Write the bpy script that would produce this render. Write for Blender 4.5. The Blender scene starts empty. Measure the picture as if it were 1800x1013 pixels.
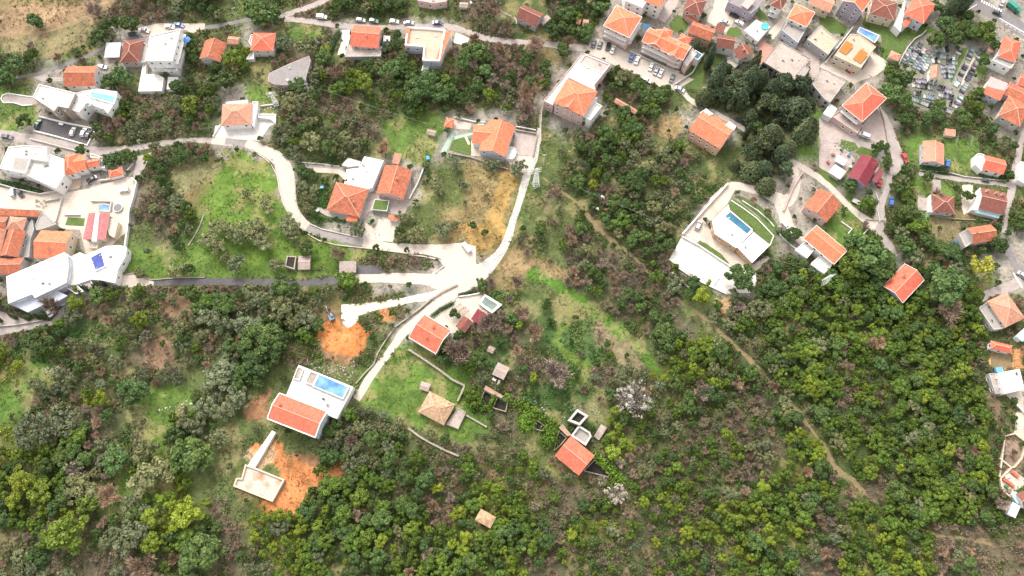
import bpy, bmesh, math, random
import numpy as np
from mathutils import Vector, Matrix
# ------------------------------------------------------------------ camera, sky, sun, exposure
SC = bpy.context.scene
COL = SC.collection
H, FPX, CX, CY = 300.0, 1400.0, 900.0, 506.5
TILT = math.atan(494.0 / FPX)
cam = bpy.data.cameras.new("camera"); cam_o = bpy.data.objects.new("camera", cam); COL.objects.link(cam_o)
cam_o.location = (0, 0, H); cam_o.rotation_euler = (TILT, 0, 0)
cam.sensor_width = 36.0; cam.lens = 36.0 * FPX / 1800.0; cam.clip_start = 1.0; cam.clip_end = 12000
SC.camera = cam_o
SUN_EL, SUN_AZ = math.radians(48), math.radians(-22)      # azimuth clockwise from +Y
w = bpy.data.worlds.new("World"); SC.world = w; w.use_nodes = True
nt = w.node_tree; sky = nt.nodes.new("ShaderNodeTexSky"); sky.sky_type = 'NISHITA'
sky.sun_disc = False; sky.sun_elevation = SUN_EL; sky.sun_rotation = SUN_AZ; sky.dust_density = 3.0; sky.air_density = 1.0
bg = nt.nodes["Background"]; bg.inputs[1].default_value = 0.15
hs = nt.nodes.new("ShaderNodeHueSaturation"); hs.inputs['Saturation'].default_value = 0.2; hs.inputs['Value'].default_value = 2.15   # thin overcast: greyer than a clear sky
nt.links.new(sky.outputs[0], hs.inputs['Color']); tn = nt.nodes.new("ShaderNodeVectorMath"); tn.operation = 'MULTIPLY'; tn.inputs[1].default_value = (1.04, 1.0, .93)
nt.links.new(hs.outputs[0], tn.inputs[0]); nt.links.new(tn.outputs[0], bg.inputs[0])
sl = bpy.data.lights.new("sun", 'SUN'); sl.energy = 1.3; sl.angle = math.radians(20); sl.color = (1.0, 0.955, 0.89)
so = bpy.data.objects.new("sun", sl); COL.objects.link(so); so.location = (0, 0, 350)
d = Vector((math.sin(SUN_AZ) * math.cos(SUN_EL), math.cos(SUN_AZ) * math.cos(SUN_EL), math.sin(SUN_EL)))
so.rotation_euler = d.to_track_quat('Z', 'Y').to_euler()
SC.view_settings.view_transform = 'Standard'; SC.view_settings.look = 'None'
SC.view_settings.exposure = 0.47; SC.view_settings.gamma = 1.0
SC.render.engine = 'CYCLES'
SC.cycles.max_bounces = 5; SC.cycles.diffuse_bounces = 3; SC.cycles.glossy_bounces = 2; SC.cycles.transparent_max_bounces = 4
SC.cycles.use_adaptive_sampling = True

# ------------------------------------------------------------------ ground height, pixel <-> world
rng = np.random.default_rng(7); random.seed(7)
def hgt(x, y):
    return 0.55 * np.sin(x / 21.0 + 0.6) * np.cos(y / 26.0) + 0.45 * np.sin((x + y) / 17.0 + 1.3) + 0.35 * np.sin((x - 1.4 * y) / 31.0)
def hz(x, y): return float(hgt(x, y))
cT, sT = math.cos(TILT), math.sin(TILT)
def at(px, py, z=0.0):
    """pixel of the photograph (1800 wide) -> world point z metres above the ground"""
    rx, ry = (px - CX) / FPX, -(py - CY) / FPX
    dx, dy, dz = rx, ry * cT + sT, ry * sT - cT
    h0 = 0.0
    for _ in range(4):
        t = (h0 + z - H) / dz
        h0 = hz(dx * t, dy * t)
    return Vector((dx * t, dy * t, h0 + z))
def at_z(px, py, Z):
    rx, ry = (px - CX) / FPX, -(py - CY) / FPX
    dx, dy, dz = rx, ry * cT + sT, ry * sT - cT
    t = (Z - H) / dz
    return Vector((dx * t, dy * t, Z))
def proj(x, y, z):
    Z = z - H
    yc = y * cT + Z * sT; zc = -y * sT + Z * cT
    return CX + FPX * x / (-zc), CY - FPX * yc / (-zc)
TILES = {}
for i in range(5):
    TILES['A%d' % i] = (360 * i, 0, 3.972); TILES['B%d' % i] = (360 * i, 230, 3.972); TILES['C%d' % i] = (360 * i, 470, 3.972)
for i in range(4): TILES['D%d' % i] = (450 * i, 700, 3.236)
TILES['G'] = (0, 0, 1.0)
TILES['E1'] = (1560, 60, 6.756); TILES['E2'] = (0, 400, 5.958); TILES['E3'] = (820, 660, 5.331); TILES['E4'] = (400, 630, 3.75)
TILES['E5'] = (1690, 600, 3.164); TILES['E6'] = (0, 240, 5.628); TILES['E7'] = (0, 130, 7.79)
def P(tile, x, y):
    ox, oy, s = TILES[tile]; return (ox + x / s, oy + y / s)
def PP(tile, pts): return [P(tile, *p) for p in pts]

# ------------------------------------------------------------------ numpy noise
_T = rng.random((256, 256))
def vnoise(x, y, s, k=0):
    x = np.asarray(x) / s + 37.7 * k + 1000; y = np.asarray(y) / s + 91.3 * k + 1000
    xi = np.floor(x).astype(int); yi = np.floor(y).astype(int); fx = x - xi; fy = y - yi
    fx = fx * fx * (3 - 2 * fx); fy = fy * fy * (3 - 2 * fy)
    g = lambda a, b: _T[a % 256, b % 256]
    return (g(xi, yi) * (1 - fx) + g(xi + 1, yi) * fx) * (1 - fy) + (g(xi, yi + 1) * (1 - fx) + g(xi + 1, yi + 1) * fx) * fy
def fbm(x, y, s, k=0):
    return (vnoise(x, y, s, k) + 0.5 * vnoise(x, y, s / 2.1, k + 1) + 0.25 * vnoise(x, y, s / 4.3, k + 2)) / 1.75
def inpoly(px, py, poly):
    px = np.asarray(px); py = np.asarray(py); c = np.zeros(px.shape, bool); n = len(poly); j = n - 1
    for i in range(n):
        xi, yi = poly[i][:2]; xj, yj = poly[j][:2]
        if yi != yj:
            c ^= ((yi > py) != (yj > py)) & (px < (xj - xi) * (py - yi) / (yj - yi) + xi)
        j = i
    return c

# ------------------------------------------------------------------ materials
def _mat(name):
    m = bpy.data.materials.new(name); m.use_nodes = True
    return m, m.node_tree, m.node_tree.nodes["Principled BSDF"]
def N(nt, typ, **kw):
    n = nt.nodes.new(typ)
    for k, v in kw.items():
        if k.startswith('i_'): n.inputs[k[2:].replace('_', ' ')].default_value = v
        else: setattr(n, k, v)
    return n
_MC = {}
def surf(name, col, var=0.18, scale=1.2, rough=0.85, spec=0.3, bump=0.15, dirt=0.0, dirtcol=None, coord='Object', stretch=None, joints=0):
    """mottled painted / mineral surface: two noise octaves of colour, small bump, optional dirt patches"""
    if name in _MC: return _MC[name]
    m, nt, b = _mat(name); L = nt.links.new
    tc = N(nt, "ShaderNodeTexCoord"); src = tc.outputs[coord]
    if stretch:
        mp = N(nt, "ShaderNodeMapping"); mp.inputs['Scale'].default_value = stretch; L(src, mp.inputs[0]); src = mp.outputs[0]
    oi = N(nt, "ShaderNodeObjectInfo")
    ad = N(nt, "ShaderNodeVectorMath", operation='ADD'); L(src, ad.inputs[0])
    sc = N(nt, "ShaderNodeVectorMath", operation='SCALE'); L(oi.outputs['Location'], sc.inputs[0]); sc.inputs['Scale'].default_value = 1.0; L(sc.outputs[0], ad.inputs[1])
    n1 = N(nt, "ShaderNodeTexNoise"); n1.inputs['Scale'].default_value = scale; n1.inputs['Detail'].default_value = 6; n1.inputs['Roughness'].default_value = 0.65
    L(ad.outputs[0], n1.inputs[0])
    n2 = N(nt, "ShaderNodeTexNoise"); n2.inputs['Scale'].default_value = scale * 0.17; n2.inputs['Detail'].default_value = 4; L(ad.outputs[0], n2.inputs[0])
    cr = N(nt, "ShaderNodeValToRGB"); e = cr.color_ramp.elements
    c = Vector(col[:3])
    e[0].position = 0.3; e[0].color = (*[max(0, v * (1 - var)) for v in c], 1); e[1].position = 0.7; e[1].color = (*[min(0.95, v * (1 + var * .6)) for v in c], 1)
    L(n1.outputs[0], cr.inputs[0])
    mx = N(nt, "ShaderNodeMix", data_type='RGBA'); mx.blend_type = 'MIX'
    L(cr.outputs[0], mx.inputs[6]); dc = dirtcol or tuple(v * 0.45 for v in c)
    mx.inputs[7].default_value = (*dc, 1)
    mr = N(nt, "ShaderNodeMapRange"); mr.inputs[1].default_value = 0.48; mr.inputs[2].default_value = 0.72; mr.inputs[3].default_value = 0; mr.inputs[4].default_value = dirt
    L(n2.outputs[0], mr.inputs[0]); L(mr.outputs[0], mx.inputs[0]); out = mx.outputs[2]
    if joints:
        br = N(nt, "ShaderNodeTexBrick"); br.inputs['Scale'].default_value = 1.0; br.inputs['Brick Width'].default_value = joints; br.inputs['Row Height'].default_value = joints
        br.inputs['Mortar Size'].default_value = .045; br.inputs['Color1'].default_value = (.92, .92, .92, 1); br.inputs['Color2'].default_value = (1, 1, 1, 1); br.inputs['Mortar'].default_value = (.62, .60, .58, 1); L(src, br.inputs[0])
        mj = N(nt, "ShaderNodeMix", data_type='RGBA'); mj.blend_type = 'MULTIPLY'; mj.inputs[0].default_value = .8; L(out, mj.inputs[6]); L(br.outputs[0], mj.inputs[7]); out = mj.outputs[2]
    L(out, b.inputs['Base Color'])
    b.inputs['Roughness'].default_value = rough; b.inputs['Specular IOR Level'].default_value = spec
    if bump:
        bp = N(nt, "ShaderNodeBump"); bp.inputs['Strength'].default_value = bump; bp.inputs['Distance'].default_value = 0.05
        L(n1.outputs[0], bp.inputs['Height']); L(bp.outputs[0], b.inputs['Normal'])
    _MC[name] = m; return m
def tiles(name, c1, c2, mottle=0.5, moss=0.0, period=0.7, corr=False, spots=0.0):
    """roof tiles: courses run along UV.x, channels along UV.y; colour varies tile by tile and in patches"""
    if name in _MC: return _MC[name]
    m, nt, b = _mat(name); L = nt.links.new
    uv = N(nt, "ShaderNodeUVMap"); oi = N(nt, "ShaderNodeObjectInfo")
    n1 = N(nt, "ShaderNodeTexNoise"); n1.inputs['Scale'].default_value = 0.8; n1.inputs['Detail'].default_value = 7; n1.inputs['Roughness'].default_value = 0.7
    ad = N(nt, "ShaderNodeVectorMath", operation='ADD'); L(uv.outputs[0], ad.inputs[0]); L(oi.outputs['Location'], ad.inputs[1]); L(ad.outputs[0], n1.inputs[0])
    br = N(nt, "ShaderNodeTexBrick"); br.inputs['Scale'].default_value = 1.0; br.inputs['Brick Width'].default_value = period * .7; br.inputs['Row Height'].default_value = period
    br.inputs['Mortar Size'].default_value = 0.0; br.offset = 0.5
    br.inputs['Color1'].default_value = (0, 0, 0, 1); br.inputs['Color2'].default_value = (1, 1, 1, 1); L(uv.outputs[0], br.inputs[0])
    mm = N(nt, "ShaderNodeMix", data_type='FLOAT'); mm.inputs[0].default_value = 0.45; L(n1.outputs[0], mm.inputs[2])
    s = N(nt, "ShaderNodeSeparateColor"); L(br.outputs[0], s.inputs[0]); L(s.outputs[0], mm.inputs[3])
    cr = N(nt, "ShaderNodeValToRGB"); e = cr.color_ramp.elements; e[0].position = 0.5 - mottle * .45; e[0].color = (*c1, 1); e[1].position = 0.5 + mottle * .45; e[1].color = (*c2, 1)
    L(mm.outputs[0], cr.inputs[0]); out = cr.outputs[0]
    if moss or spots:
        n2 = N(nt, "ShaderNodeTexNoise"); n2.inputs['Scale'].default_value = 0.35; n2.inputs['Detail'].default_value = 8; n2.inputs['Roughness'].default_value = .75; L(ad.outputs[0], n2.inputs[0])
        mr = N(nt, "ShaderNodeMapRange"); mr.inputs[1].default_value = 0.5; mr.inputs[2].default_value = 0.68; mr.inputs[4].default_value = moss or spots; L(n2.outputs[0], mr.inputs[0])
        mx = N(nt, "ShaderNodeMix", data_type='RGBA'); L(mr.outputs[0], mx.inputs[0]); L(out, mx.inputs[6]); mx.inputs[7].default_value = (.10, .075, .055, 1) if moss else (.56, .33, .24, 1); out = mx.outputs[2]
    L(out, b.inputs['Base Color']); b.inputs['Roughness'].default_value = 0.45 if corr else 0.8; b.inputs['Specular IOR Level'].default_value = .3
    sp = N(nt, "ShaderNodeSeparateXYZ"); L(uv.outputs[0], sp.inputs[0])
    f = []
    for k, per in ((0, period * .7), (1, period)):
        q = N(nt, "ShaderNodeMath", operation='MULTIPLY'); q.inputs[1].default_value = (1 if k else 2 * math.pi) / per; L(sp.outputs[k], q.inputs[0])
        r = N(nt, "ShaderNodeMath", operation='FRACT' if k else 'SINE'); L(q.outputs[0], r.inputs[0]); f.append(r)
    sm = N(nt, "ShaderNodeMath", operation='ADD'); L(f[0].outputs[0], sm.inputs[0])
    if not corr: L(f[1].outputs[0], sm.inputs[1])
    bp = N(nt, "ShaderNodeBump"); bp.inputs['Strength'].default_value = .55; bp.inputs['Distance'].default_value = .08; L(sm.outputs[0], bp.inputs['Height']); L(bp.outputs[0], b.inputs['Normal'])
    _MC[name] = m; return m
def leafmat(name, dark, light, tip=None, rough=.65, transl=.0):
    """foliage: hue per leaf, clump and tree; Object Info colour multiplies it"""
    m, nt, b = _mat(name); L = nt.links.new
    g = N(nt, "ShaderNodeNewGeometry"); tc = N(nt, "ShaderNodeTexCoord"); oi = N(nt, "ShaderNodeObjectInfo")
    ad = N(nt, "ShaderNodeVectorMath", operation='ADD'); L(tc.outputs['Object'], ad.inputs[0]); L(oi.outputs['Location'], ad.inputs[1])
    n = N(nt, "ShaderNodeTexNoise"); n.inputs['Scale'].default_value = .55; n.inputs['Detail'].default_value = 3; L(ad.outputs[0], n.inputs[0])
    mm = N(nt, "ShaderNodeMix", data_type='FLOAT'); mm.inputs[0].default_value = .45; L(n.outputs[0], mm.inputs[2]); L(g.outputs['Random Per Island'], mm.inputs[3])
    cr = N(nt, "ShaderNodeValToRGB"); e = cr.color_ramp.elements; e[0].position = .28; e[0].color = (*dark, 1); e[1].position = .72; e[1].color = (*light, 1)
    if tip: t = cr.color_ramp.elements.new(.86); t.color = (*tip, 1)
    L(mm.outputs[0], cr.inputs[0])
    mx = N(nt, "ShaderNodeMix", data_type='RGBA'); mx.blend_type = 'MULTIPLY'; mx.inputs[0].default_value = 1; L(cr.outputs[0], mx.inputs[6]); L(oi.outputs['Color'], mx.inputs[7])
    L(mx.outputs[2], b.inputs['Base Color']); b.inputs['Roughness'].default_value = rough; b.inputs['Specular IOR Level'].default_value = .22
    return m
def attrmat(name, attr='col', rough=.9, leaf=False):
    m, nt, b = _mat(name); L = nt.links.new
    a = N(nt, "ShaderNodeAttribute", attribute_name=attr); 
    tc = N(nt, "ShaderNodeTexCoord")
    n = N(nt, "ShaderNodeTexNoise"); n.inputs['Scale'].default_value = .9; n.inputs['Detail'].default_value = 9; n.inputs['Roughness'].default_value = .75; L(tc.outputs['Object'], n.inputs[0])
    n2 = N(nt, "ShaderNodeTexNoise"); n2.inputs['Scale'].default_value = .12; n2.inputs['Detail'].default_value = 5; n2.inputs['Roughness'].default_value = .6; L(tc.outputs['Object'], n2.inputs[0])
    mr = N(nt, "ShaderNodeMapRange"); mr.inputs[1].default_value = .25; mr.inputs[2].default_value = .75; mr.inputs[3].default_value = .45; mr.inputs[4].default_value = 1.5; L(n.outputs[0], mr.inputs[0])
    mr2 = N(nt, "ShaderNodeMapRange"); mr2.inputs[1].default_value = .3; mr2.inputs[2].default_value = .7; mr2.inputs[3].default_value = .75; mr2.inputs[4].default_value = 1.25; L(n2.outputs[0], mr2.inputs[0])
    q = N(nt, "ShaderNodeMath", operation='MULTIPLY'); L(mr.outputs[0], q.inputs[0]); L(mr2.outputs[0], q.inputs[1])
    sc = N(nt, "ShaderNodeVectorMath", operation='SCALE'); L(a.outputs['Color'], sc.inputs[0])
    if leaf: sc.inputs['Scale'].default_value = 1.0
    else: L(q.outputs[0], sc.inputs['Scale'])
    L(sc.outputs[0], b.inputs['Base Color']); b.inputs['Roughness'].default_value = rough; b.inputs['Specular IOR Level'].default_value = .15
    if not leaf:
        bp = N(nt, "ShaderNodeBump"); bp.inputs['Strength'].default_value = .7; bp.inputs['Distance'].default_value = .25; L(n.outputs[0], bp.inputs['Height']); L(bp.outputs[0], b.inputs['Normal'])
    return m
def gloss(name, col, rough=.15, metal=0.0, obj=False, spec=.5, coat=0):
    if name in _MC: return _MC[name]
    m, nt, b = _mat(name)
    b.inputs['Base Color'].default_value = (*col, 1); b.inputs['Roughness'].default_value = rough; b.inputs['Metallic'].default_value = metal; b.inputs['Specular IOR Level'].default_value = spec
    b.inputs['Coat Weight'].default_value = coat
    n = N(nt, "ShaderNodeTexNoise"); n.inputs['Scale'].default_value = 2.2; n.inputs['Detail'].default_value = 5
    tc = N(nt, "ShaderNodeTexCoord"); nt.links.new(tc.outputs['Object'], n.inputs[0])
    mr = N(nt, "ShaderNodeMapRange"); mr.inputs[3].default_value = .75; mr.inputs[4].default_value = 1.2; nt.links.new(n.outputs[0], mr.inputs[0])
    sc = N(nt, "ShaderNodeVectorMath", operation='SCALE'); sc.inputs[0].default_value = col; nt.links.new(mr.outputs[0], sc.inputs['Scale'])
    if obj:
        oi = N(nt, "ShaderNodeObjectInfo"); nt.links.new(oi.outputs['Color'], sc.inputs[0])
    nt.links.new(sc.outputs[0], b.inputs['Base Color'])
    _MC[name] = m; return m
def water(name, c1, c2):
    if name in _MC: return _MC[name]
    m, nt, b = _mat(name); L = nt.links.new
    tc = N(nt, "ShaderNodeTexCoord"); n = N(nt, "ShaderNodeTexNoise"); n.inputs['Scale'].default_value = .25; n.inputs['Detail'].default_value = 3; L(tc.outputs['Object'], n.inputs[0])
    cr = N(nt, "ShaderNodeValToRGB"); e = cr.color_ramp.elements; e[0].position = .35; e[0].color = (*c1, 1); e[1].position = .65; e[1].color = (*c2, 1); L(n.outputs[0], cr.inputs[0]); L(cr.outputs[0], b.inputs['Base Color'])
    b.inputs['Roughness'].default_value = .08
    w2 = N(nt, "ShaderNodeTexNoise"); w2.inputs['Scale'].default_value = 3; L(tc.outputs['Object'], w2.inputs[0]); bp = N(nt, "ShaderNodeBump"); bp.inputs['Strength'].default_value = .15; bp.inputs['Distance'].default_value = .05; L(w2.outputs[0], bp.inputs['Height']); L(bp.outputs[0], b.inputs['Normal'])
    _MC[name] = m; return m
M = {}
def mk():
    M['orange'] = tiles('new_orange_tiles', (.54, .125, .062), (.76, .235, .13), .75, spots=.2)
    M['red'] = tiles('red_tiles', (.50, .10, .06), (.70, .175, .11), .75, spots=.18)
    M['old'] = tiles('weathered_red_tiles', (.27, .075, .045), (.56, .19, .105), .8, moss=.4)
    M['brown'] = tiles('brown_tiles', (.14, .05, .04), (.27, .10, .075), .8, moss=.4)
    M['pinkold'] = tiles('pale_weathered_tiles', (.36, .15, .10), (.60, .30, .21), .9, spots=.45)
    M['tan'] = tiles('tan_ruined_tiles', (.30, .18, .11), (.58, .39, .25), .9, moss=.75)
    M['crimson'] = tiles('crimson_sheet', (.16, .018, .032), (.22, .032, .048), .6, corr=True, period=.6)
    M['dusty'] = tiles('dusty_rose_sheet', (.42, .10, .11), (.55, .17, .17), .6, corr=True, period=.7)
    M['pinkroof'] = tiles('pale_pink_sheet', (.62, .30, .30), (.70, .38, .36), .6, corr=True, period=.6)
    M['greyroof'] = tiles('grey_fibre_cement', (.18, .16, .165), (.28, .255, .255), .9, moss=.3, corr=True, period=.6)
    M['tin'] = tiles('rusty_pale_tin', (.27, .205, .185), (.45, .37, .335), .9, moss=.4, corr=True, period=.5)
    M['whitetin'] = tiles('white_sheet', (.58, .58, .58), (.68, .68, .68), .6, corr=True, period=.8)
    M['ridge'] = surf('ridge_mortar', (.66, .40, .30), .2)
    M['white'] = surf('white_render', (.70, .69, .68), .10, 1.0, dirt=.4, dirtcol=(.60, .57, .54))
    M['offwhite'] = surf('offwhite_render', (.50, .47, .44), .15, dirt=.45)
    M['pink'] = surf('pink_render', (.55, .40, .37), .1, dirt=.3)
    M['cream'] = surf('cream_render', (.56, .47, .36), .1, dirt=.25)
    M['tanwall'] = surf('tan_render', (.46, .29, .18), .1, dirt=.25)
    M['peach'] = surf('peach_render', (.58, .33, .24), .1, dirt=.2)
    M['grey'] = surf('grey_render', (.40, .39, .40), .15, dirt=.35)
    M['bluegrey'] = surf('blue_grey_render_and_shade', (.46, .48, .55), .12, dirt=.2)  # blue-grey paint, also used as painted shade on white walls
    M['mauve'] = surf('mauve_render', (.33, .29, .35), .12, dirt=.2)
    M['taupe'] = surf('taupe_stone_cladding', (.34, .275, .235), .25, 3)
    M['stone'] = surf('rubble_stone', (.34, .30, .25), .45, 3.0, dirt=.4, bump=.6)
    M['concrete'] = surf('raw_concrete', (.33, .30, .28), .22, 1.5, dirt=.55, dirtcol=(.27, .235, .21))
    M['dirtyconc'] = surf('stained_concrete', (.40, .335, .30), .3, 1.2, dirt=.75, dirtcol=(.17, .14, .12))
    M['tanconc'] = surf('tan_screed', (.47, .37, .29), .22, 1.3, dirt=.6, dirtcol=(.45, .30, .21))
    M['deck'] = surf('white_deck', (.66, .635, .60), .10, .8, dirt=.75, dirtcol=(.47, .42, .39), joints=1.5)
    M['pinkdeck'] = surf('pale_pink_paving', (.45, .37, .345), .15, .8, dirt=.5, joints=1.1)
    M['creamdeck'] = surf('cream_paving', (.57, .49, .42), .12, .8, dirt=.45, joints=1.1)
    M['terracotta'] = surf('terracotta_paving', (.46, .25, .20), .15, .8, dirt=.4, joints=1.0)
    M['road_white'] = surf('bleached_concrete_road', (.51, .44, .385), .2, .9, dirt=.8, dirtcol=(.45, .38, .335))
    M['road_pink'] = surf('pinkish_worn_road', (.36, .31, .295), .2, .9, dirt=.8, dirtcol=(.26, .22, .205))
    M['road_grey'] = surf('grey_asphalt_worn', (.19, .175, .18), .2, .9, dirt=.5, dirtcol=(.25, .225, .22))
    M['road_dark'] = surf('dark_asphalt', (.10, .092, .10), .25, 1.0, dirt=.5, dirtcol=(.17, .15, .15))
    M['track'] = surf('bare_dirt_track', (.23, .165, .095), .3, 1.0, dirt=.8, dirtcol=(.14, .15, .055), bump=.5)
    M['cobble'] = surf('white_cobbles', (.48, .45, .42), .6, 1.6, dirt=.4, bump=.6)
    M['gravel'] = surf('white_limestone_gravel', (.62, .53, .45), .3, 1.2, dirt=.4, dirtcol=(.70, .45, .28), bump=.6)
    M['earth'] = surf('orange_earth', (.46, .19, .075), .3, 1.1, dirt=.5, dirtcol=(.40, .13, .04), bump=.9)
    M['turf'] = surf('green_lawn', (.095, .145, .035), .5, 1.5, dirt=.4, bump=.5)
    M['mint'] = surf('mint_painted_path', (.33, .48, .37), .15, dirt=.3)
    M['paint'] = surf('white_line_paint', (.80, .78, .76), .12)
    M['hedge'] = leafmat('hedge_leaves', (.02, .05, .015), (.055, .11, .03))
    M['glass'] = gloss('dark_window_glass', (.045, .05, .06), .1)
    M['frame'] = surf('white_window_frame', (.74, .74, .73), .05, bump=0)
    M['wood'] = surf('brown_timber', (.20, .105, .06), .3, 4)
    M['metal'] = gloss('galvanised_metal', (.50, .50, .50), .4, .7)
    M['darkmetal'] = gloss('dark_steel', (.10, .10, .11), .45, .5)
    M['tyre'] = gloss('black_rubber', (.02, .02, .02), .8, spec=.2)
    M['paintcar'] = gloss('car_paint', (1, 1, 1), .25, obj=True, coat=.6)
    M['objcol'] = gloss('painted_object', (1, 1, 1), .5, obj=True)
    M['lamp'] = gloss('clear_lamp', (.7, .7, .68), .15)
    M['red_lamp'] = gloss('red_lamp', (.45, .02, .02), .2)
    M['turq'] = water('turquoise_water', (.03, .30, .31), (.10, .46, .45))
    M['blue'] = water('blue_water', (.04, .14, .42), (.16, .33, .62))
    M['navy'] = water('deep_blue_cover', (.02, .035, .22), (.03, .06, .30))
    M['teal'] = water('teal_water', (.015, .09, .17), (.035, .15, .23))
    M['murky'] = water('murky_water', (.10, .15, .13), (.17, .22, .19))
    M['bark'] = surf('tree_bark', (.13, .10, .08), .4, 5)
    M['dark'] = surf('painted_dark_shade', (.03, .025, .02), .4)  # near-black colour stands in for shade inside ruins, wells and empty openings
    M['greypanel'] = M['bluegrey']
    M['muddy'] = surf('slab_with_orange_mud', (.50, .43, .37), .2, 1.4, dirt=1.0, dirtcol=(.30, .17, .09))
    M['stainroof'] = surf('white_roof_with_stains', (.62, .59, .57), .12, .5, dirt=.9, dirtcol=(.46, .38, .36))
    M['road_worn'] = surf('greyer_resurfaced_strip', (.27, .24, .235), .2, .9, dirt=.6, dirtcol=(.21, .185, .18))
    M['graveground'] = surf('gravel_and_weeds', (.24, .225, .19), .3, 1.2, dirt=.9, dirtcol=(.11, .14, .05))
    M['burnt'] = surf('burnt_orange_panel', (.52, .16, .04), .15, 1.0)
    M['greensheet'] = tiles('green_sheet', (.10, .17, .14), (.16, .25, .20), .6, corr=True, period=.6)
    M['lightblue'] = tiles('light_blue_sheet', (.32, .50, .58), (.45, .62, .70), .6, corr=True, period=.6)
mk()

# ------------------------------------------------------------------ mesh helpers
class MB:
    def __init__(s): s.v = []; s.f = []; s.m = []; s.uv = []
    def poly(s, pts, m=0, uv=None):
        i = len(s.v); s.v += [tuple(p) for p in pts]; s.f.append(tuple(range(i, i + len(pts)))); s.m.append(m)
        s.uv.append(uv or [(p[0], p[1]) for p in pts])
    def prism(s, base, z0, z1, m=0, top=None, cap=True):
        """base: list of (x,y) ; z0/z1 numbers or lists"""
        n = len(base); Z0 = z0 if hasattr(z0, '__len__') else [z0] * n; Z1 = z1 if hasattr(z1, '__len__') else [z1] * n
        for i in range(n):
            j = (i + 1) % n; a, b = base[i], base[j]; L = math.hypot(b[0] - a[0], b[1] - a[1])
            s.poly([(a[0], a[1], Z0[i]), (b[0], b[1], Z0[j]), (b[0], b[1], Z1[j]), (a[0], a[1], Z1[i])], m, [(0, Z0[i]), (L, Z0[j]), (L, Z1[j]), (0, Z1[i])])
        if cap:
            s.poly([(base[i][0], base[i][1], Z1[i]) for i in range(n)], m if top is None else top)
            s.poly([(base[i][0], base[i][1], Z0[i]) for i in reversed(range(n))], m)
    def box(s, c, sz, rot=0.0, m=0, dz=0):
        hx, hy = sz[0] / 2, sz[1] / 2; ca, sa = math.cos(rot), math.sin(rot)
        b = [(c[0] + x * ca - y * sa, c[1] + x * sa + y * ca) for x, y in ((-hx, -hy), (hx, -hy), (hx, hy), (-hx, hy))]
        s.prism(b, c[2] - sz[2] / 2, c[2] + sz[2] / 2, m)
    def bar(s, p, q, r=.05, m=0, n=4):
        p, q = Vector(p), Vector(q); d = (q - p)
        if d.length < 1e-6: return
        d.normalize(); a = d.orthogonal().normalized(); b = d.cross(a)
        r0, r1 = r if isinstance(r, tuple) else (r, r)
        A = [p + (a * math.cos(2 * math.pi * k / n) + b * math.sin(2 * math.pi * k / n)) * r0 for k in range(n)]
        B = [q + (a * math.cos(2 * math.pi * k / n) + b * math.sin(2 * math.pi * k / n)) * r1 for k in range(n)]
        for k in range(n): s.poly([A[k], A[(k + 1) % n], B[(k + 1) % n], B[k]], m)
        s.poly(A[::-1], m); s.poly(B, m)
    def cyl(s, c, r, h, n=14, m=0, r2=None):
        r2 = r if r2 is None else r2
        A = [(c[0] + r * math.cos(2 * math.pi * k / n), c[1] + r * math.sin(2 * math.pi * k / n), c[2]) for k in range(n)]
        B = [(c[0] + r2 * math.cos(2 * math.pi * k / n), c[1] + r2 * math.sin(2 * math.pi * k / n), c[2] + h) for k in range(n)]
        for k in range(n): s.poly([A[k], A[(k + 1) % n], B[(k + 1) % n], B[k]], m)
        s.poly(A[::-1], m)
        if r2 > 1e-4: s.poly(B, m)
    def build(s, name, mats, parent=None, off=None, fix=False):
        me = bpy.data.meshes.new(name); off = off or Vector((0, 0, 0))
        me.from_pydata([(x - off[0], y - off[1], z - off[2]) for x, y, z in s.v], [], s.f)
        mats = mats if isinstance(mats, (list, tuple)) else [mats]
        for m in mats: me.materials.append(m)
        me.polygons.foreach_set('material_index', s.m)
        ul = me.uv_layers.new(name='UVMap'); ul.data.foreach_set('uv', [c for f in s.uv for p in f for c in p[:2]])
        if fix:
            bm = bmesh.new(); bm.from_mesh(me); bmesh.ops.remove_doubles(bm, verts=bm.verts, dist=1e-4); bmesh.ops.recalc_face_normals(bm, faces=bm.faces); bm.to_mesh(me); bm.free()
        me.update(); o = bpy.data.objects.new(name, me); COL.objects.link(o)
        if parent: o.parent = parent
        return o
def empty(name, loc, rz=0.0):
    o = bpy.data.objects.new(name, None); COL.objects.link(o); o.location = loc; o.rotation_euler = (0, 0, rz); o.empty_display_size = .5; return o
def tag(o, label=None, cat=None, group=None, kind=None):
    if label: o['label'] = label
    if cat: o['category'] = cat
    if group: o['group'] = group
    if kind: o['kind'] = kind
    return o
def copy_tree(o, parent=None):
    c = o.copy(); COL.objects.link(c); c.parent = parent
    for ch in o.children: copy_tree(ch, c)
    return c
LM = []          # landmarks for tree labels: (px, py, phrase)
MASK = []        # world polygons kept clear of trees and undergrowth
def mask_px(pts, z=0): MASK.append([tuple(at(x, y, z)[:2]) for x, y in pts])
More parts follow.
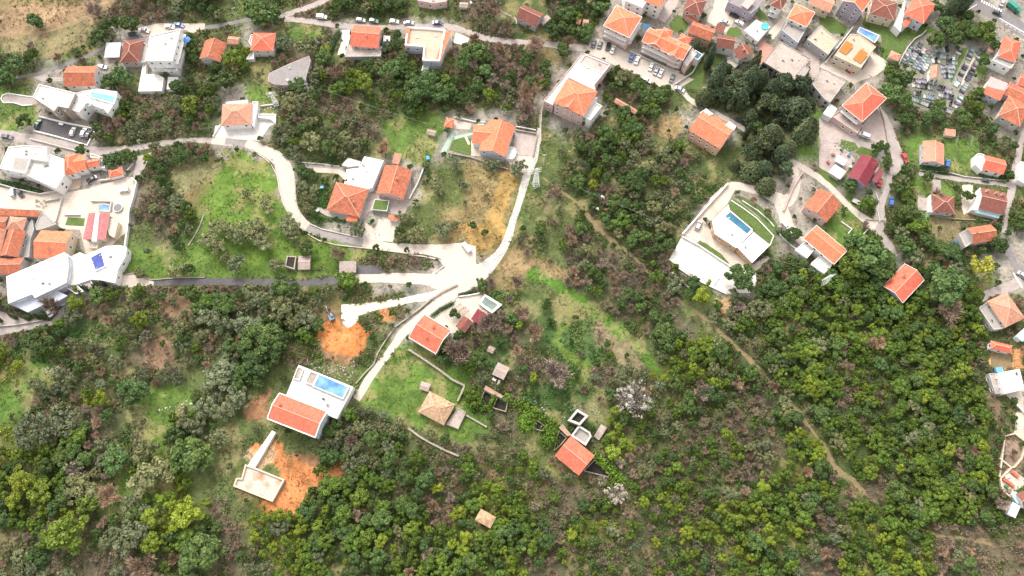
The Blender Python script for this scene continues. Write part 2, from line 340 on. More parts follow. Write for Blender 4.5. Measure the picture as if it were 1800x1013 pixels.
# ------------------------------------------------------------------ ground cover map (rows 40 px apart: code + right edge in pixels)
ROWS = """t170 b230 B300 O330 D400 h450 s530 b580 D720 h800 b850 B880 h960 D1060 u1660 D1720 u1800
t115 h165 D195 u240 u330 D345 s400 h430 u490 h560 b590 u670 s710 u800 t830 B900 h960 D1010 s1050 u1690 D1720 s1750 u1800
O60 h130 s165 h190 u330 D350 s400 Y440 h490 O510 b570 h600 s670 O715 s800 D860 B940 t985 u1228 C1258 h1290 u1540 d1590 u1740 u1800
s30 h60 u200 D230 h260 u320 s370 O430 h470 s500 O570 D600 Y640 D720 D795 s830 D865 B935 D965 u1060 D1110 s1170 h1220 C1430 u1555 D1590 u1720 d1745 u1800
g60 u200 O250 b300 O390 u440 g490 O560 b620 s700 D800 D850 s880 B950 u1070 s1100 b1120 D1190 h1220 C1420 h1440 u1560 s1600 u1690 D1720 u1800
g50 u165 B230 O300 B330 O385 u480 O540 s580 O620 b680 h720 g780 u920 B945 h965 u1050 s1080 D1130 b1160 t1190 u1300 C1430 u1480 u1580 D1620 s1700 s1740 u1800
u190 D240 O330 D370 O390 u470 O520 s560 D605 O640 h680 b700 g760 u930 h970 h1020 D1090 O1150 h1180 D1200 h1240 h1320 C1380 g1440 u1480 s1490 u1560 s1610 g1720 s1800
u245 d300 D340 t360 t400 g480 u520 O560 s640 u740 s770 h830 t920 h1000 s1030 D1100 O1160 B1200 O1250 h1290 C1380 u1440 h1500 u1560 D1600 s1630 h1720 D1800
u235 b290 O330 t360 g490 u520 O560 w600 u740 h830 t910 h960 b1000 h1030 s1050 B1100 D1150 O1200 D1260 s1290 u1400 u1480 g1500 u1560 D1610 s1720 h1800
u235 B330 O345 g490 u520 O560 w600 u720 h790 t900 h960 s1010 h1030 s1060 D1150 O1190 s1230 u1400 u1440 g1500 D1550 D1640 s1690 t1720 D1800
u225 h290 B330 g370 g500 O520 s560 u640 s700 h780 t890 h930 s960 h1010 B1040 s1090 D1180 h1200 u1330 h1360 u1440 g1500 D1550 D1640 h1690 s1730 D1770 u1800
u215 g300 g350 o480 g560 g620 s680 b770 u840 t880 t950 h1000 B1060 b1100 D1140 B1190 s1200 u1330 D1380 D1440 D1560 u1600 s1650 D1700 s1730 u1800
u130 d240 O300 d350 B420 O500 D540 O600 s660 u740 u830 b870 t900 h930 h1000 B1030 D1060 B1110 B1170 D1250 u1330 D1400 M1560 M1620 D1700 h1760 u1800
B60 D120 B200 O260 d330 t350 D420 O500 O580 t600 s640 s700 u840 d870 w900 w960 h1000 h1040 O1080 B1120 D1170 B1210 h1230 O1270 t1290 O1350 M1480 M1560 M1720 s1740 s1800
B70 D130 w210 O250 s300 b350 O440 D560 r640 s690 u800 D840 B870 B920 w1050 b1090 g1110 s1150 D1190 B1230 h1260 O1300 M1400 M1740 s1800
Y30 w110 O170 O230 b290 s330 O420 D500 s560 r630 s690 g760 D840 w900 b940 w1010 w1070 s1120 h1160 Y1230 M1290 s1340 M1380 M1560 M1730 s1800
Y50 g110 O200 s260 O330 h380 O430 D470 h520 s590 h650 g820 D850 s900 b940 B1010 w1050 b1100 O1150 Y1260 M1330 O1370 M1480 M1740 s1800
g60 O150 Y190 s240 O270 g340 O400 h480 h610 O650 g790 g830 D870 s930 w1010 w1070 B1130 s1180 D1260 m1330 B1360 O1400 M1480 b1510 M1740 s1770 s1800
g50 O140 B210 O270 g310 D390 h460 h580 D620 O720 s780 g860 B930 h1000 w1060 Y1100 m1160 O1200 m1290 B1350 D1400 b1420 D1480 M1740 s1800
Y90 D150 B200 D240 O260 g300 D350 h430 s500 h560 O640 D720 s800 B850 s920 h1000 d1060 m1090 Y1130 m1230 m1340 B1380 Y1440 h1470 M1600 M1740 s1800
Y100 D160 B210 O240 g270 Y340 h410 h500 r560 D660 M740 m800 M850 m920 Y960 B1010 m1090 B1150 m1300 B1360 Y1420 D1480 h1500 M1740 s1800
M60 M130 B170 O200 g250 Y310 Y350 h420 t460 r500 M700 D750 m820 Y900 m980 b1040 m1160 Y1210 m1270 D1320 M1400 M1480 D1520 b1560 M1760 s1800
M90 Y150 B190 g230 O280 Y360 b400 h440 Y520 M700 M760 B800 Y900 M960 b1000 m1030 m1200 m1260 Y1340 M1440 B1490 M1600 M1720 D1760 s1800
s60 O140 s190 O260 Y320 D380 b420 h450 Y520 M680 m720 M800 Y880 M960 B1000 Y1090 m1200 Y1260 M1350 Y1420 B1500 Y1600 M1650 b1740 s1780 b1800
O150 b210 B300 D390 b420 O470 Y520 M620 D680 M760 M880 Y930 m960 b990 m1050 m1150 m1270 Y1330 M1400 B1480 M1560 Y1640 B1720 b1800
O150 b210 B300 D390 b420 O470 Y520 M620 D680 M760 M880 Y930 m960 b990 m1050 m1150 m1270 Y1330 M1400 B1480 M1560 Y1640 B1720 b1800""".split('\n')
CODES = 'ghtrswDdMYOoBbmuC'
RX = []
for r in ROWS:
    e = [(c[0], int(c[1:])) for c in r.split()]; RX.append(e)
GRID = np.zeros((26, 90), int)
for j, e in enumerate(RX):
    for i in range(90):
        x = i * 20 + 10
        GRID[j, i] = CODES.index(next((c for c, q in e if x < q), e[-1][0]))
def code_at(px, py):
    i = np.clip((np.asarray(px) / 20).astype(int), 0, 89); j = np.clip(np.asarray(py) / 40, 0, 25).astype(int)
    return GRID[j, i]
PAL = dict(g=(.10, .17, .035), h=(.095, .12, .042), t=(.20, .155, .075), r=(.30, .16, .09), s=(.085, .10, .04), w=(.075, .12, .04), D=(.075, .09, .04), d=(.08, .10, .04),
           M=(.065, .085, .03), Y=(.10, .115, .035), O=(.085, .105, .042), o=(.125, .18, .045), B=(.105, .095, .058), b=(.12, .10, .065), m=(.085, .088, .045), u=(.27, .24, .21), C=(.08, .09, .045))
PALA = np.array([PAL[c] for c in CODES])
ZONES = [  # natural ground patches with ragged edges: code or colour, polygon in pixels
    ((.103, .168, .032), [(395, 265), (430, 268), (470, 280), (485, 310), (490, 350), (505, 385), (530, 410), (600, 430), (640, 445), (560, 470), (480, 480), (380, 470), (350, 440), (345, 400), (365, 350), (375, 310)]),
    ((.098, .155, .034), [(230, 460), (300, 440), (350, 460), (480, 480), (560, 478), (600, 440), (660, 445), (600, 465), (590, 484), (330, 492), (215, 490)]),
    ((.19, .18, .09), [(300, 290), (345, 285), (400, 285), (375, 310), (340, 330), (310, 345), (300, 320)]),
    ((.27, .185, .11), [(0, 12), (120, 8), (170, 0), (200, 0), (165, 30), (80, 55), (0, 60)]),
    ((.20, .17, .09), [(0, 64), (70, 60), (120, 45), (160, 30), (175, 50), (150, 80), (90, 100), (0, 95)]),
    ((.47, .185, .065), [(563, 560), (585, 562), (600, 575), (625, 568), (645, 575), (650, 592), (638, 615), (614, 630), (590, 627), (565, 612), (558, 590)]),
    ((.42, .20, .09), [(660, 545), (680, 540), (700, 562), (690, 570), (670, 568)]),
    ((.46, .19, .075), [(470, 770), (500, 785), (530, 815), (560, 830), (605, 815), (600, 845), (560, 850), (535, 870), (520, 905), (480, 905), (455, 885), (500, 850), (470, 815), (440, 800), (455, 780)]),
    ((.42, .30, .18), [(430, 800), (480, 780), (480, 815), (450, 822)]),
    ((.28, .15, .08), [(420, 720), (478, 690), (470, 730), (440, 745)]),
    ((.098, .155, .034), [(697, 615), (730, 625), (790, 660), (815, 685), (800, 715), (830, 740), (840, 790), (780, 770), (720, 745), (660, 715), (650, 690), (675, 650)]),
    ((.08, .165, .026), [(923, 485), (952, 496), (993, 524), (1034, 553), (1074, 583), (1106, 607), (1135, 635), (1163, 661), (1169, 655), (1145, 625), (1118, 593), (1086, 567), (1046, 537), (1003, 508), (958, 482), (927, 471)]),
    ((.115, .165, .035), [(1000, 535), (1010, 540), (1002, 575), (980, 590), (985, 605), (1010, 620), (1035, 640), (1040, 665), (1025, 680), (1012, 672), (1020, 650), (990, 625), (968, 600), (975, 580), (995, 570)]),
    ((.26, .19, .10), [(905, 430), (925, 450), (990, 470), (1010, 500), (985, 495), (940, 470), (880, 480), (885, 455)]),
    ((.26, .19, .10), [(870, 470), (920, 472), (930, 490), (880, 488)]),
    ((.20, .165, .095), [(1050, 560), (1100, 600), (1140, 650), (1180, 700), (1150, 690), (1090, 640), (1040, 590)]),
    ((.29, .19, .07), [(880, 300), (905, 300), (912, 320), (895, 370), (890, 410), (850, 445), (835, 440), (820, 415), (790, 420), (795, 400), (850, 390), (870, 350)]),
    ((.098, .155, .036), [(668, 210), (760, 195), (775, 220), (765, 270), (740, 300), (700, 270), (670, 240)]),
    ((.098, .155, .036), [(1420, 205), (1450, 200), (1460, 230), (1430, 250), (1415, 240)]),
    ((.098, .155, .036), [(1660, 240), (1720, 250), (1735, 300), (1690, 310), (1665, 290)]),
    ((.098, .155, .036), [(1600, 305), (1660, 320), (1690, 345), (1640, 350), (1605, 340)]),
    ((.098, .155, .036), [(1470, 375), (1500, 380), (1530, 410), (1500, 425), (1480, 400)]),
    ((.098, .155, .036), [(1560, 70), (1600, 40), (1640, 50), (1600, 80), (1575, 110), (1550, 100)]),
    ((.105, .155, .04), [(0, 175), (25, 180), (60, 175), (70, 205), (55, 228), (0, 225)]),
    ((.10, .155, .036), [(420, 155), (480, 150), (500, 190), (490, 225), (470, 200), (440, 170)]),
    ((.10, .155, .036), [(505, 50), (570, 48), (575, 65), (540, 80), (510, 65)]),
    ((.098, .155, .034), [(225, 700), (300, 690), (330, 700), (310, 740), (290, 800), (260, 780), (250, 740)]),
    ((.098, .155, .036), [(200, 860), (270, 850), (290, 880), (240, 910), (205, 905)]),
    ((.26, .19, .10), [(1150, 205), (1190, 200), (1200, 220), (1190, 245), (1160, 240), (1140, 225)]),
    ((.22, .18, .10), [(1600, 330), (1690, 400), (1720, 440), (1680, 430), (1620, 400)]),
    ((.13, .16, .06), [(1190, 500), (1240, 495), (1275, 520), (1240, 560), (1200, 540)]),
    ((.46, .30, .17), [(1258, 525), (1280, 527), (1285, 550), (1268, 552)]),
    ((.55, .28, .11), [(1738, 620), (1762, 625), (1766, 648), (1738, 645)]),
    ((.50, .26, .12), [(1775, 615), (1800, 610), (1800, 650), (1778, 650)]),
    ((.20, .15, .09), [(1720, 680), (1745, 690), (1770, 720), (1780, 760), (1762, 770), (1740, 730)]),
    ((.28, .20, .15), [(1765, 770), (1800, 780), (1800, 835), (1765, 840)]),
    ((.22, .15, .09), [(270, 520), (345, 505), (355, 540), (320, 560), (275, 550)]),
    ((.20, .13, .085), [(250, 600), (290, 590), (310, 640), (260, 650)]),
    ((.22, .16, .08), [(835, 800), (880, 835), (860, 850)]),
    ((.17, .17, .06), [(960, 800), (1010, 815), (1020, 850), (985, 845), (950, 820)]),
]
def ground_color(x, y, px, py, fine=True):
    acc = np.zeros(x.shape + (3,)); n1 = fbm(x, y, 14, 3) - .5; n2 = fbm(x, y, 14, 9) - .5
    for dx, dy, wt in ((0, 0, 2), (13, 8, 1), (-12, 9, 1), (3, -14, 1), (-6, -5, 1)):
        acc += wt * PALA[code_at(px + n1 * 38 + dx, py + n2 * 38 + dy)]
    acc /= 6
    e1 = (vnoise(x, y, 5, 21) - .5) * 22 + (vnoise(x, y, 1.7, 5) - .5) * 10; e2 = (vnoise(x, y, 5, 24) - .5) * 22 + (vnoise(x, y, 1.7, 6) - .5) * 10
    for colr, poly in ZONES:
        ar = abs(sum(poly[i][0] * poly[i - 1][1] - poly[i - 1][0] * poly[i][1] for i in range(len(poly)))) / 2; pe = sum(math.dist(poly[i], poly[i - 1]) for i in range(len(poly))); kk = min(1, ar / pe / 14)
        m = inpoly(px + e1 * kk, py + e2 * kk, poly); acc[m] = colr
    a = fbm(x, y, 9, 12); b = fbm(x, y, 4, 15)
    acc *= (.72 + .56 * a)[..., None]
    # drier and greener drifts inside open ground
    gm = (fbm(x, y, 7, 30) > .60)[..., None] * (acc[..., 1:2] > acc[..., 0:1]); acc = np.where(gm, acc * .55 + np.array([.30, .24, .12]) * .45, acc)
    bm_ = (b > .66)[..., None]; acc = np.where(bm_, acc * np.array([.72, .8, .75]), acc)
    return np.clip(acc, 0.01, .9)
def axis(lo, hi, step, far):
    a = [i for i in np.arange(lo, hi + step, step)]; s = step
    L_, R_ = [lo], [hi]
    while L_[-1] > -far: s *= 1.6; L_.append(L_[-1] - s)
    s = step
    while R_[-1] < far: s *= 1.6; R_.append(R_[-1] + s)
    return np.array(L_[::-1][:-1] + a + R_[1:])
gx = axis(-262, 262, 1.1, 4000); gy = axis(-22, 262, 1.1, 4000)
X, Y = np.meshgrid(gx, gy, indexing='ij')
core = ((np.abs(X) < 330) & (Y < 330) & (Y > -90))
Z = np.where(core, hgt(X, Y), hgt(X, Y) * np.clip(1 - (np.maximum(np.abs(X) - 330, 0) + np.maximum(Y - 330, 0) + np.maximum(-90 - Y, 0)) / 200, 0, 1))
PXg, PYg = proj(X, np.minimum(Y, 300), Z)
colg = ground_color(X, Y, np.clip(PXg, -100, 1900), np.clip(PYg, -60, 1070))
nx, ny = X.shape
me = bpy.data.meshes.new("ground")
V = np.stack([X, Y, Z], -1).reshape(-1, 3)
idx = np.arange(nx * ny).reshape(nx, ny)
F = np.stack([idx[:-1, :-1], idx[1:, :-1], idx[1:, 1:], idx[:-1, 1:]], -1).reshape(-1, 4)
def fast_mesh(me, V, F, mat, smooth=False, fcol=None, vcol=None):
    me.vertices.add(len(V)); me.vertices.foreach_set('co', np.ascontiguousarray(V, np.float32).ravel())
    k = F.shape[1]
    me.loops.add(F.size); me.loops.foreach_set('vertex_index', np.ascontiguousarray(F, np.int32).ravel())
    me.polygons.add(len(F)); me.polygons.foreach_set('loop_start', (np.arange(len(F)) * k).astype(np.int32))
    try: me.polygons.foreach_set('loop_total', np.full(len(F), k, np.int32))
    except Exception: pass
    if smooth: me.polygons.foreach_set('use_smooth', np.ones(len(F), bool))
    mats = mat if isinstance(mat, (list, tuple)) else [mat]
    for q in mats: me.materials.append(q)
    if fcol is not None:
        a = me.attributes.new('col', 'FLOAT_COLOR', 'FACE'); a.data.foreach_set('color', np.concatenate([fcol, np.ones((len(fcol), 1))], 1).astype(np.float32).ravel())
    if vcol is not None:
        a = me.attributes.new('col', 'FLOAT_COLOR', 'POINT'); a.data.foreach_set('color', np.concatenate([vcol, np.ones((len(vcol), 1))], 1).astype(np.float32).ravel())
    me.update(calc_edges=True); me.validate()
fast_mesh(me, V, F, attrmat('ground_cover'), smooth=True, vcol=colg.reshape(-1, 3))
g = bpy.data.objects.new("ground", me); COL.objects.link(g); tag(g, kind='structure')

# ------------------------------------------------------------------ draped sheets: roads, yards, lawns
def drape(name, wpts, off, mat, parent=None, thick=0.0, raw=False):
    bm = bmesh.new(); vs = [bm.verts.new((p[0], p[1], 0)) for p in wpts]; f = bm.faces.new(vs)
    bm.normal_update()
    if f.normal.z < 0: f.normal_flip()
    bmesh.ops.triangulate(bm, faces=bm.faces[:])
    xs = [p[0] for p in wpts]; ys = [p[1] for p in wpts]
    for k, (lo, hi) in enumerate(((min(xs), max(xs)), (min(ys), max(ys)))):
        c = math.floor(lo / 3.3) * 3.3 + 3.3
        while c < hi:
            pn = (1, 0, 0) if k == 0 else (0, 1, 0); pc = (c, 0, 0) if k == 0 else (0, c, 0)
            bmesh.ops.bisect_plane(bm, geom=bm.verts[:] + bm.edges[:] + bm.faces[:], plane_co=pc, plane_no=pn, dist=1e-5); c += 3.3
    for v in bm.verts: v.co.z = hz(v.co.x, v.co.y) + off
    if thick:
        r = bmesh.ops.extrude_face_region(bm, geom=[e for e in bm.edges if e.is_boundary])
        for v in r['geom']:
            if isinstance(v, bmesh.types.BMVert): v.co.z -= thick
    me = bpy.data.meshes.new(name); bm.to_mesh(me); bm.free(); me.materials.append(mat)
    o = bpy.data.objects.new(name, me); COL.objects.link(o)
    if parent: o.parent = parent
    MASK.append([(p[0], p[1]) for p in wpts])
    return o
def sheet(name, tile, pts, mat, off=.09, kind='structure', label=None, cat=None, thick=.25):
    o = drape(name, [at(*P(tile, *p)) for p in pts], off, M[mat], thick=thick)
    if kind: o['kind'] = kind
    if label: tag(o, label, cat)
    return o
def ribbon_pts(nodes, step=5.0):
    """nodes (px, py, width_px) -> smoothed world centreline with widths"""
    W = []
    for n in nodes:
        p = at(n[0], n[1]); depth = (p.y * sT + (H - p.z) * cT); W.append((p.x, p.y, n[2] * depth / FPX))
    out = []
    for i in range(len(W) - 1):
        p0, p1, p2, p3 = W[max(i - 1, 0)], W[i], W[i + 1], W[min(i + 2, len(W) - 1)]
        n = max(2, int(math.hypot(p2[0] - p1[0], p2[1] - p1[1]) / 3.0))
        for k in range(n):
            t = k / n
            out.append(tuple(.5 * ((2 * p1[c]) + (-p0[c] + p2[c]) * t + (2 * p0[c] - 5 * p1[c] + 4 * p2[c] - p3[c]) * t * t + (-p0[c] + 3 * p1[c] - 3 * p2[c] + p3[c]) * t ** 3) for c in range(3)))
    out.append(W[-1]); return out
def road(name, nodes, mat, off=.05, wob=.22, kerb=None, klabel=None, kind='structure', label=None, cat=None):
    c = ribbon_pts(nodes); L_, R_ = [], []
    for i, p in enumerate(c):
        a, b = c[max(i - 1, 0)], c[min(i + 1, len(c) - 1)]; dx, dy = b[0] - a[0], b[1] - a[1]; l = math.hypot(dx, dy) or 1
        nxx, nyy = -dy / l, dx / l; w1 = p[2] / 2 + random.uniform(-wob, wob); w2 = p[2] / 2 + random.uniform(-wob, wob)
        L_.append((p[0] + nxx * w1, p[1] + nyy * w1)); R_.append((p[0] - nxx * w2, p[1] - nyy * w2))
    K = 5; v = []; f = []; n = len(c)
    for i in range(n):
        for k in range(K):
            t = k / (K - 1); x = L_[i][0] * (1 - t) + R_[i][0] * t; y = L_[i][1] * (1 - t) + R_[i][1] * t
            v.append((x, y, hz(x, y) + off))
    for i in range(n - 1):
        for k in range(K - 1): a = i * K + k; f.append((a, a + K, a + K + 1, a + 1))
    # skirts
    b0 = len(v)
    for i in range(n):
        for k in (0, K - 1): x, y, z = v[i * K + k]; v.append((x, y, z - .3))
    for i in range(n - 1):
        f.append((i * K, b0 + 2 * i, b0 + 2 * i + 2, (i + 1) * K)); f.append((i * K + K - 1, (i + 1) * K + K - 1, b0 + 2 * i + 3, b0 + 2 * i + 1))
    me = bpy.data.meshes.new(name); me.from_pydata(v, [], f); me.materials.append(M[mat]); me.update()
    o = bpy.data.objects.new(name, me); COL.objects.link(o)
    if kind: o['kind'] = kind
    if label: tag(o, label, cat)
    for i in range(0, n - 1): MASK.append([L_[i], L_[i + 1], R_[i + 1], R_[i]])
    return L_, R_
ALLR = {}
def R(name, nodes, mat, off, **k): ALLR[name] = ALLR.get(name, []) + [road(name, nodes, mat, off, **k)]; return ALLR[name][-1]
R('road', [(20, 139, 6), (60, 131, 7), (90, 122, 7), (150, 101, 7), (188, 82, 7), (240, 66, 7), (310, 54, 8), (345, 52, 9), (380, 46, 8), (420, 38, 8), (470, 30, 8)], 'road_grey', .05)
R('road', [(440, 33, 8), (497, 27, 11), (525, 18, 12), (560, 6, 12), (600, -20, 14)], 'road_pink', .056)
R('road', [(500, 34, 11), (540, 37, 12), (575, 42, 12), (640, 49, 12), (720, 47, 12), (785, 47, 12), (820, 56, 12), (865, 70, 12), (920, 75, 12), (975, 79, 13), (1032, 86, 16)], 'road_pink', .062)
RL = R('road', [(-30, 234, 16), (0, 237, 18), (60, 246, 20), (120, 259, 20), (165, 266, 16), (230, 261, 13), (270, 255, 12), (330, 247, 10), (380, 248, 14)], 'road_pink', .05)
RM = R('road', [(372, 247, 14), (430, 252, 16), (462, 263, 19), (492, 283, 26), (503, 310, 30), (506, 340, 27), (514, 368, 21), (532, 392, 17), (556, 406, 16), (600, 418, 15), (650, 429, 16), (700, 436, 17), (760, 440, 20), (800, 452, 30)], 'road_white', .062)
R('road', [(541, 399, 15), (556, 406, 15), (600, 418, 14), (638, 427, 15)], 'road_worn', .09)
R('road', [(396, 248, 14), (418, 250, 15), (432, 253, 15)], 'road_worn', .08)
R('road', [(842, 480, 34), (868, 458, 20), (890, 425, 14), (903, 385, 13), (916, 345, 13), (926, 310, 15), (936, 280, 18), (945, 250, 9), (947, 225, 5)], 'cobble', .072)
R('road', [(205, 492, 9), (270, 497, 11), (330, 495, 13), (400, 495, 13), (470, 497, 14), (540, 497, 13), (604, 492, 14)], 'road_dark', .05)
R('road', [(600, 492, 14), (640, 489, 17), (700, 489, 18), (770, 492, 24), (800, 490, 30)], 'road_white', .057)
R('driveway', [(806, 505, 30), (770, 518, 18), (735, 524, 14), (690, 533, 13), (650, 540, 17), (622, 546, 26), (600, 548, 28)], 'gravel', .066)
R('driveway', [(622, 540, 20), (618, 560, 24), (606, 572, 16)], 'gravel', .058)
R6 = R('road', [(835, 490, 22), (800, 515, 17), (765, 537, 16), (730, 566, 16), (705, 590, 16), (690, 612, 14), (668, 640, 13), (648, 668, 15), (626, 702, 13)], 'road_white', .045)
sheet('paved_junction', 'G', [(757, 431), (790, 429), (812, 427), (836, 433), (837, 464), (862, 478), (848, 500), (820, 512), (800, 520), (775, 512), (745, 500), (760, 480), (782, 472), (775, 455), (752, 447)], 'road_white', .085)
R('driveway', [(536, 292, 8), (560, 293, 9), (580, 295, 9), (610, 300, 12)], 'road_pink', .05)
# right hand side
R('road', [(1020, 84, 14), (1045, 92, 12), (1100, 120, 10), (1186, 151, 10), (1211, 174, 10), (1241, 191, 10), (1294, 219, 11), (1312, 230, 9)], 'road_white', .05)
R('road', [(1200, 418, 8), (1230, 382, 11), (1256, 352, 16), (1280, 330, 16), (1300, 328, 15), (1330, 335, 16), (1362, 347, 22), (1378, 355, 30), (1392, 345, 18), (1400, 320, 14), (1396, 300, 14), (1385, 285, 16)], 'road_white', .05)
R('road', [(1368, 350, 22), (1378, 375, 22), (1385, 395, 22), (1400, 415, 18), (1412, 428, 12)], 'road_white', .058)
R('road', [(1380, 278, 10), (1420, 300, 12), (1448, 319, 12), (1468, 338, 11), (1497, 368, 11), (1523, 388, 15), (1540, 398, 22)], 'road_white', .066)
R('road', [(1548, 195, 10), (1560, 222, 16), (1570, 250, 20), (1578, 280, 22), (1574, 296, 16), (1565, 310, 10), (1558, 335, 10), (1548, 362, 14), (1546, 385, 22), (1545, 408, 16), (1560, 430, 20), (1572, 452, 14)], 'road_pink', .056)
R('road', [(1615, 306, 8), (1660, 312, 9), (1700, 317, 9), (1775, 325, 9)], 'road_pink', .05)
R('road', [(1810, 215, 9), (1796, 250, 11), (1786, 290, 11), (1779, 330, 14), (1770, 370, 11), (1765, 410, 9)], 'road_pink', .056)
R('road', [(1700, 2, 26), (1730, 14, 30), (1765, 32, 30), (1800, 55, 32), (1830, 72, 32)], 'road_grey', .05)
R('road', [(1768, 420, 8), (1778, 452, 10), (1790, 475, 14), (1812, 495, 16)], 'road_grey', .05)
R('path', [(1772, 505, 9), (1745, 512, 12), (1720, 530, 9)], 'road_pink', .05)
R('path', [(455, 0, 4), (456, 8, 4), (448, 20, 3), (440, 25, 3)], 'road_pink', .05)
R('path', [(880, 20, 3), (905, 32, 3), (908, 42, 2)], 'road_pink', .05)
R('path', [(1068, 30, 3), (1072, 15, 3), (1080, 0, 3)], 'road_pink', .05)
R('path', [(950, 250, 5), (950, 225, 4), (950, 200, 4), (957, 185, 4)], 'road_pink', .05)
trk = [(955, 312, 2), (985, 335, 3), (1018, 358, 5), (1035, 380, 8), (1052, 402, 9), (1078, 425, 8), (1098, 440, 5), (1140, 478, 4), (1190, 525, 4), (1225, 550, 6), (1262, 580, 7), (1300, 615, 8), (1330, 645, 8), (1355, 672, 4)]
R('dirt_track', trk, 'track', .04, wob=.5)
R('dirt_track', [(1380, 700, 3), (1400, 722, 6), (1425, 755, 6), (1445, 782, 7), (1462, 812, 9), (1485, 836, 12), (1512, 858, 8), (1540, 885, 3)], 'track', .04, wob=.6)
R('dirt_track', [(1610, 930, 3), (1645, 940, 5), (1700, 948, 8), (1730, 950, 7), (1752, 962, 3)], 'track', .04, wob=.6)
R('dirt_track', [(-10, 62, 5), (50, 60, 6), (100, 52, 6), (150, 33, 6), (178, 17, 5), (206, -4, 5)], 'track', .05, wob=.5)
R('dirt_track', [(-10, 104, 3), (40, 106, 3), (90, 96, 3), (130, 84, 3)], 'track', .04, wob=.4)
R('dirt_track', [(0, 12, 2), (60, 4, 2), (100, -2, 2)], 'track', .04, wob=.3)
# pale retaining kerb along the field of the upper left
R('field_track', [(0, 61, 4), (60, 58, 5), (105, 50, 5), (150, 35, 4), (180, 18, 4), (200, 2, 4)], 'earth', .045, wob=.3) if False else None

# yards and terraces (pixel polygons)
S = sheet
S('parking_asphalt', 'E7', [(560, 600), (1310, 765), (1215, 975), (470, 780)], 'road_dark', .085)
S('driveway', 'E7', [(30, 330), (110, 275), (450, 330), (540, 400), (440, 430), (320, 435), (190, 395), (40, 400)], 'road_pink', .07)
S('yard', 'A0', [(740, 350), (800, 300), (1000, 240), (1060, 250), (1040, 440), (850, 450), (720, 410)], 'pinkdeck', .04)
S('yard', 'A0', [(230, 540), (330, 520), (345, 540), (440, 540), (440, 570), (300, 572)], 'road_pink', .07)
S('yard', 'A0', [(960, 200), (1100, 165), (1430, 165), (1430, 200), (1340, 235), (1300, 210), (1000, 260)], 'creamdeck', .075)
S('yard', 'B0', [(-10, 390), (290, 450), (420, 430), (430, 480), (450, 560), (420, 640), (390, 650), (290, 560), (-10, 540)], 'creamdeck', .07)
S('yard', 'B0', [(420, 440), (640, 400), (800, 350), (900, 320), (960, 350), (935, 520), (920, 560), (890, 700), (760, 820), (600, 860), (560, 690), (400, 690), (440, 560)], 'creamdeck', .078)
S('yard', 'B0', [(445, 335), (570, 340), (560, 400), (420, 430)], 'tanconc', .11)
S('yard', 'B0', [(570, 310), (700, 300), (690, 360), (575, 385)], 'road_pink', .11)
S('yard', 'B0', [(620, 390), (800, 350), (930, 320), (960, 180), (1060, 150), (1010, 260), (960, 330), (860, 350), (720, 410), (640, 420)], 'road_pink', .07)
S('yard', 'G', [(90, 565), (115, 530), (125, 500), (215, 490), (255, 492), (250, 500), (180, 508), (130, 545), (105, 570), (0, 590), (-5, 545), (40, 560)], 'road_pink', .06)
S('yard', 'C0', [(820, 65), (930, 45), (1075, 100), (1070, 130), (900, 140), (820, 120)], 'creamdeck', .066)
S('lawn', 'B0', [(475, 605), (595, 612), (585, 668), (455, 660)], 'turf', .12)
S('lawn', 'E2', [(720, 250), (860, 235), (900, 290), (740, 320)], 'turf', .12)
S('terrace', 'A1', [(75, 880), (112, 878), (330, 892), (372, 800), (495, 797), (500, 868), (455, 880), (380, 985), (60, 960)], 'deck', .13)
S('driveway', 'A1', [(945, 212), (1010, 208), (1015, 260), (985, 385), (925, 385), (960, 280)], 'deck', .07)
S('yard', 'A2', [(250, 210), (290, 220), (300, 350), (240, 370)], 'creamdeck', .05)
S('terrace', 'A2', [(325, 230), (420, 270), (392, 322), (305, 300)], 'deck', .13)
S('patio', 'A2', [(740, 920), (888, 942), (860, 1095), (716, 1075)], 'pinkdeck', .08)
S('patio', 'A2', [(430, 985), (500, 880), (540, 1090), (430, 1090)], 'creamdeck', .08)
S('yard', 'B2', [(660, 180), (745, 170), (880, 185), (850, 270), (800, 300), (720, 260)], 'road_white', .085)
for pts in ([(215, 1065), (300, 905), (325, 908), (250, 1075)], [(310, 955), (440, 925), (442, 940), (315, 975)]): S('garden_path', 'A2', pts, 'mint', .06)
S('garden_path', 'A2', [(378, 950), (395, 945), (425, 1005), (410, 1015)], 'creamdeck', .055)
S('lawn', 'B2', [(275, 135), (300, 70), (380, 45), (435, 60), (432, 165), (400, 170)], 'turf', .05)
S('patio', 'A2', [(305, 835), (435, 865), (422, 905), (300, 900)], 'creamdeck', .07)
S('yard', 'B1', [(1215, 615), (1370, 622), (1312, 778), (1100, 758), (1115, 690), (1120, 640), (1180, 680), (1205, 650)], 'road_white', .08)
S('yard', 'B1', [(760, 255), (940, 270), (1000, 300), (1120, 330), (1000, 370), (930, 300), (760, 290)], 'creamdeck', .062)
S('yard', 'B1', [(1130, 430), (1195, 440), (1380, 480), (1430, 300), (1440, 300), (1440, 480), (1390, 590), (1150, 560), (1110, 620), (1070, 625)], 'pinkdeck', .055)
S('patio', 'B1', [(780, 530), (850, 550), (1075, 620), (1060, 645), (860, 600), (790, 560)], 'pinkdeck', .07)
S('garage_apron', 'B1', [(1055, 942), (1180, 937), (1250, 985), (1228, 1002), (1060, 1002)], 'road_dark', .07)
S('patio', 'C2', [(160, 360), (310, 225), (400, 205), (480, 190), (535, 205), (600, 240), (650, 260), (575, 335), (430, 395), (350, 440), (290, 470), (275, 430), (100, 335)], 'creamdeck', .10)
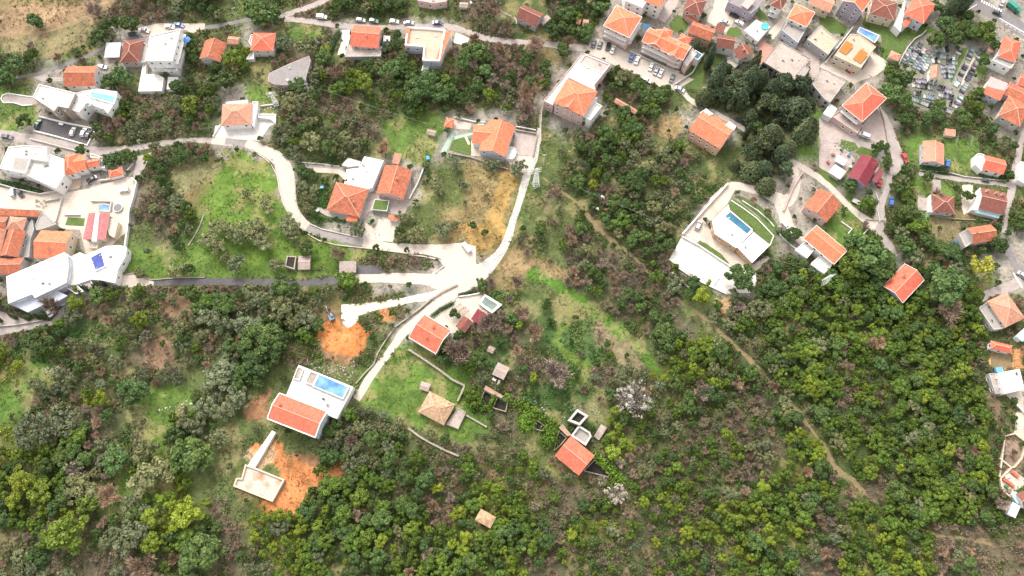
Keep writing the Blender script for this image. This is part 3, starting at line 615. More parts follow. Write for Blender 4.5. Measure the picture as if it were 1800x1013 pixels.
S('yard', 'G', [(1030, 84), (1048, 68), (1068, 72), (1100, 92), (1220, 140), (1186, 160), (1150, 150), (1095, 118), (1060, 105)], 'road_white', .074)
S('yard', 'A3', [(380, 0), (450, 0), (420, 70), (350, 160), (300, 130), (340, 60)], 'pinkdeck', .06)
S('yard', 'A3', [(700, 0), (790, 0), (850, 100), (830, 160), (780, 230), (720, 190), (640, 150), (690, 60)], 'road_white', .06)
S('yard', 'A3', [(760, 40), (830, 60), (900, 120), (900, 190), (840, 150), (780, 90)], 'creamdeck', .07)
S('lawn', 'A3', [(790, 195), (860, 190), (900, 240), (850, 260), (780, 265)], 'turf', .05)
S('lawn', 'A3', [(700, 400), (790, 440), (840, 490), (760, 510), (690, 480)], 'turf', .05)
S('lawn', 'A3', [(880, 430), (960, 330), (980, 350), (910, 450), (870, 450)], 'turf', .05)
S('terrace', 'A3', [(950, 430), (1040, 455), (1110, 335), (1035, 280), (985, 320), (1000, 370)], 'terracotta', .12)
S('yard', 'A3', [(1060, 245), (1180, 110), (1210, 130), (1160, 210), (1110, 280)], 'road_white', .065)
S('yard', 'A3', [(1270, 330), (1390, 340), (1430, 370), (1430, 600), (1350, 590), (1370, 430)], 'pinkdeck', .06)
S('yard', 'A4', [(70, 400), (300, 490), (360, 540), (300, 560), (240, 590), (190, 560), (0, 470), (30, 430)], 'creamdeck', .07)
S('yard', 'A4', [(330, 330), (470, 430), (460, 480), (380, 540), (290, 500), (340, 440)], 'creamdeck', .075)
S('yard', 'A4', [(300, 880), (410, 740), (470, 800), (560, 1010), (420, 1010), (290, 940)], 'pinkdeck', .05)
S('yard', 'A4', [(0, 830), (60, 800), (290, 940), (260, 990), (100, 1000), (0, 960)], 'pinkdeck', .06)
S('yard', 'G', [(1440, 240), (1470, 225), (1520, 250), (1555, 255), (1560, 290), (1530, 270), (1480, 250), (1460, 270), (1450, 290)], 'road_pink', .05)
for pts in ([(150, 60), (250, 85), (275, 125), (210, 150), (150, 110)], [(250, 150), (290, 110), (420, 150), (400, 190), (290, 180)], [(0, 255), (60, 300), (140, 370), (120, 400), (40, 340), (0, 300)], [(420, 200), (440, 250), (430, 420), (405, 400), (425, 300)]): S('garden_grass', 'B4', pts, 'turf', .085)
for t_, pts in (('A3', [(440, 100), (520, 170), (500, 220), (400, 230), (380, 170)]), ('A3', [(970, 30), (1050, 90), (1080, 150), (1010, 130), (930, 60)]), ('A3', [(560, 420), (640, 470), (600, 640), (470, 590)]), ('A4', [(0, 100), (90, 120), (200, 190), (180, 240), (60, 230), (0, 180)]), ('A4', [(320, 110), (490, 190), (480, 250), (400, 240), (300, 170)]), ('A4', [(430, 240), (560, 180), (640, 260), (580, 370), (440, 340)]), ('A4', [(1090, 400), (1180, 330), (1190, 480), (1110, 560)]), ('A4', [(0, 790), (30, 810), (90, 900), (60, 960), (0, 900)])): S('garden_grass', t_, pts, 'turf', .045)
S('yard', 'B4', [(0, 120), (60, 80), (190, 130), (250, 200), (190, 290), (150, 350), (60, 290), (0, 260)], 'pinkdeck', .055)
S('yard', 'B4', [(1000, 380), (1070, 375), (1080, 480), (1050, 560), (1010, 590), (985, 500)], 'creamdeck', .06)
S('yard', 'B4', [(790, 340), (850, 345), (850, 430), (790, 430)], 'road_pink', .05)
S('yard', 'C4', [(1110, 180), (1300, 110), (1400, 60), (1430, 130), (1350, 170), (1160, 215)], 'road_pink', .07)
S('yard', 'E5', [(240, 290), (348, 250), (348, 400), (290, 345)], 'creamdeck', .06)
S('yard', 'E5', [(215, 760), (270, 705), (348, 760), (348, 800), (280, 850), (220, 830)], 'creamdeck', .06)
S('yard', 'E5', [(300, 395), (348, 400), (348, 560), (290, 515), (300, 450)], 'creamdeck', .07)
S('yard', 'E5', [(160, 50), (275, 68), (275, 150), (165, 145)], 'track', .05)
S('court', 'G', [(1198, 417), (1228, 430), (1282, 466), (1328, 480), (1330, 497), (1318, 515), (1280, 517), (1232, 497), (1176, 457)], 'deck', .10)
S('yard', 'B3', [(470, 740), (780, 385), (850, 400), (790, 510), (680, 620), (660, 680), (700, 730), (830, 850), (950, 940), (1080, 870), (1090, 890), (985, 985), (800, 935), (650, 790), (600, 770), (560, 790)], 'creamdeck', .094)
S('lawn', 'B3', [(790, 512), (835, 478), (900, 520), (1010, 610), (1112, 740), (1078, 802), (960, 690), (820, 560)], 'turf', .10)
S('lawn', 'B3', [(850, 460), (900, 462), (1010, 520), (1100, 600), (1140, 660), (1112, 735), (1010, 600), (900, 510)], 'turf', .06)
S('artificial_turf', 'B3', [(600, 775), (655, 800), (745, 860), (800, 925), (790, 942), (585, 800)], 'turf', .115)
S('cemetery_ground', 'E1', [(130, 400), (180, 260), (300, 80), (440, 10), (520, 130), (800, 240), (900, 130), (1090, 150), (1100, 320), (960, 620), (860, 900), (800, 985), (640, 930), (500, 890), (190, 850), (190, 480)], 'graveground', .06)
S('cemetery_grass', 'E1', [(880, 170), (960, 160), (800, 500), (760, 580), (740, 560)], 'turf', .075)
S('cemetery_path', 'E1', [(1020, 280), (1045, 285), (950, 450), (900, 620), (870, 600), (940, 420)], 'creamdeck', .07)
# ------------------------------------------------------------------ building blocks
def flip_ccw(pts):
    a = sum(pts[i][0] * pts[(i + 1) % len(pts)][1] - pts[(i + 1) % len(pts)][0] * pts[i][1] for i in range(len(pts)))
    return pts if a > 0 else pts[::-1]
def window_mb(mb, c, u, nrm, w=1.15, h=1.3, z=0, shutters=False):
    """frame m0, glass m1, sill m0, standing proud of a wall with outward normal nrm at c"""
    ux, uy = u; nx_, ny_ = nrm
    def q(a, b, o): return (c[0] + ux * a + nx_ * o, c[1] + uy * a + ny_ * o, z + b)
    def slab(a0, a1, b0, b1, o0, o1, m):
        p = [q(a0, b0, o1), q(a1, b0, o1), q(a1, b1, o1), q(a0, b1, o1)]; r = [q(a0, b0, o0), q(a1, b0, o0), q(a1, b1, o0), q(a0, b1, o0)]
        mb.poly(p, m)
        for i in range(4): j = (i + 1) % 4; mb.poly([r[i], r[j], p[j], p[i]], m)
    t = .10
    slab(-w / 2, w / 2, h / 2 - t, h / 2, .004, .07, 0); slab(-w / 2, w / 2, -h / 2, -h / 2 + t, .004, .07, 0)
    slab(-w / 2, -w / 2 + t, -h / 2 + t, h / 2 - t, .004, .07, 0); slab(w / 2 - t, w / 2, -h / 2 + t, h / 2 - t, .004, .07, 0)
    slab(-w / 2 + t, w / 2 - t, -h / 2 + t, h / 2 - t, .004, .025, 1)
    slab(-w / 2 - .08, w / 2 + .08, -h / 2 - .09, -h / 2 - .01, .004, .17, 0)
def roof_faces(L, W, typ, rise, rd, ov=0.0):
    """returns list of faces [(x,y,dz)] in local block coordinates (0..L, 0..W) for roof top surface, plus ridge/hip lines"""
    if typ == 'gable':
        if rd == 'x':
            r0, r1 = (0, W / 2, rise), (L, W / 2, rise)
            return [[(0, 0, 0), (L, 0, 0), r1, r0], [(L, W, 0), (0, W, 0), r0, r1]], [(r0, r1)]
        r0, r1 = (L / 2, 0, rise), (L / 2, W, rise)
        return [[(0, W, 0), (0, 0, 0), r0, r1], [(L, 0, 0), (L, W, 0), r1, r0]], [(r0, r1)]
    if typ == 'shed':
        return [[(0, 0, 0), (L, 0, 0), (L, W, rise), (0, W, rise)]], []
    k = min(L, W) / 2 * .98
    if rd == 'x' :
        k = min(k, L / 2 * .98)
        r0, r1 = (k, W / 2, rise), (L - k, W / 2, rise)
        return [[(0, 0, 0), (L, 0, 0), r1, r0], [(L, 0, 0), (L, W, 0), r1], [(L, W, 0), (0, W, 0), r0, r1], [(0, W, 0), (0, 0, 0), r0]], [(r0, r1), ((0, 0, 0), r0), ((0, W, 0), r0), ((L, 0, 0), r1), ((L, W, 0), r1)]
    k = min(k, W / 2 * .98)
    r0, r1 = (L / 2, k, rise), (L / 2, W - k, rise)
    return [[(0, 0, 0), (L, 0, 0), r0], [(L, 0, 0), (L, W, 0), r1, r0], [(L, W, 0), (0, W, 0), r1], [(0, W, 0), (0, 0, 0), r0, r1]], [(r0, r1), ((0, 0, 0), r0), ((L, 0, 0), r0), ((0, W, 0), r1), ((L, W, 0), r1)]
def newell(pts):
    n = Vector((0, 0, 0))
    for i in range(len(pts)):
        a, b = Vector(pts[i]), Vector(pts[(i + 1) % len(pts)]); n += a.cross(b)
    return n.normalized()
def slope_uv(pts):
    n = newell(pts); e = Vector((-n.y, n.x, 0))
    if e.length < 1e-3: e = Vector((1, 0, 0))
    e.normalize(); s = n.cross(e)
    return [(Vector(p).dot(e), Vector(p).dot(s)) for p in pts]
def shrink(pts, d):
    """inward offset of ccw polygon"""
    n = len(pts); out = []
    for i in range(n):
        p0, p1, p2 = Vector(pts[i - 1][:2]), Vector(pts[i][:2]), Vector(pts[(i + 1) % n][:2])
        e1 = (p1 - p0).normalized(); e2 = (p2 - p1).normalized(); n1 = Vector((-e1.y, e1.x)); n2 = Vector((-e2.y, e2.x))
        b = n1 + n2
        k = d / max(.35, (1 + n1.dot(n2)) ) 
        out.append((p1.x + b.x * k, p1.y + b.y * k))
    return out
def building(name, label, cat, tile, blocks, lm=None, group=None, door=True):
    b0 = blocks[0]; ps = [P(b0.get('tile', tile), *p) for p in b0['p']]
    cx = sum(p[0] for p in ps) / len(ps); cy = sum(p[1] for p in ps) / len(ps)
    if lm: LM.append((cx, cy, lm))
    base = at(cx, cy, b0['h']); gz = hz(base.x, base.y); base.z = gz
    root = empty(name, base); tag(root, label, cat, group)
    done_door = not door
    for bi, b in enumerate(blocks):
        t = b['t']; h = b['h']; zt = gz + h; zb = gz + b.get('z0', -1.6)
        tl = b.get('tile', tile); wp = [at_z(*P(tl, *p), zt) for p in b['p']]
        wall = M[b.get('wall', 'white')]; roof = M[b.get('roof', 'orange')]; ov = b.get('ov', .45)
        if t in ('gable', 'hip', 'shed'):
            A, B_, C = [Vector(q[:2]) for q in wp[:3]]
            u = (B_ - A); L = u.length; u.normalize(); n = Vector((-u.y, u.x)); dC = C - B_
            W = dC.dot(n)
            if W < 0: n = -n; W = -W
            W = max(W, 1.5)
            if u.x * n.y - u.y * n.x < 0:      # keep right-handed
                A, u = A + u * L, -u
            g = lambda x, y: (A.x + u.x * x + n.x * y, A.y + u.y * x + n.y * y)
            rise = b.get('rise', 2.2); rd = b.get('rd', 'x')
            i0 = ov; wb = [g(i0, i0), g(L - i0, i0), g(L - i0, W - i0), g(i0, W - i0)]
            faces, lines = roof_faces(L, W, t, rise, rd)
            MASK.append([g(0, 0), g(L, 0), g(L, W), g(0, W)])
            mb = MB(); mb.prism(wb, zb, zt - .1, 0)
            if t == 'gable':
                if rd == 'x':
                    for x in (i0, L - i0):
                        p = [(*g(x, i0), zt - .1), (*g(x, W - i0), zt - .1), (*g(x, W / 2), zt + rise - .12 - rise * 2 * 0 / W)]; q = .18 * (1 if x > i0 else -1)
                        p2 = [(*g(x - q, i0), zt - .1), (*g(x - q, W - i0), zt - .1), (*g(x - q, W / 2), zt + rise - .12)]
                        mb.poly(p); mb.poly(p2[::-1])
                else:
                    for y in (i0, W - i0):
                        q = .18 * (1 if y > i0 else -1)
                        mb.poly([(*g(i0, y), zt - .1), (*g(L - i0, y), zt - .1), (*g(L / 2, y), zt + rise - .12)])
                        mb.poly([(*g(i0, y - q), zt - .1), (*g(L / 2, y - q), zt + rise - .12), (*g(L - i0, y - q), zt - .1)])
            if t == 'shed':
                mb.prism([wb[2], wb[3], g(i0, W - i0 - .2), g(L - i0, W - i0 - .2)], zt - .1, zt + rise * (1 - i0 / W) - .15, 0)
            w = mb.build('wall', [wall], root, base, fix=False)
            mb = MB()
            for f in faces:
                top = [(*g(x, y), zt + z) for x, y, z in f]
                nn = newell(top)
                if nn.z < 0: top = top[::-1]
                mb.poly(top, 0, slope_uv(top)); bot = [(x, y, z - .16) for x, y, z in top]; mb.poly(bot[::-1], 1)
            per = [(0, 0), (L, 0), (L, W), (0, W)]
            rim = 2 if b.get('rim') else 1
            for k in range(4):
                a, c = per[k], per[(k + 1) % 4]
                def hz_(p):
                    for f in faces:
                        for q in f:
                            if abs(q[0] - p[0]) < 1e-6 and abs(q[1] - p[1]) < 1e-6: return q[2]
                    return 0
                mid = [q for l in lines[:1] for q in l if (abs(q[0] - a[0]) < 1e-6 and abs(q[0] - c[0]) < 1e-6) or (abs(q[1] - a[1]) < 1e-6 and abs(q[1] - c[1]) < 1e-6)] if t == 'gable' else []
                seq = [(*a, hz_(a))] + [m_ for m_ in mid[:1]] + [(*c, hz_(c))]
                for s1, s2 in zip(seq, seq[1:]):
                    P1, P2 = (*g(s1[0], s1[1]), zt + s1[2]), (*g(s2[0], s2[1]), zt + s2[2])
                    mb.poly([(P1[0], P1[1], P1[2] - .16), (P2[0], P2[1], P2[2] - .16), P2, P1], rim)
                    if b.get('rim'):
                        mb.bar((P1[0], P1[1], P1[2] + .03), (P2[0], P2[1], P2[2] + .03), b['rim'], 2)
            for l in lines:
                if b.get('ridge', True): mb.bar((*g(l[0][0], l[0][1]), zt + l[0][2] + .03), (*g(l[1][0], l[1][1]), zt + l[1][2] + .03), .11, 3)
            rf = mb.build('roof', [roof, M['offwhite'], M[b.get('rimmat', 'white')], M[b.get('ridgemat', 'ridge')]], root, base)
            for (fx, fy) in b.get('chim', []):
                mb = MB(); z = zt + rise * .55; cxy = g(L * fx, W * fy); mb.box((cxy[0], cxy[1], z + .35), (.75, .75, 1.9), math.atan2(u.y, u.x)); mb.box((cxy[0], cxy[1], z + 1.35), (.95, .95, .14), math.atan2(u.y, u.x), 1)
                ch = mb.build('chimney', [M['offwhite'], M['old']], rf, base)
            if t != 'shed' and b.get('dish'):
                pass
        else:
            pts = flip_ccw([tuple(q[:2]) for q in wp]); wb = pts; MASK.append(pts)
            ph = b.get('par', .55); th = b.get('pth', .28)
            mb = MB(); mb.prism(pts, zb, zt, 0); mb.build('wall', [wall], root, base)
            mb = MB(); inn = shrink(pts, th); n = len(pts)
            mb.poly([(x, y, zt + .05) for x, y in inn], 0)
            if ph > 0:
                for k in range(n):
                    j = (k + 1) % n; a, c, ci, ai = pts[k], pts[j], inn[j], inn[k]
                    mb.poly([(a[0], a[1], zt + ph), (c[0], c[1], zt + ph), (ci[0], ci[1], zt + ph), (ai[0], ai[1], zt + ph)], 1)
                    mb.poly([(ai[0], ai[1], zt + ph), (ci[0], ci[1], zt + ph), (ci[0], ci[1], zt - .02), (ai[0], ai[1], zt - .02)], 1)
                    mb.poly([(c[0], c[1], zt + ph), (a[0], a[1], zt + ph), (a[0], a[1], zt + .002), (c[0], c[1], zt + .002)], 1)
            rf = mb.build('roof' if b.get('isroof', True) else 'terrace', [roof, M[b.get('parmat', b.get('wall', 'white'))]], root, base)
            ar = abs(sum(pts[i][0] * pts[i - 1][1] - pts[i - 1][0] * pts[i][1] for i in range(n))) / 2
            if h > 2.9 and ar > 45 and b['roof'] not in ('cobble', 'dark'):
                c0 = Vector((sum(q[0] for q in pts) / n, sum(q[1] for q in pts) / n)); rr = random.Random(int(ar * 10))
                for k in range(2 + int(ar > 150) + int(ar > 300)):
                    e_ = Vector(pts[rr.randrange(n)]); v_ = c0.lerp(e_, rr.uniform(.15, .6)); a_ = math.atan2(pts[1][1] - pts[0][1], pts[1][0] - pts[0][0])
                    if not inpoly(np.array([v_.x]), np.array([v_.y]), shrink(pts, 1.2))[0]: continue
                    mb = MB(); typ = rr.choice(('vent', 'skylight', 'air_conditioner'))
                    if typ == 'vent': mb.cyl((v_.x, v_.y, zt + .051), .22, .55, 8); mb.cyl((v_.x, v_.y, zt + .62), .34, .12, 8)
                    elif typ == 'skylight': mb.box((v_.x, v_.y, zt + .17), (1.3, .9, .22), a_, 0); mb.box((v_.x, v_.y, zt + .30), (1.1, .7, .03), a_, 1)
                    else: mb.box((v_.x, v_.y, zt + .45), (.95, .45, .75), a_, 0); mb.box((v_.x, v_.y, zt + .845), (.5, .3, .03), a_, 1)
                    mb.build(typ, [M['offwhite'], M['glass']], rf, base)
        # windows on sides that face the valley
        fl = b.get('fl', 0)
        if fl:
            wmat = [M['frame'] if b.get('frames', True) else M['dark'], M['glass']]; n = len(wb); zw0 = gz + b.get('wz', 1.5)  # empty openings get surrounds painted near-black like the shade inside
            for k in range(n):
                a, c = Vector(wb[k]), Vector(wb[(k + 1) % n]); e = c - a; Ls = e.length
                if Ls < 2.2: continue
                e.normalize(); nr = Vector((e.y, -e.x)); mid = (a + c) / 2
                if nr.dot(-mid.normalized()) < -0.15: continue
                if 'sides' in b and k not in b['sides']: continue
                cnt = max(1, int((Ls - 1.2) / b.get('sp', 3.1))); stp = Ls / cnt
                for f in range(fl):
                    zz = gz + h - 1.45 - b.get('fh', 2.9) * (fl - 1 - f) 
                    for i in range(cnt):
                        if (hash((bi, k, f, i)) % 7) == 0 and cnt > 2: continue
                        c0 = a + e * (stp * (i + .5)); mb = MB()
                        if not done_door and f == 0 and i == cnt // 2:
                            dm = MB(); window_mb(dm, c0, e, nr, 1.1, 2.1, zz - .3); dm.build('door', [M['frame'], M['wood']], root, base); done_door = True; continue
                        window_mb(mb, c0, e, nr, b.get('ww', 1.2), b.get('wh', 1.3), zz)
                        mb.build('window', wmat, root, base)
                if k in b.get('bal', []):
                    for f in range(1, fl) if fl > 1 else [0]:
                        zz = gz + h - 2.55 - b.get('fh', 2.9) * (fl - 1 - f); mb = MB()
                        p0, p1 = a + e * .6, c - e * .6; o = nr * 1.3; q = nr * .006
                        mb.prism([tuple(p0 + q), tuple(p0 + o), tuple(p1 + o), tuple(p1 + q)], zz - .16, zz, 0)
                        for s1, s2 in ((p0 + q, p0 + o), (p0 + o, p1 + o), (p1 + o, p1 + q)):
                            mb.bar((*s1, zz + .95), (*s2, zz + .95), .05, 1)
                            m_ = max(1, int((s2 - s1).length / .9))
                            for i in range(m_ + 1): pp = s1 + (s2 - s1) * i / m_; mb.bar((*pp, zz), (*pp, zz + .95), .035, 1)
                        mb.build('balcony', [M['white'], M['offwhite']], root, base)
    return root
def Bk(t, p, h, roof='orange', wall='white', rise=2.2, rd='x', **k): return dict(t=t, p=p, h=h, roof=roof, wall=wall, rise=rise, rd=rd, **k)

def pool(label, tile, pts, z, mat, rim='white', rw=.4, steps=False):
    w = [at(*P(tile, *p), z) for p in pts]; c = sum(w, Vector()) / len(w); root = empty('swimming_pool', c); tag(root, label, 'swimming pool')
    zz = hz(c.x, c.y) + z; pp = flip_ccw([tuple(at_z(*P(tile, *p), zz)[:2]) for p in pts]); out = shrink(pp, -rw); MASK.append(out); n = len(pp)
    mb = MB()
    for k in range(n):
        j = (k + 1) % n
        mb.poly([(*out[k], zz + .32), (*out[j], zz + .32), (*pp[j], zz + .32), (*pp[k], zz + .32)])
        mb.poly([(*out[k], zz - .5), (*out[j], zz - .5), (*out[j], zz + .32), (*out[k], zz + .32)])
        mb.poly([(*pp[j], zz + .32), (*pp[j], zz), (*pp[k], zz), (*pp[k], zz + .32)][::1])
    mb.build('coping', [M[rim]], root, c)
    mb = MB(); mb.poly([(*q, zz + .17) for q in pp]); mb.build('water', [M[mat]], root, c)
    mb = MB(); a = Vector(pp[0]); e = (Vector(pp[1]) - a).normalized(); q = a + e * .8; nn = Vector((-e.y, e.x))
    for s in (0, .5): p_ = q + e * s; mb.bar((*p_, zz), (*p_, zz + .95), .04); mb.bar((*p_, zz + .95), (*(p_ + nn * .5), zz + .95), .04); mb.bar((*(p_ + nn * .5), zz + .95), (*(p_ + nn * .5), zz + .1), .04)
    mb.build('ladder', [M['metal']], root, c)
    return root
def wall(name, label, tile, pts, hgt_=1.1, th=.35, mat='offwhite', cat=None, z=0):
    w = [at(*P(tile, *p), z) for p in pts]; c = w[0].copy(); mb = MB()
    seg = []
    for a, b in zip(w, w[1:]):
        n = max(1, int((b - a).length / 3.5))
        for i in range(n): seg.append((a.lerp(b, i / n), a.lerp(b, (i + 1) / n)))
    for i, (a, b) in enumerate(seg):
        e = Vector((b.x - a.x, b.y - a.y)); e.normalize(); nn = Vector((-e.y, e.x)) * th / 2; ex = e * (th * .45 if i == len(seg) - 1 else 0)
        za, zb = hz(a.x, a.y) + z, hz(b.x, b.y) + z; hh = hgt_ + random.uniform(-.03, .03)
        mb.prism([(a.x - nn.x, a.y - nn.y), (b.x + ex.x - nn.x, b.y + ex.y - nn.y), (b.x + ex.x + nn.x, b.y + ex.y + nn.y), (a.x + nn.x, a.y + nn.y)], [za - .8, zb - .8, zb - .8, za - .8], [za + hh, zb + hh, zb + hh, za + hh])
        MASK.append([(a.x - nn.x, a.y - nn.y), (b.x - nn.x, b.y - nn.y), (b.x + nn.x, b.y + nn.y), (a.x + nn.x, a.y + nn.y)])
    o = mb.build(name, [M[mat]], None, c); o.location = c
    tag(o, label, cat or name.replace('_', ' ')); return o
def fence(label, tile, pts, h=1.6, z=0, mesh=False):
    w = [at(*P(tile, *p), z) for p in pts]; c = w[0].copy(); root = empty('fence', c); tag(root, label, 'fence')
    rl = MB(); 
    for a, b in zip(w, w[1:]):
        n = max(1, int((b - a).length / 2.5))
        for i in range(n):
            p, q = a.lerp(b, i / n), a.lerp(b, (i + 1) / n); zp, zq = hz(p.x, p.y) + z, hz(q.x, q.y) + z
            mb = MB(); mb.bar((p.x, p.y, zp - .3), (p.x, p.y, zp + h), .05); mb.build('post', [M['metal']], root, c)
            for k in (.35, .65, .98): rl.bar((p.x, p.y, zp + h * k), (q.x, q.y, zq + h * k), .03)
    rl.build('rail', [M['metal']], root, c); return root

# ------------------------------------------------------------------ vehicles
def make_car(kind='hatch'):
    """unit car, 4.3 m long along +X, wheels on z=0"""
    o = empty('parked_car', (0, 0, 0)); L = 4.3; W = 1.72
    prof = {'hatch': [(-2.1, .45, .55), (-2.12, .8, .78), (-1.95, .86, .95), (-1.75, 1.38, .66), (-.4, 1.47, .66), (.35, 1.40, .66), (1.05, .92, .84), (1.85, .78, .82), (2.1, .60, .75), (2.12, .42, .7)],
            'van': [(-2.3, .45, .8), (-2.32, 1.0, .83), (-2.25, 1.85, .74), (-1.0, 1.95, .76), (.9, 1.9, .76), (1.35, 1.2, .84), (2.0, 1.0, .84), (2.3, .75, .78), (2.32, .42, .72)],
            'saloon': [(-2.25, .45, .7), (-2.27, .85, .8), (-1.6, .95, .83), (-1.0, 1.38, .64), (0, 1.43, .64), (.45, 1.36, .64), (1.15, .92, .84), (1.95, .78, .82), (2.22, .60, .76), (2.24, .42, .7)]}[kind]
    mb = MB(); hw = W / 2
    n = len(prof)
    low = [(x, .28) for x, _, _ in prof]
    def ring(x, z, k): # cross-section at station: bottom, waist, top
        return [(x, -hw * .97, .3), (x, -hw, min(.62, z)), (x, -hw * .99, min(.9, z)), (x, -k * hw / .84 if z > .95 else -hw * .93, z), (x, k * hw / .84 if z > .95 else hw * .93, z), (x, hw * .99, min(.9, z)), (x, hw, min(.62, z)), (x, hw * .97, .3)]
    rs = [ring(x, z, k) for x, z, k in prof]
    for a, b in zip(rs, rs[1:]):
        for k in range(8): j = (k + 1) % 8; mb.poly([a[k], b[k], b[j], a[j]], 0)
    mb.poly(rs[0], 0); mb.poly(rs[-1][::-1], 0)
    body = mb.build('body', [M['paintcar']], o, fix=True)
    # glass
    top = [p for p in prof if p[1] > 1.3]; f = [p for p in prof if p[0] > top[-1][0]][0]; r = [p for p in prof if p[0] < top[0][0]][-1]
    gw = .60; mb = MB(); t0, t1 = top[0], top[-1]
    def lerp3(a, b, t): return (a[0] + (b[0] - a[0]) * t, a[1] + (b[1] - a[1]) * t)
    a0, a1 = lerp3((t1[0], t1[1]), (f[0], f[1]), .08), lerp3((t1[0], t1[1]), (f[0], f[1]), .92)
    mb.poly([(a0[0] + .02, -gw, a0[1] + .02), (a1[0] + .02, -gw * 1.1, a1[1] + .03), (a1[0] + .02, gw * 1.1, a1[1] + .03), (a0[0] + .02, gw, a0[1] + .02)])
    mb.build('windscreen', [M['glass']], o)
    mb = MB(); a0, a1 = lerp3((t0[0], t0[1]), (r[0], r[1]), .1), lerp3((t0[0], t0[1]), (r[0], r[1]), .8)
    mb.poly([(a0[0] - .02, gw, a0[1] + .02), (a1[0] - .02, gw * 1.05, a1[1] + .03), (a1[0] - .02, -gw * 1.05, a1[1] + .03), (a0[0] - .02, -gw, a0[1] + .02)]); mb.build('rear_window', [M['glass']], o)
    for s in (-1, 1):
        mb = MB(); z1 = min(t1[1], t0[1]) - .1
        q = [(t0[0] + .05, s * .76, z1), (t1[0] - .05, s * .76, z1), (f[0] - .15, s * .865, .96), (r[0] + .2, s * .865, .96)]
        mb.poly(q if s < 0 else q[::-1]); mb.build('side_window', [M['glass']], o)
        mb = MB(); mb.box((prof[-2][0] + .01, s * .6, .66), (.12, .34, .15)); mb.build('headlight', [M['lamp']], o)
        mb = MB(); mb.box((prof[0][0] + .0, s * .66, .78), (.1, .24, .2)); mb.build('tail_light', [M['red_lamp']], o)
        for x in (-1.3, 1.32):
            mb = MB(); mb.bar((x, s * .66, .31), (x, s * .885, .31), .31, 0, 12); wl = mb.build('wheel', [M['tyre']], o)
            mb = MB(); mb.bar((x, s * .86, .31), (x, s * .90, .31), .19, 0, 8); mb.build('rim', [M['metal']], wl)
    return o
CARS = {k: make_car(k) for k in ('hatch', 'van', 'saloon')}
USED = set()
CARCOL = dict(white=(.80, .80, .80), silver=(.42, .43, .45), grey=(.17, .18, .20), black=(.02, .022, .025), blue=(.04, .12, .38), dark=(.05, .06, .075), red=(.50, .025, .03), green=(.03, .09, .08), pale=(.55, .63, .66), darkblue=(.03, .05, .12))
def car(kind, color, label, tile, x, y, x2, y2, group=None, sc=1.0, z=0.07):
    """centre (x,y) with the nose pointing towards (x2,y2), both in tile pixels"""
    a, b = at(*P(tile, x, y)), at(*P(tile, x2, y2)); rz = math.atan2(b.y - a.y, b.x - a.x)
    src = CARS[kind]
    o = src if kind not in USED else copy_tree(src); USED.add(kind)
    o.location = (a.x, a.y, hz(a.x, a.y) + z + .02); o.rotation_euler = (0, 0, rz); o.scale = (sc, sc, sc)
    o['label'] = label; o['category'] = 'van' if kind == 'van' else 'car'
    o['group'] = group or 'parked cars'
    o.name = 'parked_van' if kind == 'van' else 'parked_car'
    for c in o.children: c.color = (*CARCOL[color], 1)
    MASK.append([(a.x + dx, a.y + dy) for dx, dy in ((-2.5, -2.5), (2.5, -2.5), (2.5, 2.5), (-2.5, 2.5))])
    return o
# ------------------------------------------------------------------ the buildings
Bd = building
# ---- upper left
Bd('villa', 'large white flat-roofed villa with taupe cladding above the asphalt car park', 'house', 'E7', [
    Bk('poly', [(455, 325), (750, 515), (800, 448), (940, 475), (1035, 268), (545, 150)], 8.5, 'deck', 'taupe', par=.6, parmat='white', fl=2, sp=5),
    Bk('poly', [(940, 475), (1085, 530), (1200, 405), (1430, 490), (1480, 545), (1580, 400), (1610, 250), (1350, 210), (1150, 240), (1037, 268)], 6.5, 'deck', 'white', par=.35, fl=2, sp=3.4),
    Bk('shed', [(800, 448), (890, 520), (940, 475)], 7.6, 'taupe', 'taupe', .3, ov=.1),
], lm='the villa with the turquoise pool')
pool('long turquoise pool on the deck of the white villa with taupe cladding', 'E7', [(1235, 315), (1560, 405), (1585, 320), (1262, 250)], 7.0, 'turq')
Bd('house', 'gabled house, upper roof slope bright orange, lower slope brown, beside the turquoise pool', 'house', 'A0', [
    Bk('gable', [(448, 603), (665, 603), (700, 462)], 4.6, 'old', 'white', 2.8, fl=1, sp=4)], lm='the brown and orange gabled house')
Bd('house', 'brown hipped house between a white shed and the big white apartment block', 'house', 'A0', [
    Bk('hip', [(838, 437), (975, 437), (1003, 282)], 4.2, 'brown', 'offwhite', 2.6, rd='y', fl=1), Bk('poly', [(972, 440), (1020, 440), (1030, 320), (1000, 300)], 3.2, 'concrete', 'offwhite')], lm='the brown hipped house by the shed')
Bd('shed', 'open shed under a flat white sheet roof, left of the brown hipped house', 'shed', 'A0', [
    Bk('shed', [(728, 402), (832, 400), (853, 302)], 2.4, 'whitetin', 'dirtyconc', .5)])
Bd('apartment_block', 'tall white flat-roofed apartment block with blue parasols on its balconies', 'apartment block', 'A0', [
    Bk('poly', [(1020, 427), (1205, 432), (1265, 205), (1050, 255)], 9.5, 'deck', 'white', par=.5, fl=3, sp=3, bal=[1, 3, 0]),
    Bk('poly', [(1110, 432), (1145, 485), (1235, 495), (1250, 430)], 4.5, 'deck', 'white', par=.4, fl=1)], lm='the tall white apartment block')
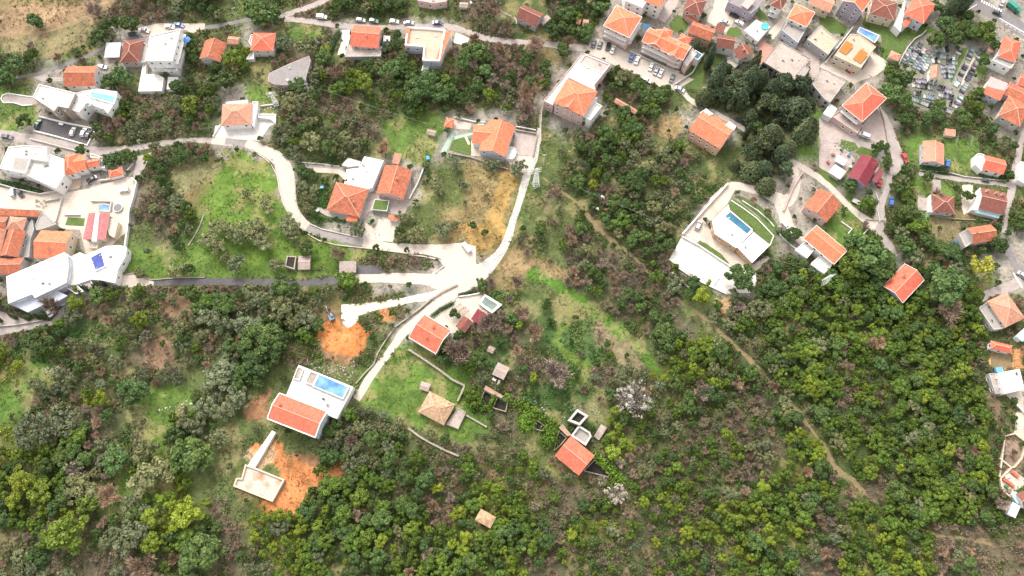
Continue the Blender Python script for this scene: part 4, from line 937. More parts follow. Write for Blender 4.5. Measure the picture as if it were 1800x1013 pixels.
Bd('carport', 'low white flat-roofed garage below the tall white apartment block', 'garage', 'A0', [
    Bk('poly', [(965, 640), (1130, 637), (1145, 545), (1100, 522), (1015, 520), (1025, 440), (1000, 440), (985, 530)], 2.3, 'deck', 'white', par=.2, door=False),
    Bk('poly', [(1165, 625), (1215, 625), (1245, 540), (1175, 540)], 2.3, 'deck', 'white', par=.2)], door=False)
Bd('house', 'old red-roofed house with grey gable end, left of a small red shed', 'house', 'A1', [
    Bk('gable', [(-40, 412), (108, 435), (150, 302)], 4.6, 'old', 'offwhite', 2.8, rd='y', fl=1, sp=3)], lm='the old house by the small red shed')
Bd('shed', 'small shed with a faded red roof above the old grey-walled house', 'shed', 'A1', [
    Bk('gable', [(155, 305), (232, 312), (258, 262)], 2.6, 'pinkold', 'offwhite', .9, fl=0)])
Bd('house', 'orange hipped house with pale walls and a white side terrace', 'house', 'A1', [
    Bk('hip', [(318, 354), (478, 357), (500, 232)], 5.0, 'red', 'offwhite', 2.6, rd='y', fl=2, sp=3.5), Bk('poly', [(308, 300), (325, 325), (370, 270), (365, 250), (325, 245)], 3.5, 'deck', 'white'), Bk('poly', [(290, 420), (345, 418), (345, 380), (325, 365)], 1.6, 'deck', 'white')], lm='the orange hipped house with a white terrace')
Bd('house', 'angular house under a broad grey fibre-cement roof', 'house', 'A1', [
    Bk('poly', [(440, 565), (490, 590), (570, 595), (695, 585), (738, 425), (728, 390), (600, 440), (445, 512)], 4.0, 'greyroof', 'pinkdeck', par=0, fl=1)], lm='the grey-roofed angular house')
Bd('house', 'red-roofed house with a grey canopy below the top road', 'house', 'A1', [
    Bk('gable', [(1015, 322), (1212, 337), (1238, 190)], 5.0, 'red', 'pink', 2.4, chim=[(.55, .4)], fl=1), Bk('poly', [(978, 398), (1226, 395), (1240, 325), (1000, 312)], 3.0, 'dirtyconc', 'grey', par=.15),
    Bk('poly', [(1245, 290), (1290, 290), (1295, 255), (1250, 250)], 2.4, 'deck', 'white', par=.2)], lm='the red-roofed house with a grey canopy')
Bd('house', 'red hipped house on a large white terrace beside the bend', 'house', 'A1', [
    Bk('hip', [(112, 880), (322, 870), (332, 718)], 4.2, 'pinkold', 'white', 2.4, rd='x', fl=1), Bk('poly', [(325, 870), (345, 890), (370, 760), (375, 715), (335, 715)], 3.0, 'deck', 'white'),
    Bk('poly', [(150, 735), (150, 715), (300, 700), (300, 720)], 3.6, 'deck', 'white', par=.2), Bk('poly', [(372, 825), (460, 835), (495, 868), (500, 800), (380, 800)], 1.6, 'deck', 'white')], lm='the red hipped house on the white terrace')
Bd('unfinished_house', 'unfinished flat house with a U-shaped concrete deck and one orange tiled strip', 'house', 'A2', [
    Bk('poly', [(-32, 325), (5, 328), (100, 335), (90, 430), (212, 436), (252, 215), (160, 205), (-15, 195)], 5.0, 'tanconc', 'bluegrey', par=.9, pth=.7, parmat='white', fl=1, sp=4),
    Bk('shed', [(178, 425), (212, 434), (250, 215)], 5.5, 'orange', 'white', .7), Bk('shed', [(-34, 325), (-10, 326), (12, 198)], 5.5, 'orange', 'white', .6),
    Bk('poly', [(82, 500), (122, 503), (140, 462), (95, 460)], 1.0, 'deck', 'white')], lm='the unfinished house with the orange strip')
Bd('house', 'pale pink house at the very top edge above the road', 'house', 'A2', [Bk('poly', [(55, 8), (170, 28), (258, 15), (258, -60), (60, -60)], 4.0, 'pinkdeck', 'pink', fl=1)], lm='the pale pink house at the top edge')
Bd('shed', 'small white-roofed hut among junk right of the pale pink house', 'shed', 'A2', [Bk('gable', [(345, 50), (405, 55), (415, 20)], 2.2, 'tin', 'offwhite', .5)], door=False)
Bd('barn', 'long barn under a dark red gabled roof at the top, alone in the grass', 'barn', 'A2', [
    Bk('gable', [(741, 124), (880, 190), (938, 98)], 4.2, 'brown', 'grey', 2.4, fl=1, sp=4, door=True), Bk('shed', [(905, 150), (935, 175), (968, 115)], 2.2, 'tin', 'grey', .4)], lm='the dark red barn')
Bd('shed', 'low shed with a faded red tin roof among shrubs right of the barn', 'shed', 'A2', [Bk('gable', [(1160, 165), (1190, 172), (1200, 128)], 2.2, 'pinkold', 'offwhite', .5), Bk('gable', [(1205, 185), (1245, 190), (1255, 140)], 2.2, 'pinkold', 'offwhite', .6)], door=False)
Bd('house', 'large bright orange L-shaped house at the head of the cobbled lane', 'house', 'A2', [
    Bk('gable', [(482, 1050), (668, 1098), (737, 882)], 4.6, 'orange', 'bluegrey', 2.6, rd='y', fl=1, sp=3), Bk('gable', [(435, 1000), (565, 1010), (590, 880)], 4.2, 'orange', 'white', 1.9, rd='x', fl=1),
    Bk('poly', [(470, 905), (515, 905), (518, 870), (478, 870)], 3.2, 'deck', 'white')], lm='the large orange house above the cobbled lane')
Bd('round_terrace', 'white half-round terrace at the right corner of the large orange house', 'terrace', 'B2', [
    Bk('poly', [(668, 195), (715, 200), (738, 180), (746, 150), (738, 125), (712, 112), (690, 118)], 1.6, 'deck', 'white', par=.25)], door=False)
Bd('pavilion', 'small open pavilion with an orange roof on the mint green path', 'pavilion', 'A2', [Bk('hip', [(240, 885), (298, 895), (306, 830)], 2.6, 'orange', 'peach', 1.2)], lm='the orange garden pavilion')
Bd('shed', 'tiny grey garden hut left of the mint green path', 'shed', 'A2', [Bk('gable', [(115, 935), (178, 950), (190, 915)], 2.0, 'tin', 'grey', .6)], door=False)
# ---- middle left
Bd('house', 'orange and brown hipped house inside the road bend, left of a narrow alley', 'house', 'B1', [
    Bk('hip', [(848, 552), (1078, 604), (1122, 402)], 3.8, 'old', 'offwhite', 2.7, rd='x', fl=1, chim=[(.75, .4)]), Bk('shed', [(988, 630), (1064, 636), (1070, 600)], 2.4, 'orange', 'peach', .35)], lm='the hipped house inside the bend')
Bd('house', 'long gabled house, left slope orange and right slope dark red, with a green pergola below', 'house', 'B1', [
    Bk('gable', [(1196, 437), (1388, 477), (1440, 278)], 3.8, 'old', 'pink', 2.3, rd='y', fl=1, chim=[(.6, .55)])], lm='the orange and dark red gabled house')
Bd('flat_annexe', 'long white flat-roofed annexe on the alley between two red-roofed houses', 'annexe', 'B1', [
    Bk('poly', [(975, 372), (1125, 412), (1170, 400), (1250, 208), (1115, 182), (1075, 262), (990, 272)], 3.0, 'deck', 'white', par=.3, door=False)], door=False)
Bd('annexe', 'low white storage block behind the white flat annexe', 'annexe', 'B1', [Bk('poly', [(955, 240), (1000, 255), (1080, 245), (1090, 215), (1000, 190)], 2.0, 'deck', 'offwhite', par=.2)], door=False)
Bd('shed', 'small brick-red shed behind the orange and dark red gabled house', 'shed', 'B1', [Bk('shed', [(1305, 225), (1355, 235), (1375, 165)], 2.0, 'pinkold', 'offwhite', .4)], door=False)
Bd('gatehouse', 'narrow orange-tiled gate roof at the end of the white driveway', 'gate roof', 'B1', [Bk('shed', [(1278, 620), (1352, 630), (1365, 600)], 2.4, 'orange', 'white', .4)], door=False)
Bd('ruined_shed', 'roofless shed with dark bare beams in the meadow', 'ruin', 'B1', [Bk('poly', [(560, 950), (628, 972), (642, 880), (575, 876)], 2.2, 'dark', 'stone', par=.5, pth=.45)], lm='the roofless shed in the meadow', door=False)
Bd('shed', 'rusty tin-roofed shed joined to the roofless shed in the meadow', 'shed', 'B1', [Bk('gable', [(650, 970), (735, 968), (742, 872)], 2.4, 'tin', 'stone', .8)], door=False)
Bd('shed', 'plain grey shed beside the dark tarmac apron of the lower road', 'shed', 'B1', [Bk('shed', [(938, 992), (1056, 988), (1057, 910)], 2.6, 'tin', 'offwhite', .5)], lm='the grey shed by the tarmac apron', door=False)
Bd('greenhouse', 'green gridded garden roof below the orange and dark red gabled house', 'greenhouse', 'B1', [Bk('poly', [(1165, 552), (1272, 562), (1288, 490), (1188, 478)], 2.2, 'turf', 'metal', par=.12, pth=.15, parmat='frame')], door=False)
Bd('villa', 'white modern villa with grey roof panel at the left edge', 'house', 'E6', [
    Bk('poly', [(0, 320), (250, 370), (300, 225), (470, 250), (470, 110), (265, 92), (90, 110)], 7.5, 'deck', 'white', par=.5, fl=2, sp=4.2),
    Bk('poly', [(255, 380), (560, 520), (640, 390), (640, 230), (500, 180), (460, 250), (305, 235)], 6.2, 'deck', 'white', par=.5, fl=2, sp=3)], lm='the white modern villa at the left edge')
Bd('roof_panel', 'flat grey panel terrace on the roof of the white villa at the left edge', 'roof panel', 'E6', [Bk('poly', [(118, 330), (250, 355), (305, 215), (140, 205)], 8.0, 'concrete', 'white', par=.05, z0=7.6)], door=False)
Bd('house', 'orange house with three stepped roofs beside the white modern villa', 'house', 'E6', [
    Bk('hip', [(635, 385), (760, 370), (770, 170)], 4.8, 'orange', 'white', 2.3, rd='y', fl=1), Bk('gable', [(740, 350), (860, 330), (890, 170)], 4.6, 'orange', 'white', 1.8, fl=1), Bk('gable', [(850, 315), (990, 292), (985, 215)], 4.2, 'orange', 'white', 1.4, fl=1),
    Bk('poly', [(960, 300), (1040, 320), (1050, 220), (900, 170), (900, 215), (985, 215)], 3.0, 'pinkdeck', 'white')], lm='the orange house with stepped roofs')
Bd('pavilion', 'small orange hipped pavilion in the walled corner of the ramp', 'pavilion', 'E6', [Bk('hip', [(1082, 415), (1222, 380), (1195, 300)], 2.6, 'orange', 'white', 1.4)], lm='the orange pavilion by the ramp', door=False)
Bd('old_house', 'old house at the left edge under long weathered red gables', 'house', 'B0', [
    Bk('gable', [(0, 875), (125, 885), (170, 700)], 4.8, 'old', 'grey', 2.2, rd='y', fl=1, sp=3), Bk('gable', [(-60, 1005), (150, 1000), (172, 885)], 4.6, 'old', 'grey', 1.8, rd='x'), Bk('gable', [(-60, 880), (0, 880), (45, 690)], 4.8, 'pinkold', 'grey', 1.5, rd='y')], lm='the old red gables at the left edge')
Bd('old_house', 'old house with a pale hip and rusty red tiles, uppermost of the left-edge cluster', 'house', 'B0', [
    Bk('hip', [(40, 690), (160, 700), (212, 610)], 4.6, 'pinkold', 'grey', 1.6), Bk('gable', [(-60, 690), (40, 690), (85, 600)], 4.4, 'old', 'grey', 1.4), Bk('shed', [(-60, 590), (270, 600), (298, 560)], 3.6, 'old', 'offwhite', .7)], lm='the cluster of old roofs at the left edge')
Bd('annexe', 'grey lean-to with pale roof between the old red roofs and the lawn terrace', 'annexe', 'B0', [
    Bk('poly', [(255, 695), (290, 690), (350, 670), (395, 655), (300, 575), (275, 600), (250, 660)], 3.6, 'concrete', 'grey', par=.3), Bk('poly', [(150, 880), (205, 885), (215, 760), (240, 690), (225, 620), (175, 700)], 3.2, 'concrete', 'grey', par=.25)], door=False)
Bd('house', 'broad orange gabled house with a stone chimney above the big white villa', 'house', 'E2', [
    Bk('gable', [(352, 318), (690, 335), (820, 48)], 5.2, 'orange', 'cream', 2.8, chim=[(.48, .28)], fl=1)], lm='the broad orange gabled house')
Bd('house', 'house under a dusty rose sheet roof with a white stripe down the middle', 'house', 'E6', [
    Bk('gable', [(820, 1020), (920, 1022), (955, 762)], 4.0, 'dusty', 'cream', .7, rd='y', fl=1, ridge=False), Bk('gable', [(940, 1022), (1040, 1022), (1062, 762)], 4.0, 'dusty', 'cream', .7, rd='y', ridge=False), Bk('poly', [(905, 1035), (955, 1035), (982, 762), (945, 762)], 4.5, 'deck', 'white', par=0)], lm='the dusty rose sheet roof')
Bd('annexe', 'cream stair block right of the dusty rose sheet roof', 'annexe', 'B0', [
    Bk('poly', [(765, 730), (800, 750), (830, 640), (790, 600), (755, 600), (750, 680)], 2.6, 'creamdeck', 'cream', par=.4), Bk('poly', [(620, 815), (680, 820), (685, 785), (635, 775)], 2.6, 'concrete', 'cream', par=.2)], door=False)
Bd('villa', 'very large white flat-roofed villa with grey slatted panels and a dark blue pool', 'house', 'E2', [
    Bk('poly', [(90, 800), (340, 700), (370, 740), (580, 640), (700, 580), (720, 420), (715, 300), (680, 262), (70, 518)], 6.5, 'stainroof', 'bluegrey', par=.35, pth=.9, parmat='white', fl=2, sp=5, ww=3.2, wh=.35),
    Bk('poly', [(650, 600), (800, 700), (880, 670), (760, 560)], 3.2, 'concrete', 'bluegrey', par=.25, parmat='white'), Bk('poly', [(800, 590), (950, 650), (985, 610), (940, 540)], 3.0, 'concrete', 'bluegrey', par=.25, parmat='white'), Bk('poly', [(130, 810), (290, 890), (480, 800), (350, 720)], 4.2, 'bluegrey', 'bluegrey', par=.1), Bk('poly', [(370, 745), (540, 815), (710, 715), (570, 650)], 4.2, 'bluegrey', 'bluegrey', par=.1),
    Bk('poly', [(640, 612), (800, 600), (960, 545), (1100, 560), (1210, 585), (1240, 440), (1320, 300), (1330, 210), (1270, 190), (1120, 195), (900, 290), (840, 262), (720, 320), (705, 560)], 3.6, 'deck', 'white', par=.3, fl=1, sp=4)], lm='the very large white villa')
pool('dark blue rectangular pool on the terrace of the very large white villa', 'E2', [(1005, 450), (1100, 405), (1062, 262), (955, 320)], 4.6, 'navy')
pool('small bright blue pool in a walled corner above the dusty rose roof', 'E6', [(985, 735), (1080, 740), (1095, 690), (1040, 675), (975, 680)], .3, 'blue', rim='cream')
# ---- centre and lower part
Bd('house', 'orange gabled house with white eaves above the walled green garden', 'house', 'C2', [
    Bk('gable', [(-5, 490), (183, 604), (288, 440)], 5.5, 'red', 'white', 2.6, rim=.14, chim=[(.5, .3), (.5, .75)], fl=1)], lm='the orange house above the walled garden')
Bd('annexe', 'brown-roofed patio annexe touching a crimson roof by the murky pool', 'annexe', 'C2', [Bk('gable', [(320, 412), (385, 458), (445, 385)], 3.0, 'brown', 'offwhite', .7, rd='y', ridge=False), ], lm='the patio with the murky pool', door=False)
Bd('annexe', 'crimson-roofed patio shelter just below the murky pool', 'annexe', 'C2', [Bk('shed', [(428, 362), (490, 400), (548, 335)], 3.0, 'crimson', 'offwhite', .5)], door=False)
pool('murky green pool with a white rim on the patio of the orange house', 'C2', [(502, 250), (575, 303), (620, 265), (528, 208)], 1.2, 'murky', rw=.9)
Bd('villa', 'white villa with an orange gabled roof and a deck with a bright blue pool', 'house', 'E4', [
    Bk('gable', [(262, 398), (578, 522), (657, 352)], 9.0, 'red', 'bluegrey', 1.8, rim=.28, ov=.35, fl=3, sp=3.6, chim=[(.14, .62)]),  # white walls coloured blue-grey, the shaded front painted in
    Bk('poly', [(385, 250), (720, 400), (830, 190), (470, 45)], 5.2, 'deck', 'white', par=.25)], lm='the white villa with the blue pool')
pool('bright blue pool at the top corner of the white villa deck', 'E4', [(570, 182), (760, 262), (795, 192), (605, 110)], 5.4, 'blue')
Bd('planter', 'sunken earth planter with white rims, second from the blue pool', 'planter', 'E4', [Bk('poly', [(432, 135), (475, 148), (505, 70), (465, 55)], 5.5, 'dirtyconc', 'white', par=.5, z0=5.3)], door=False)
Bd('planter', 'sunken earth planter with white rims, beside the blue pool', 'planter', 'E4', [Bk('poly', [(512, 162), (565, 182), (600, 105), (548, 85)], 5.5, 'dirtyconc', 'white', par=.5, z0=5.3)], door=False)
Bd('foundation', 'white concrete foundation slab smeared with orange mud', 'foundation', 'E4', [
    Bk('poly', [(42, 845), (300, 948), (380, 800), (180, 720), (120, 700), (95, 790), (60, 790)], 0.7, 'muddy', 'offwhite', par=.8, pth=.55, parmat='cream')], lm='the muddy foundation slab', door=False)
Bd('ramp', 'narrow white concrete ramp linking the foundation slab and the white villa', 'ramp', 'E4', [
    Bk('poly', [(135, 705), (180, 720), (318, 490), (295, 475)], 1.7, 'deck', 'white', par=.12)], door=False)
Bd('ruined_house', 'ruined house with a collapsing tan and red hipped roof in the walled garden', 'ruin', 'D1', [
    Bk('hip', [(922, 78), (1068, 155), (1150, 45)], 3.4, 'tan', 'stone', 2.2, rd='x', ov=.2), Bk('poly', [(1120, 165), (1150, 178), (1195, 80), (1150, 55), (1080, 150)], 1.2, 'dirtyconc', 'stone', par=.3)], lm='the ruined tan-roofed house', door=True)
Bd('rubble_hut', 'tiny collapsed stone hut in the walled green garden', 'ruin', 'C2', [Bk('gable', [(65, 850), (130, 870), (150, 815)], 1.6, 'tin', 'stone', .5)], door=False)
Bd('shed', 'square shed with a pale pinkish tin roof above the vine-covered ruins', 'shed', 'C2', [Bk('gable', [(575, 747), (657, 787), (706, 705)], 2.8, 'tin', 'stone', .7)], lm='the pinkish tin-roofed shed', door=False)
Bd('shed', 'tiny grey-brown hut among shrubs above the pinkish tin-roofed shed', 'shed', 'C2', [Bk('gable', [(538, 585), (580, 605), (612, 570)], 2.2, 'tin', 'wood', .6)], door=False)
Bd('house', 'orange gabled house standing over dark overgrown wells at the stone ruins', 'house', 'E3', [
    Bk('gable', [(828, 752), (1052, 940), (1212, 762)], 5.0, 'red', 'stone', 2.3, ov=.3, fl=1)], lm='the orange house at the stone ruins')
Bd('roofless_ruin', 'roofless stone room with pale wall tops and dark floor, uppermost of the ruins', 'ruin', 'E3', [Bk('poly', [(945, 430), (1060, 475), (1140, 385), (1035, 322)], 3.0, 'dark', 'stone', par=1.6, pth=.8, parmat='offwhite')], lm='the roofless stone room', door=False)  # floor painted near-black for the shade between the walls
Bd('roofless_ruin', 'roofless room with a white rubble floor touching the orange house', 'ruin', 'E3', [Bk('poly', [(975, 570), (1115, 665), (1170, 575), (1155, 535), (1050, 470)], 2.4, 'concrete', 'stone', par=1.2, pth=.7, parmat='offwhite')], door=False)
Bd('concrete_slab', 'low stained slab with one orange patch right of the roofless rooms', 'slab', 'E3', [Bk('poly', [(1195, 570), (1240, 610), (1320, 490), (1260, 455)], 1.4, 'dirtyconc', 'stone', par=.1)], door=False)
Bd('ruined_wall', 'broken red-topped wall of the vine-covered ruins beside the pinkish shed', 'ruin', 'E3', [Bk('poly', [(160, 130), (230, 170), (330, 215), (345, 195), (180, 95)], 2.6, 'pinkold', 'stone', par=.15)], door=False)
Bd('ruined_wall', 'red-topped wall stump joining the roofless room to the orange house', 'ruin', 'E3', [Bk('poly', [(865, 490), (945, 570), (985, 560), (900, 460)], 3.0, 'pinkold', 'stone', par=.15)], door=False)
for lab, pts in (('dark walled well of the vine-covered ruins, nearest the pinkish shed', [(110, 275), (195, 310), (265, 200), (170, 145)]), ('second dark walled well from the pinkish shed, between vine-grown walls', [(240, 310), (370, 350), (390, 250), (290, 205)]),
                 ('dark walled well between the two round vine clumps', [(615, 500), (710, 530), (740, 480), (650, 415)]), ('dark walled well left of the orange house at the ruins', [(815, 715), (880, 660), (940, 590), (860, 520)]),
                 ('dark walled well right of the orange house at the ruins', [(1090, 900), (1330, 960), (1340, 930), (1215, 800), (1190, 800)])):
    Bd('ruined_cellar', lab, 'ruin', 'E3', [Bk('poly', pts, .25, 'dark', 'stone', par=1.3, pth=.3, z0=-.5)], door=False)  # well floors carry their shade as near-black colour
Bd('hut', 'open-sided hut with a ragged tan roof alone in the lower wood', 'hut', 'D1', [Bk('hip', [(1245, 692), (1333, 742), (1388, 690)], 3.0, 'tan', 'wood', .8, ov=1.0, ridge=False)], lm='the ragged tan hut', door=False)
# ---- villa with court (right of centre)
Bd('villa', 'white flat-roofed villa with timber front and a long teal roof pool', 'house', 'B3', [
    Bk('poly', [(700, 722), (852, 822), (965, 705), (805, 560), (795, 515), (680, 628)], 4.2, 'deck', 'tanwall', par=.3, parmat='white', fl=1, sp=4), Bk('poly', [(860, 818), (960, 925), (1085, 800), (972, 710)], 4.2, 'deck', 'tanwall', par=.3, parmat='white', fl=1, sp=4)], lm='the villa with the white court')
pool('long narrow teal pool beside the lawn of the villa with the white court', 'B3', [(772, 600), (925, 722), (955, 690), (808, 568)], 4.4, 'teal')
Bd('house', 'peach four-storey house with a broad orange roof below the conifers', 'house', 'A3', [
    Bk('gable', [(522, 910), (738, 1040), (838, 892)], 7.5, 'orange', 'peach', 2.6, fl=3, sp=2.6, fh=2.4), Bk('poly', [(595, 790), (640, 815), (690, 800), (640, 760)], 8, 'deck', 'white', par=.3), Bk('poly', [(770, 880), (830, 915), (850, 885), (800, 850)], 8, 'deck', 'white', par=.3)], lm='the peach house below the conifers')
Bd('ruined_house', 'long narrow ruin with a faded pink roof lost among shrubs', 'ruin', 'A3', [Bk('gable', [(-5, 712), (145, 800), (165, 772)], 2.2, 'pinkold', 'stone', .7)], lm='the long pink ruin', door=False)
# ---- big apartment above the valley lane
Bd('apartment_block', 'large pink apartment block with a cross-hipped orange roof and white terraces behind', 'apartment block', 'A2', [
    Bk('hip', [(1002, 715), (1215, 812), (1308, 640)], 9.0, 'orange', 'pink', 2.8, rd='x', fl=3, sp=3, bal=[1]),
    Bk('gable', [(1072, 745), (1140, 780), (1170, 710)], 9.2, 'orange', 'pink', 1.6, rd='y', fl=0),
    Bk('poly', [(935, 710), (1000, 740), (1020, 690), (1110, 550), (1300, 640), (1290, 600), (1400, 460), (1395, 440), (1290, 395), (1205, 375)], 5.5, 'deck', 'pink', par=.6, fl=1),
    Bk('poly', [(1230, 830), (1262, 845), (1342, 745), (1305, 725), (1260, 765)], 6.0, 'deck', 'white', par=.7, fl=2)], lm='the large pink apartment block')
Bd('terrace', 'paler upper parking terrace with low walls behind the large pink apartment block', 'terrace', 'A2', [Bk('poly', [(1180, 445), (1345, 520), (1400, 455), (1225, 385)], 6.3, 'pinkdeck', 'white', par=.5, z0=5.6)], door=False)
# ---- town, upper right
Bd('apartment_block', 'tall pinkish apartment block with an orange hipped roof above the parked dark cars', 'apartment block', 'A3', [
    Bk('hip', [(-78, 180), (103, 265), (207, 127)], 9.5, 'orange', 'pink', 2.6, rd='x', fl=3, sp=3, rim=.12, bal=[0, 1])], lm='the tall pinkish apartment block')
Bd('canopy', 'blue-grey glass canopy between the two orange-roofed apartment blocks', 'canopy', 'A3', [Bk('shed', [(188, 200), (240, 215), (275, 185)], 6, 'teal', 'white', .3)], door=False)
Bd('apartment_block', 'long pinkish apartment block with many orange dormers above a white car park', 'apartment block', 'A3', [
    Bk('gable', [(190, 290), (480, 424), (545, 330)], 8.0, 'orange', 'pink', 2.2, rd='x', fl=3, sp=2.8, rim=.1, bal=[0]), Bk('gable', [(240, 305), (330, 345), (375, 240)], 8.3, 'orange', 'pink', 1.8, rd='y', rim=.08), Bk('gable', [(375, 385), (445, 418), (480, 330)], 8.3, 'orange', 'pink', 1.6, rd='y', rim=.08),
    Bk('hip', [(320, 235), (390, 265), (405, 215)], 8.0, 'orange', 'pink', 1.4, rd='y'), Bk('hip', [(440, 280), (515, 315), (530, 262)], 8.0, 'orange', 'pink', 1.4, rd='y'), Bk('poly', [(480, 440), (505, 470), (575, 380), (545, 340)], 5.5, 'deck', 'pink', fl=1)], lm='the long apartment block with dormers')
Bd('canopy', 'dark green flat canopy at the right end of the long dormered block', 'canopy', 'A3', [Bk('poly', [(545, 400), (585, 420), (618, 382), (565, 350)], 5, 'teal', 'white', par=.15, parmat='white')], door=False)
Bd('apartment_block', 'white apartment block at the top edge behind the pinkish blocks', 'apartment block', 'A3', [
    Bk('poly', [(78, 10), (195, 60), (260, -40), (60, -120)], 8.5, 'deck', 'white', fl=3, sp=3), Bk('hip', [(205, 5), (322, 55), (385, -45)], 9, 'orange', 'white', 2, fl=3, sp=3)], lm='the white block at the top edge')
Bd('house', 'brown-roofed pinkish house at the top, left of the white car yard', 'house', 'A3', [Bk('hip', [(478, 72), (600, 114), (662, 12)], 5.5, 'brown', 'pink', 2, fl=2, sp=3), Bk('shed', [(490, 115), (560, 150), (580, 120)], 3, 'old', 'pink', .4)], lm='the brown-roofed house by the white yard')
Bd('house', 'tan house with a worn orange gable beside the brown-roofed pinkish house', 'house', 'A3', [Bk('gable', [(512, 228), (672, 288), (725, 212)], 5.8, 'old', 'tanwall', 1.8, fl=2, sp=4), Bk('shed', [(700, 205), (760, 228), (778, 185)], 3.6, 'brown', 'offwhite', .4)], lm='the tan house with the worn orange gable')
Bd('house', 'white house with cross-gabled brown roofs on a small lawn', 'house', 'A3', [Bk('gable', [(705, 325), (830, 347), (850, 262)], 5, 'brown', 'white', 1.8, fl=1), Bk('gable', [(828, 350), (870, 420), (944, 320)], 5, 'brown', 'white', 2.0, rd='x', fl=2, chim=[(.5, .4)]),
                                                                                 Bk('poly', [(762, 425), (840, 480), (870, 450), (800, 405)], 1.4, 'dirtyconc', 'grey')], lm='the white house with cross-gabled brown roofs')
Bd('terrace_building', 'white flat-roofed building with a round turquoise pool on top', 'building', 'A3', [Bk('poly', [(905, 215), (1000, 292), (1088, 190), (990, 140)], 3.0, 'deck', 'white', par=.3, fl=1)], lm='the white roof with the round pool')
Bd('house', 'grey house with a small red upper roof at the top edge', 'house', 'A3', [Bk('poly', [(790, 20), (880, 60), (950, 100), (1000, 60), (1038, -10), (820, -80)], 5.5, 'greyroof', 'mauve', fl=2), Bk('shed', [(885, 35), (930, 65), (975, 12)], 7, 'pinkroof', 'offwhite', .5)], lm='the grey house with the small red roof')
Bd('house', 'white house with brown roof and stacked balconies, left of an orange hipped tower', 'house', 'A3', [Bk('hip', [(1085, 35), (1165, 72), (1225, -5)], 7.0, 'brown', 'white', 1.8, fl=3, sp=2.8, bal=[0])], lm='the white house with stacked balconies')
Bd('house', 'tall white and grey house with an orange hipped roof and lower flat wing', 'house', 'A3', [Bk('hip', [(1205, 128), (1342, 192), (1428, 100)], 8.0, 'orange', 'white', 2.2, fl=2, rim=.1), Bk('poly', [(1165, 215), (1278, 305), (1340, 200), (1215, 140)], 5.5, 'concrete', 'bluegrey', fl=2, sp=3)], lm='the orange hipped tower house')
Bd('derelict_block', 'wide derelict concrete block with stained flat roof and dark empty openings', 'derelict building', 'A3', [
    Bk('poly', [(1035, 435), (1252, 568), (1370, 412), (1155, 290)], 7.0, 'dirtyconc', 'concrete', par=.35, fl=3, sp=2.6, fh=2.3, ww=1.9, wh=1.2, frames=False), Bk('poly', [(1270, 520), (1320, 545), (1365, 480), (1320, 455)], 8.5, 'concrete', 'concrete', par=.2)], lm='the wide derelict block')
Bd('flat_building', 'flat tan-roofed building with dark lower wall beside the orange hipped tower', 'building', 'G', [Bk('poly', [(1418, 70), (1455, 97), (1474, 72), (1442, 45)], 5, 'tanconc', 'grey', par=.4, fl=1)], lm='the flat tan-roofed building')
Bd('derelict_block', 'grimy flat-roofed ruin above the cross-hipped orange house', 'derelict building', 'A4', [Bk('poly', [(-50, 590), (30, 690), (75, 720), (185, 570), (60, 495), (20, 480)], 5, 'dirtyconc', 'grey', par=.3, fl=2, frames=False)], lm='the grimy flat-roofed ruin')
Bd('house', 'yellowish house with an orange roof cut by the top edge', 'house', 'A4', [Bk('gable', [(-70, 30), (72, 90), (120, 10)], 5, 'pinkold', 'cream', 1.5, fl=1)], lm='the yellowish house at the top edge')
Bd('house', 'tall mauve-grey house with white windows under an orange gable', 'house', 'A4', [Bk('gable', [(160, 5), (300, 85), (350, -5)], 9.5, 'orange', 'mauve', 2.6, rd='y', fl=4, sp=2.8, fh=2.5, rim=.1)], lm='the tall mauve-grey house')
Bd('house', 'cream house with a dark brown roof between the mauve house and an orange one', 'house', 'A4', [Bk('hip', [(352, 97), (522, 142), (550, 20)], 5.5, 'brown', 'cream', 1.8, fl=2, sp=3)], lm='the cream house with the dark brown roof')
Bd('house', 'orange hipped house with a small lower orange roof and white side terrace', 'house', 'A4', [Bk('hip', [(592, 97), (730, 168), (797, 22)], 6.0, 'red', 'bluegrey', 2.2, fl=2), Bk('shed', [(572, 170), (610, 192), (640, 135)], 4, 'red', 'white', .5), Bk('poly', [(518, 180), (565, 225), (585, 130), (600, 0), (570, 80)], 3, 'deck', 'white', par=.4)], lm='the orange hipped house with the lower roof')
Bd('villa', 'modern cream villa with two burnt-orange roof panels and a narrow blue pool behind', 'house', 'A4', [
    Bk('poly', [(105, 390), (290, 478), (375, 350), (395, 330), (275, 245), (215, 240)], 6, 'tanconc', 'cream', par=.3, fl=2, sp=2.6), Bk('shed', [(140, 352), (188, 382), (240, 322)], 6.5, 'burnt', 'cream', .6), Bk('shed', [(238, 410), (290, 442), (342, 382)], 6.5, 'burnt', 'cream', .6)], lm='the modern villa with orange panels')
pool('narrow blue pool behind the modern cream villa with burnt-orange panels', 'A4', [(270, 225), (385, 295), (412, 252), (285, 198)], 3, 'blue')
Bd('shed', 'small cube with an orange-pink roof near the cemetery wall', 'shed', 'A4', [Bk('hip', [(480, 400), (550, 432), (567, 380)], 2.6, 'pinkold', 'offwhite', .8)], door=False)
Bd('house', 'big orange cross-hipped house beside the cemetery lane', 'house', 'A4', [Bk('hip', [(158, 738), (300, 852), (440, 662)], 7.5, 'red', 'pink', 2.8, rd='y', rim=.1, fl=2, bal=[0]), Bk('poly', [(85, 815), (265, 935), (300, 880), (150, 770)], 3, 'pinkdeck', 'pink', par=.5, fl=1)], lm='the orange cross-hipped house')
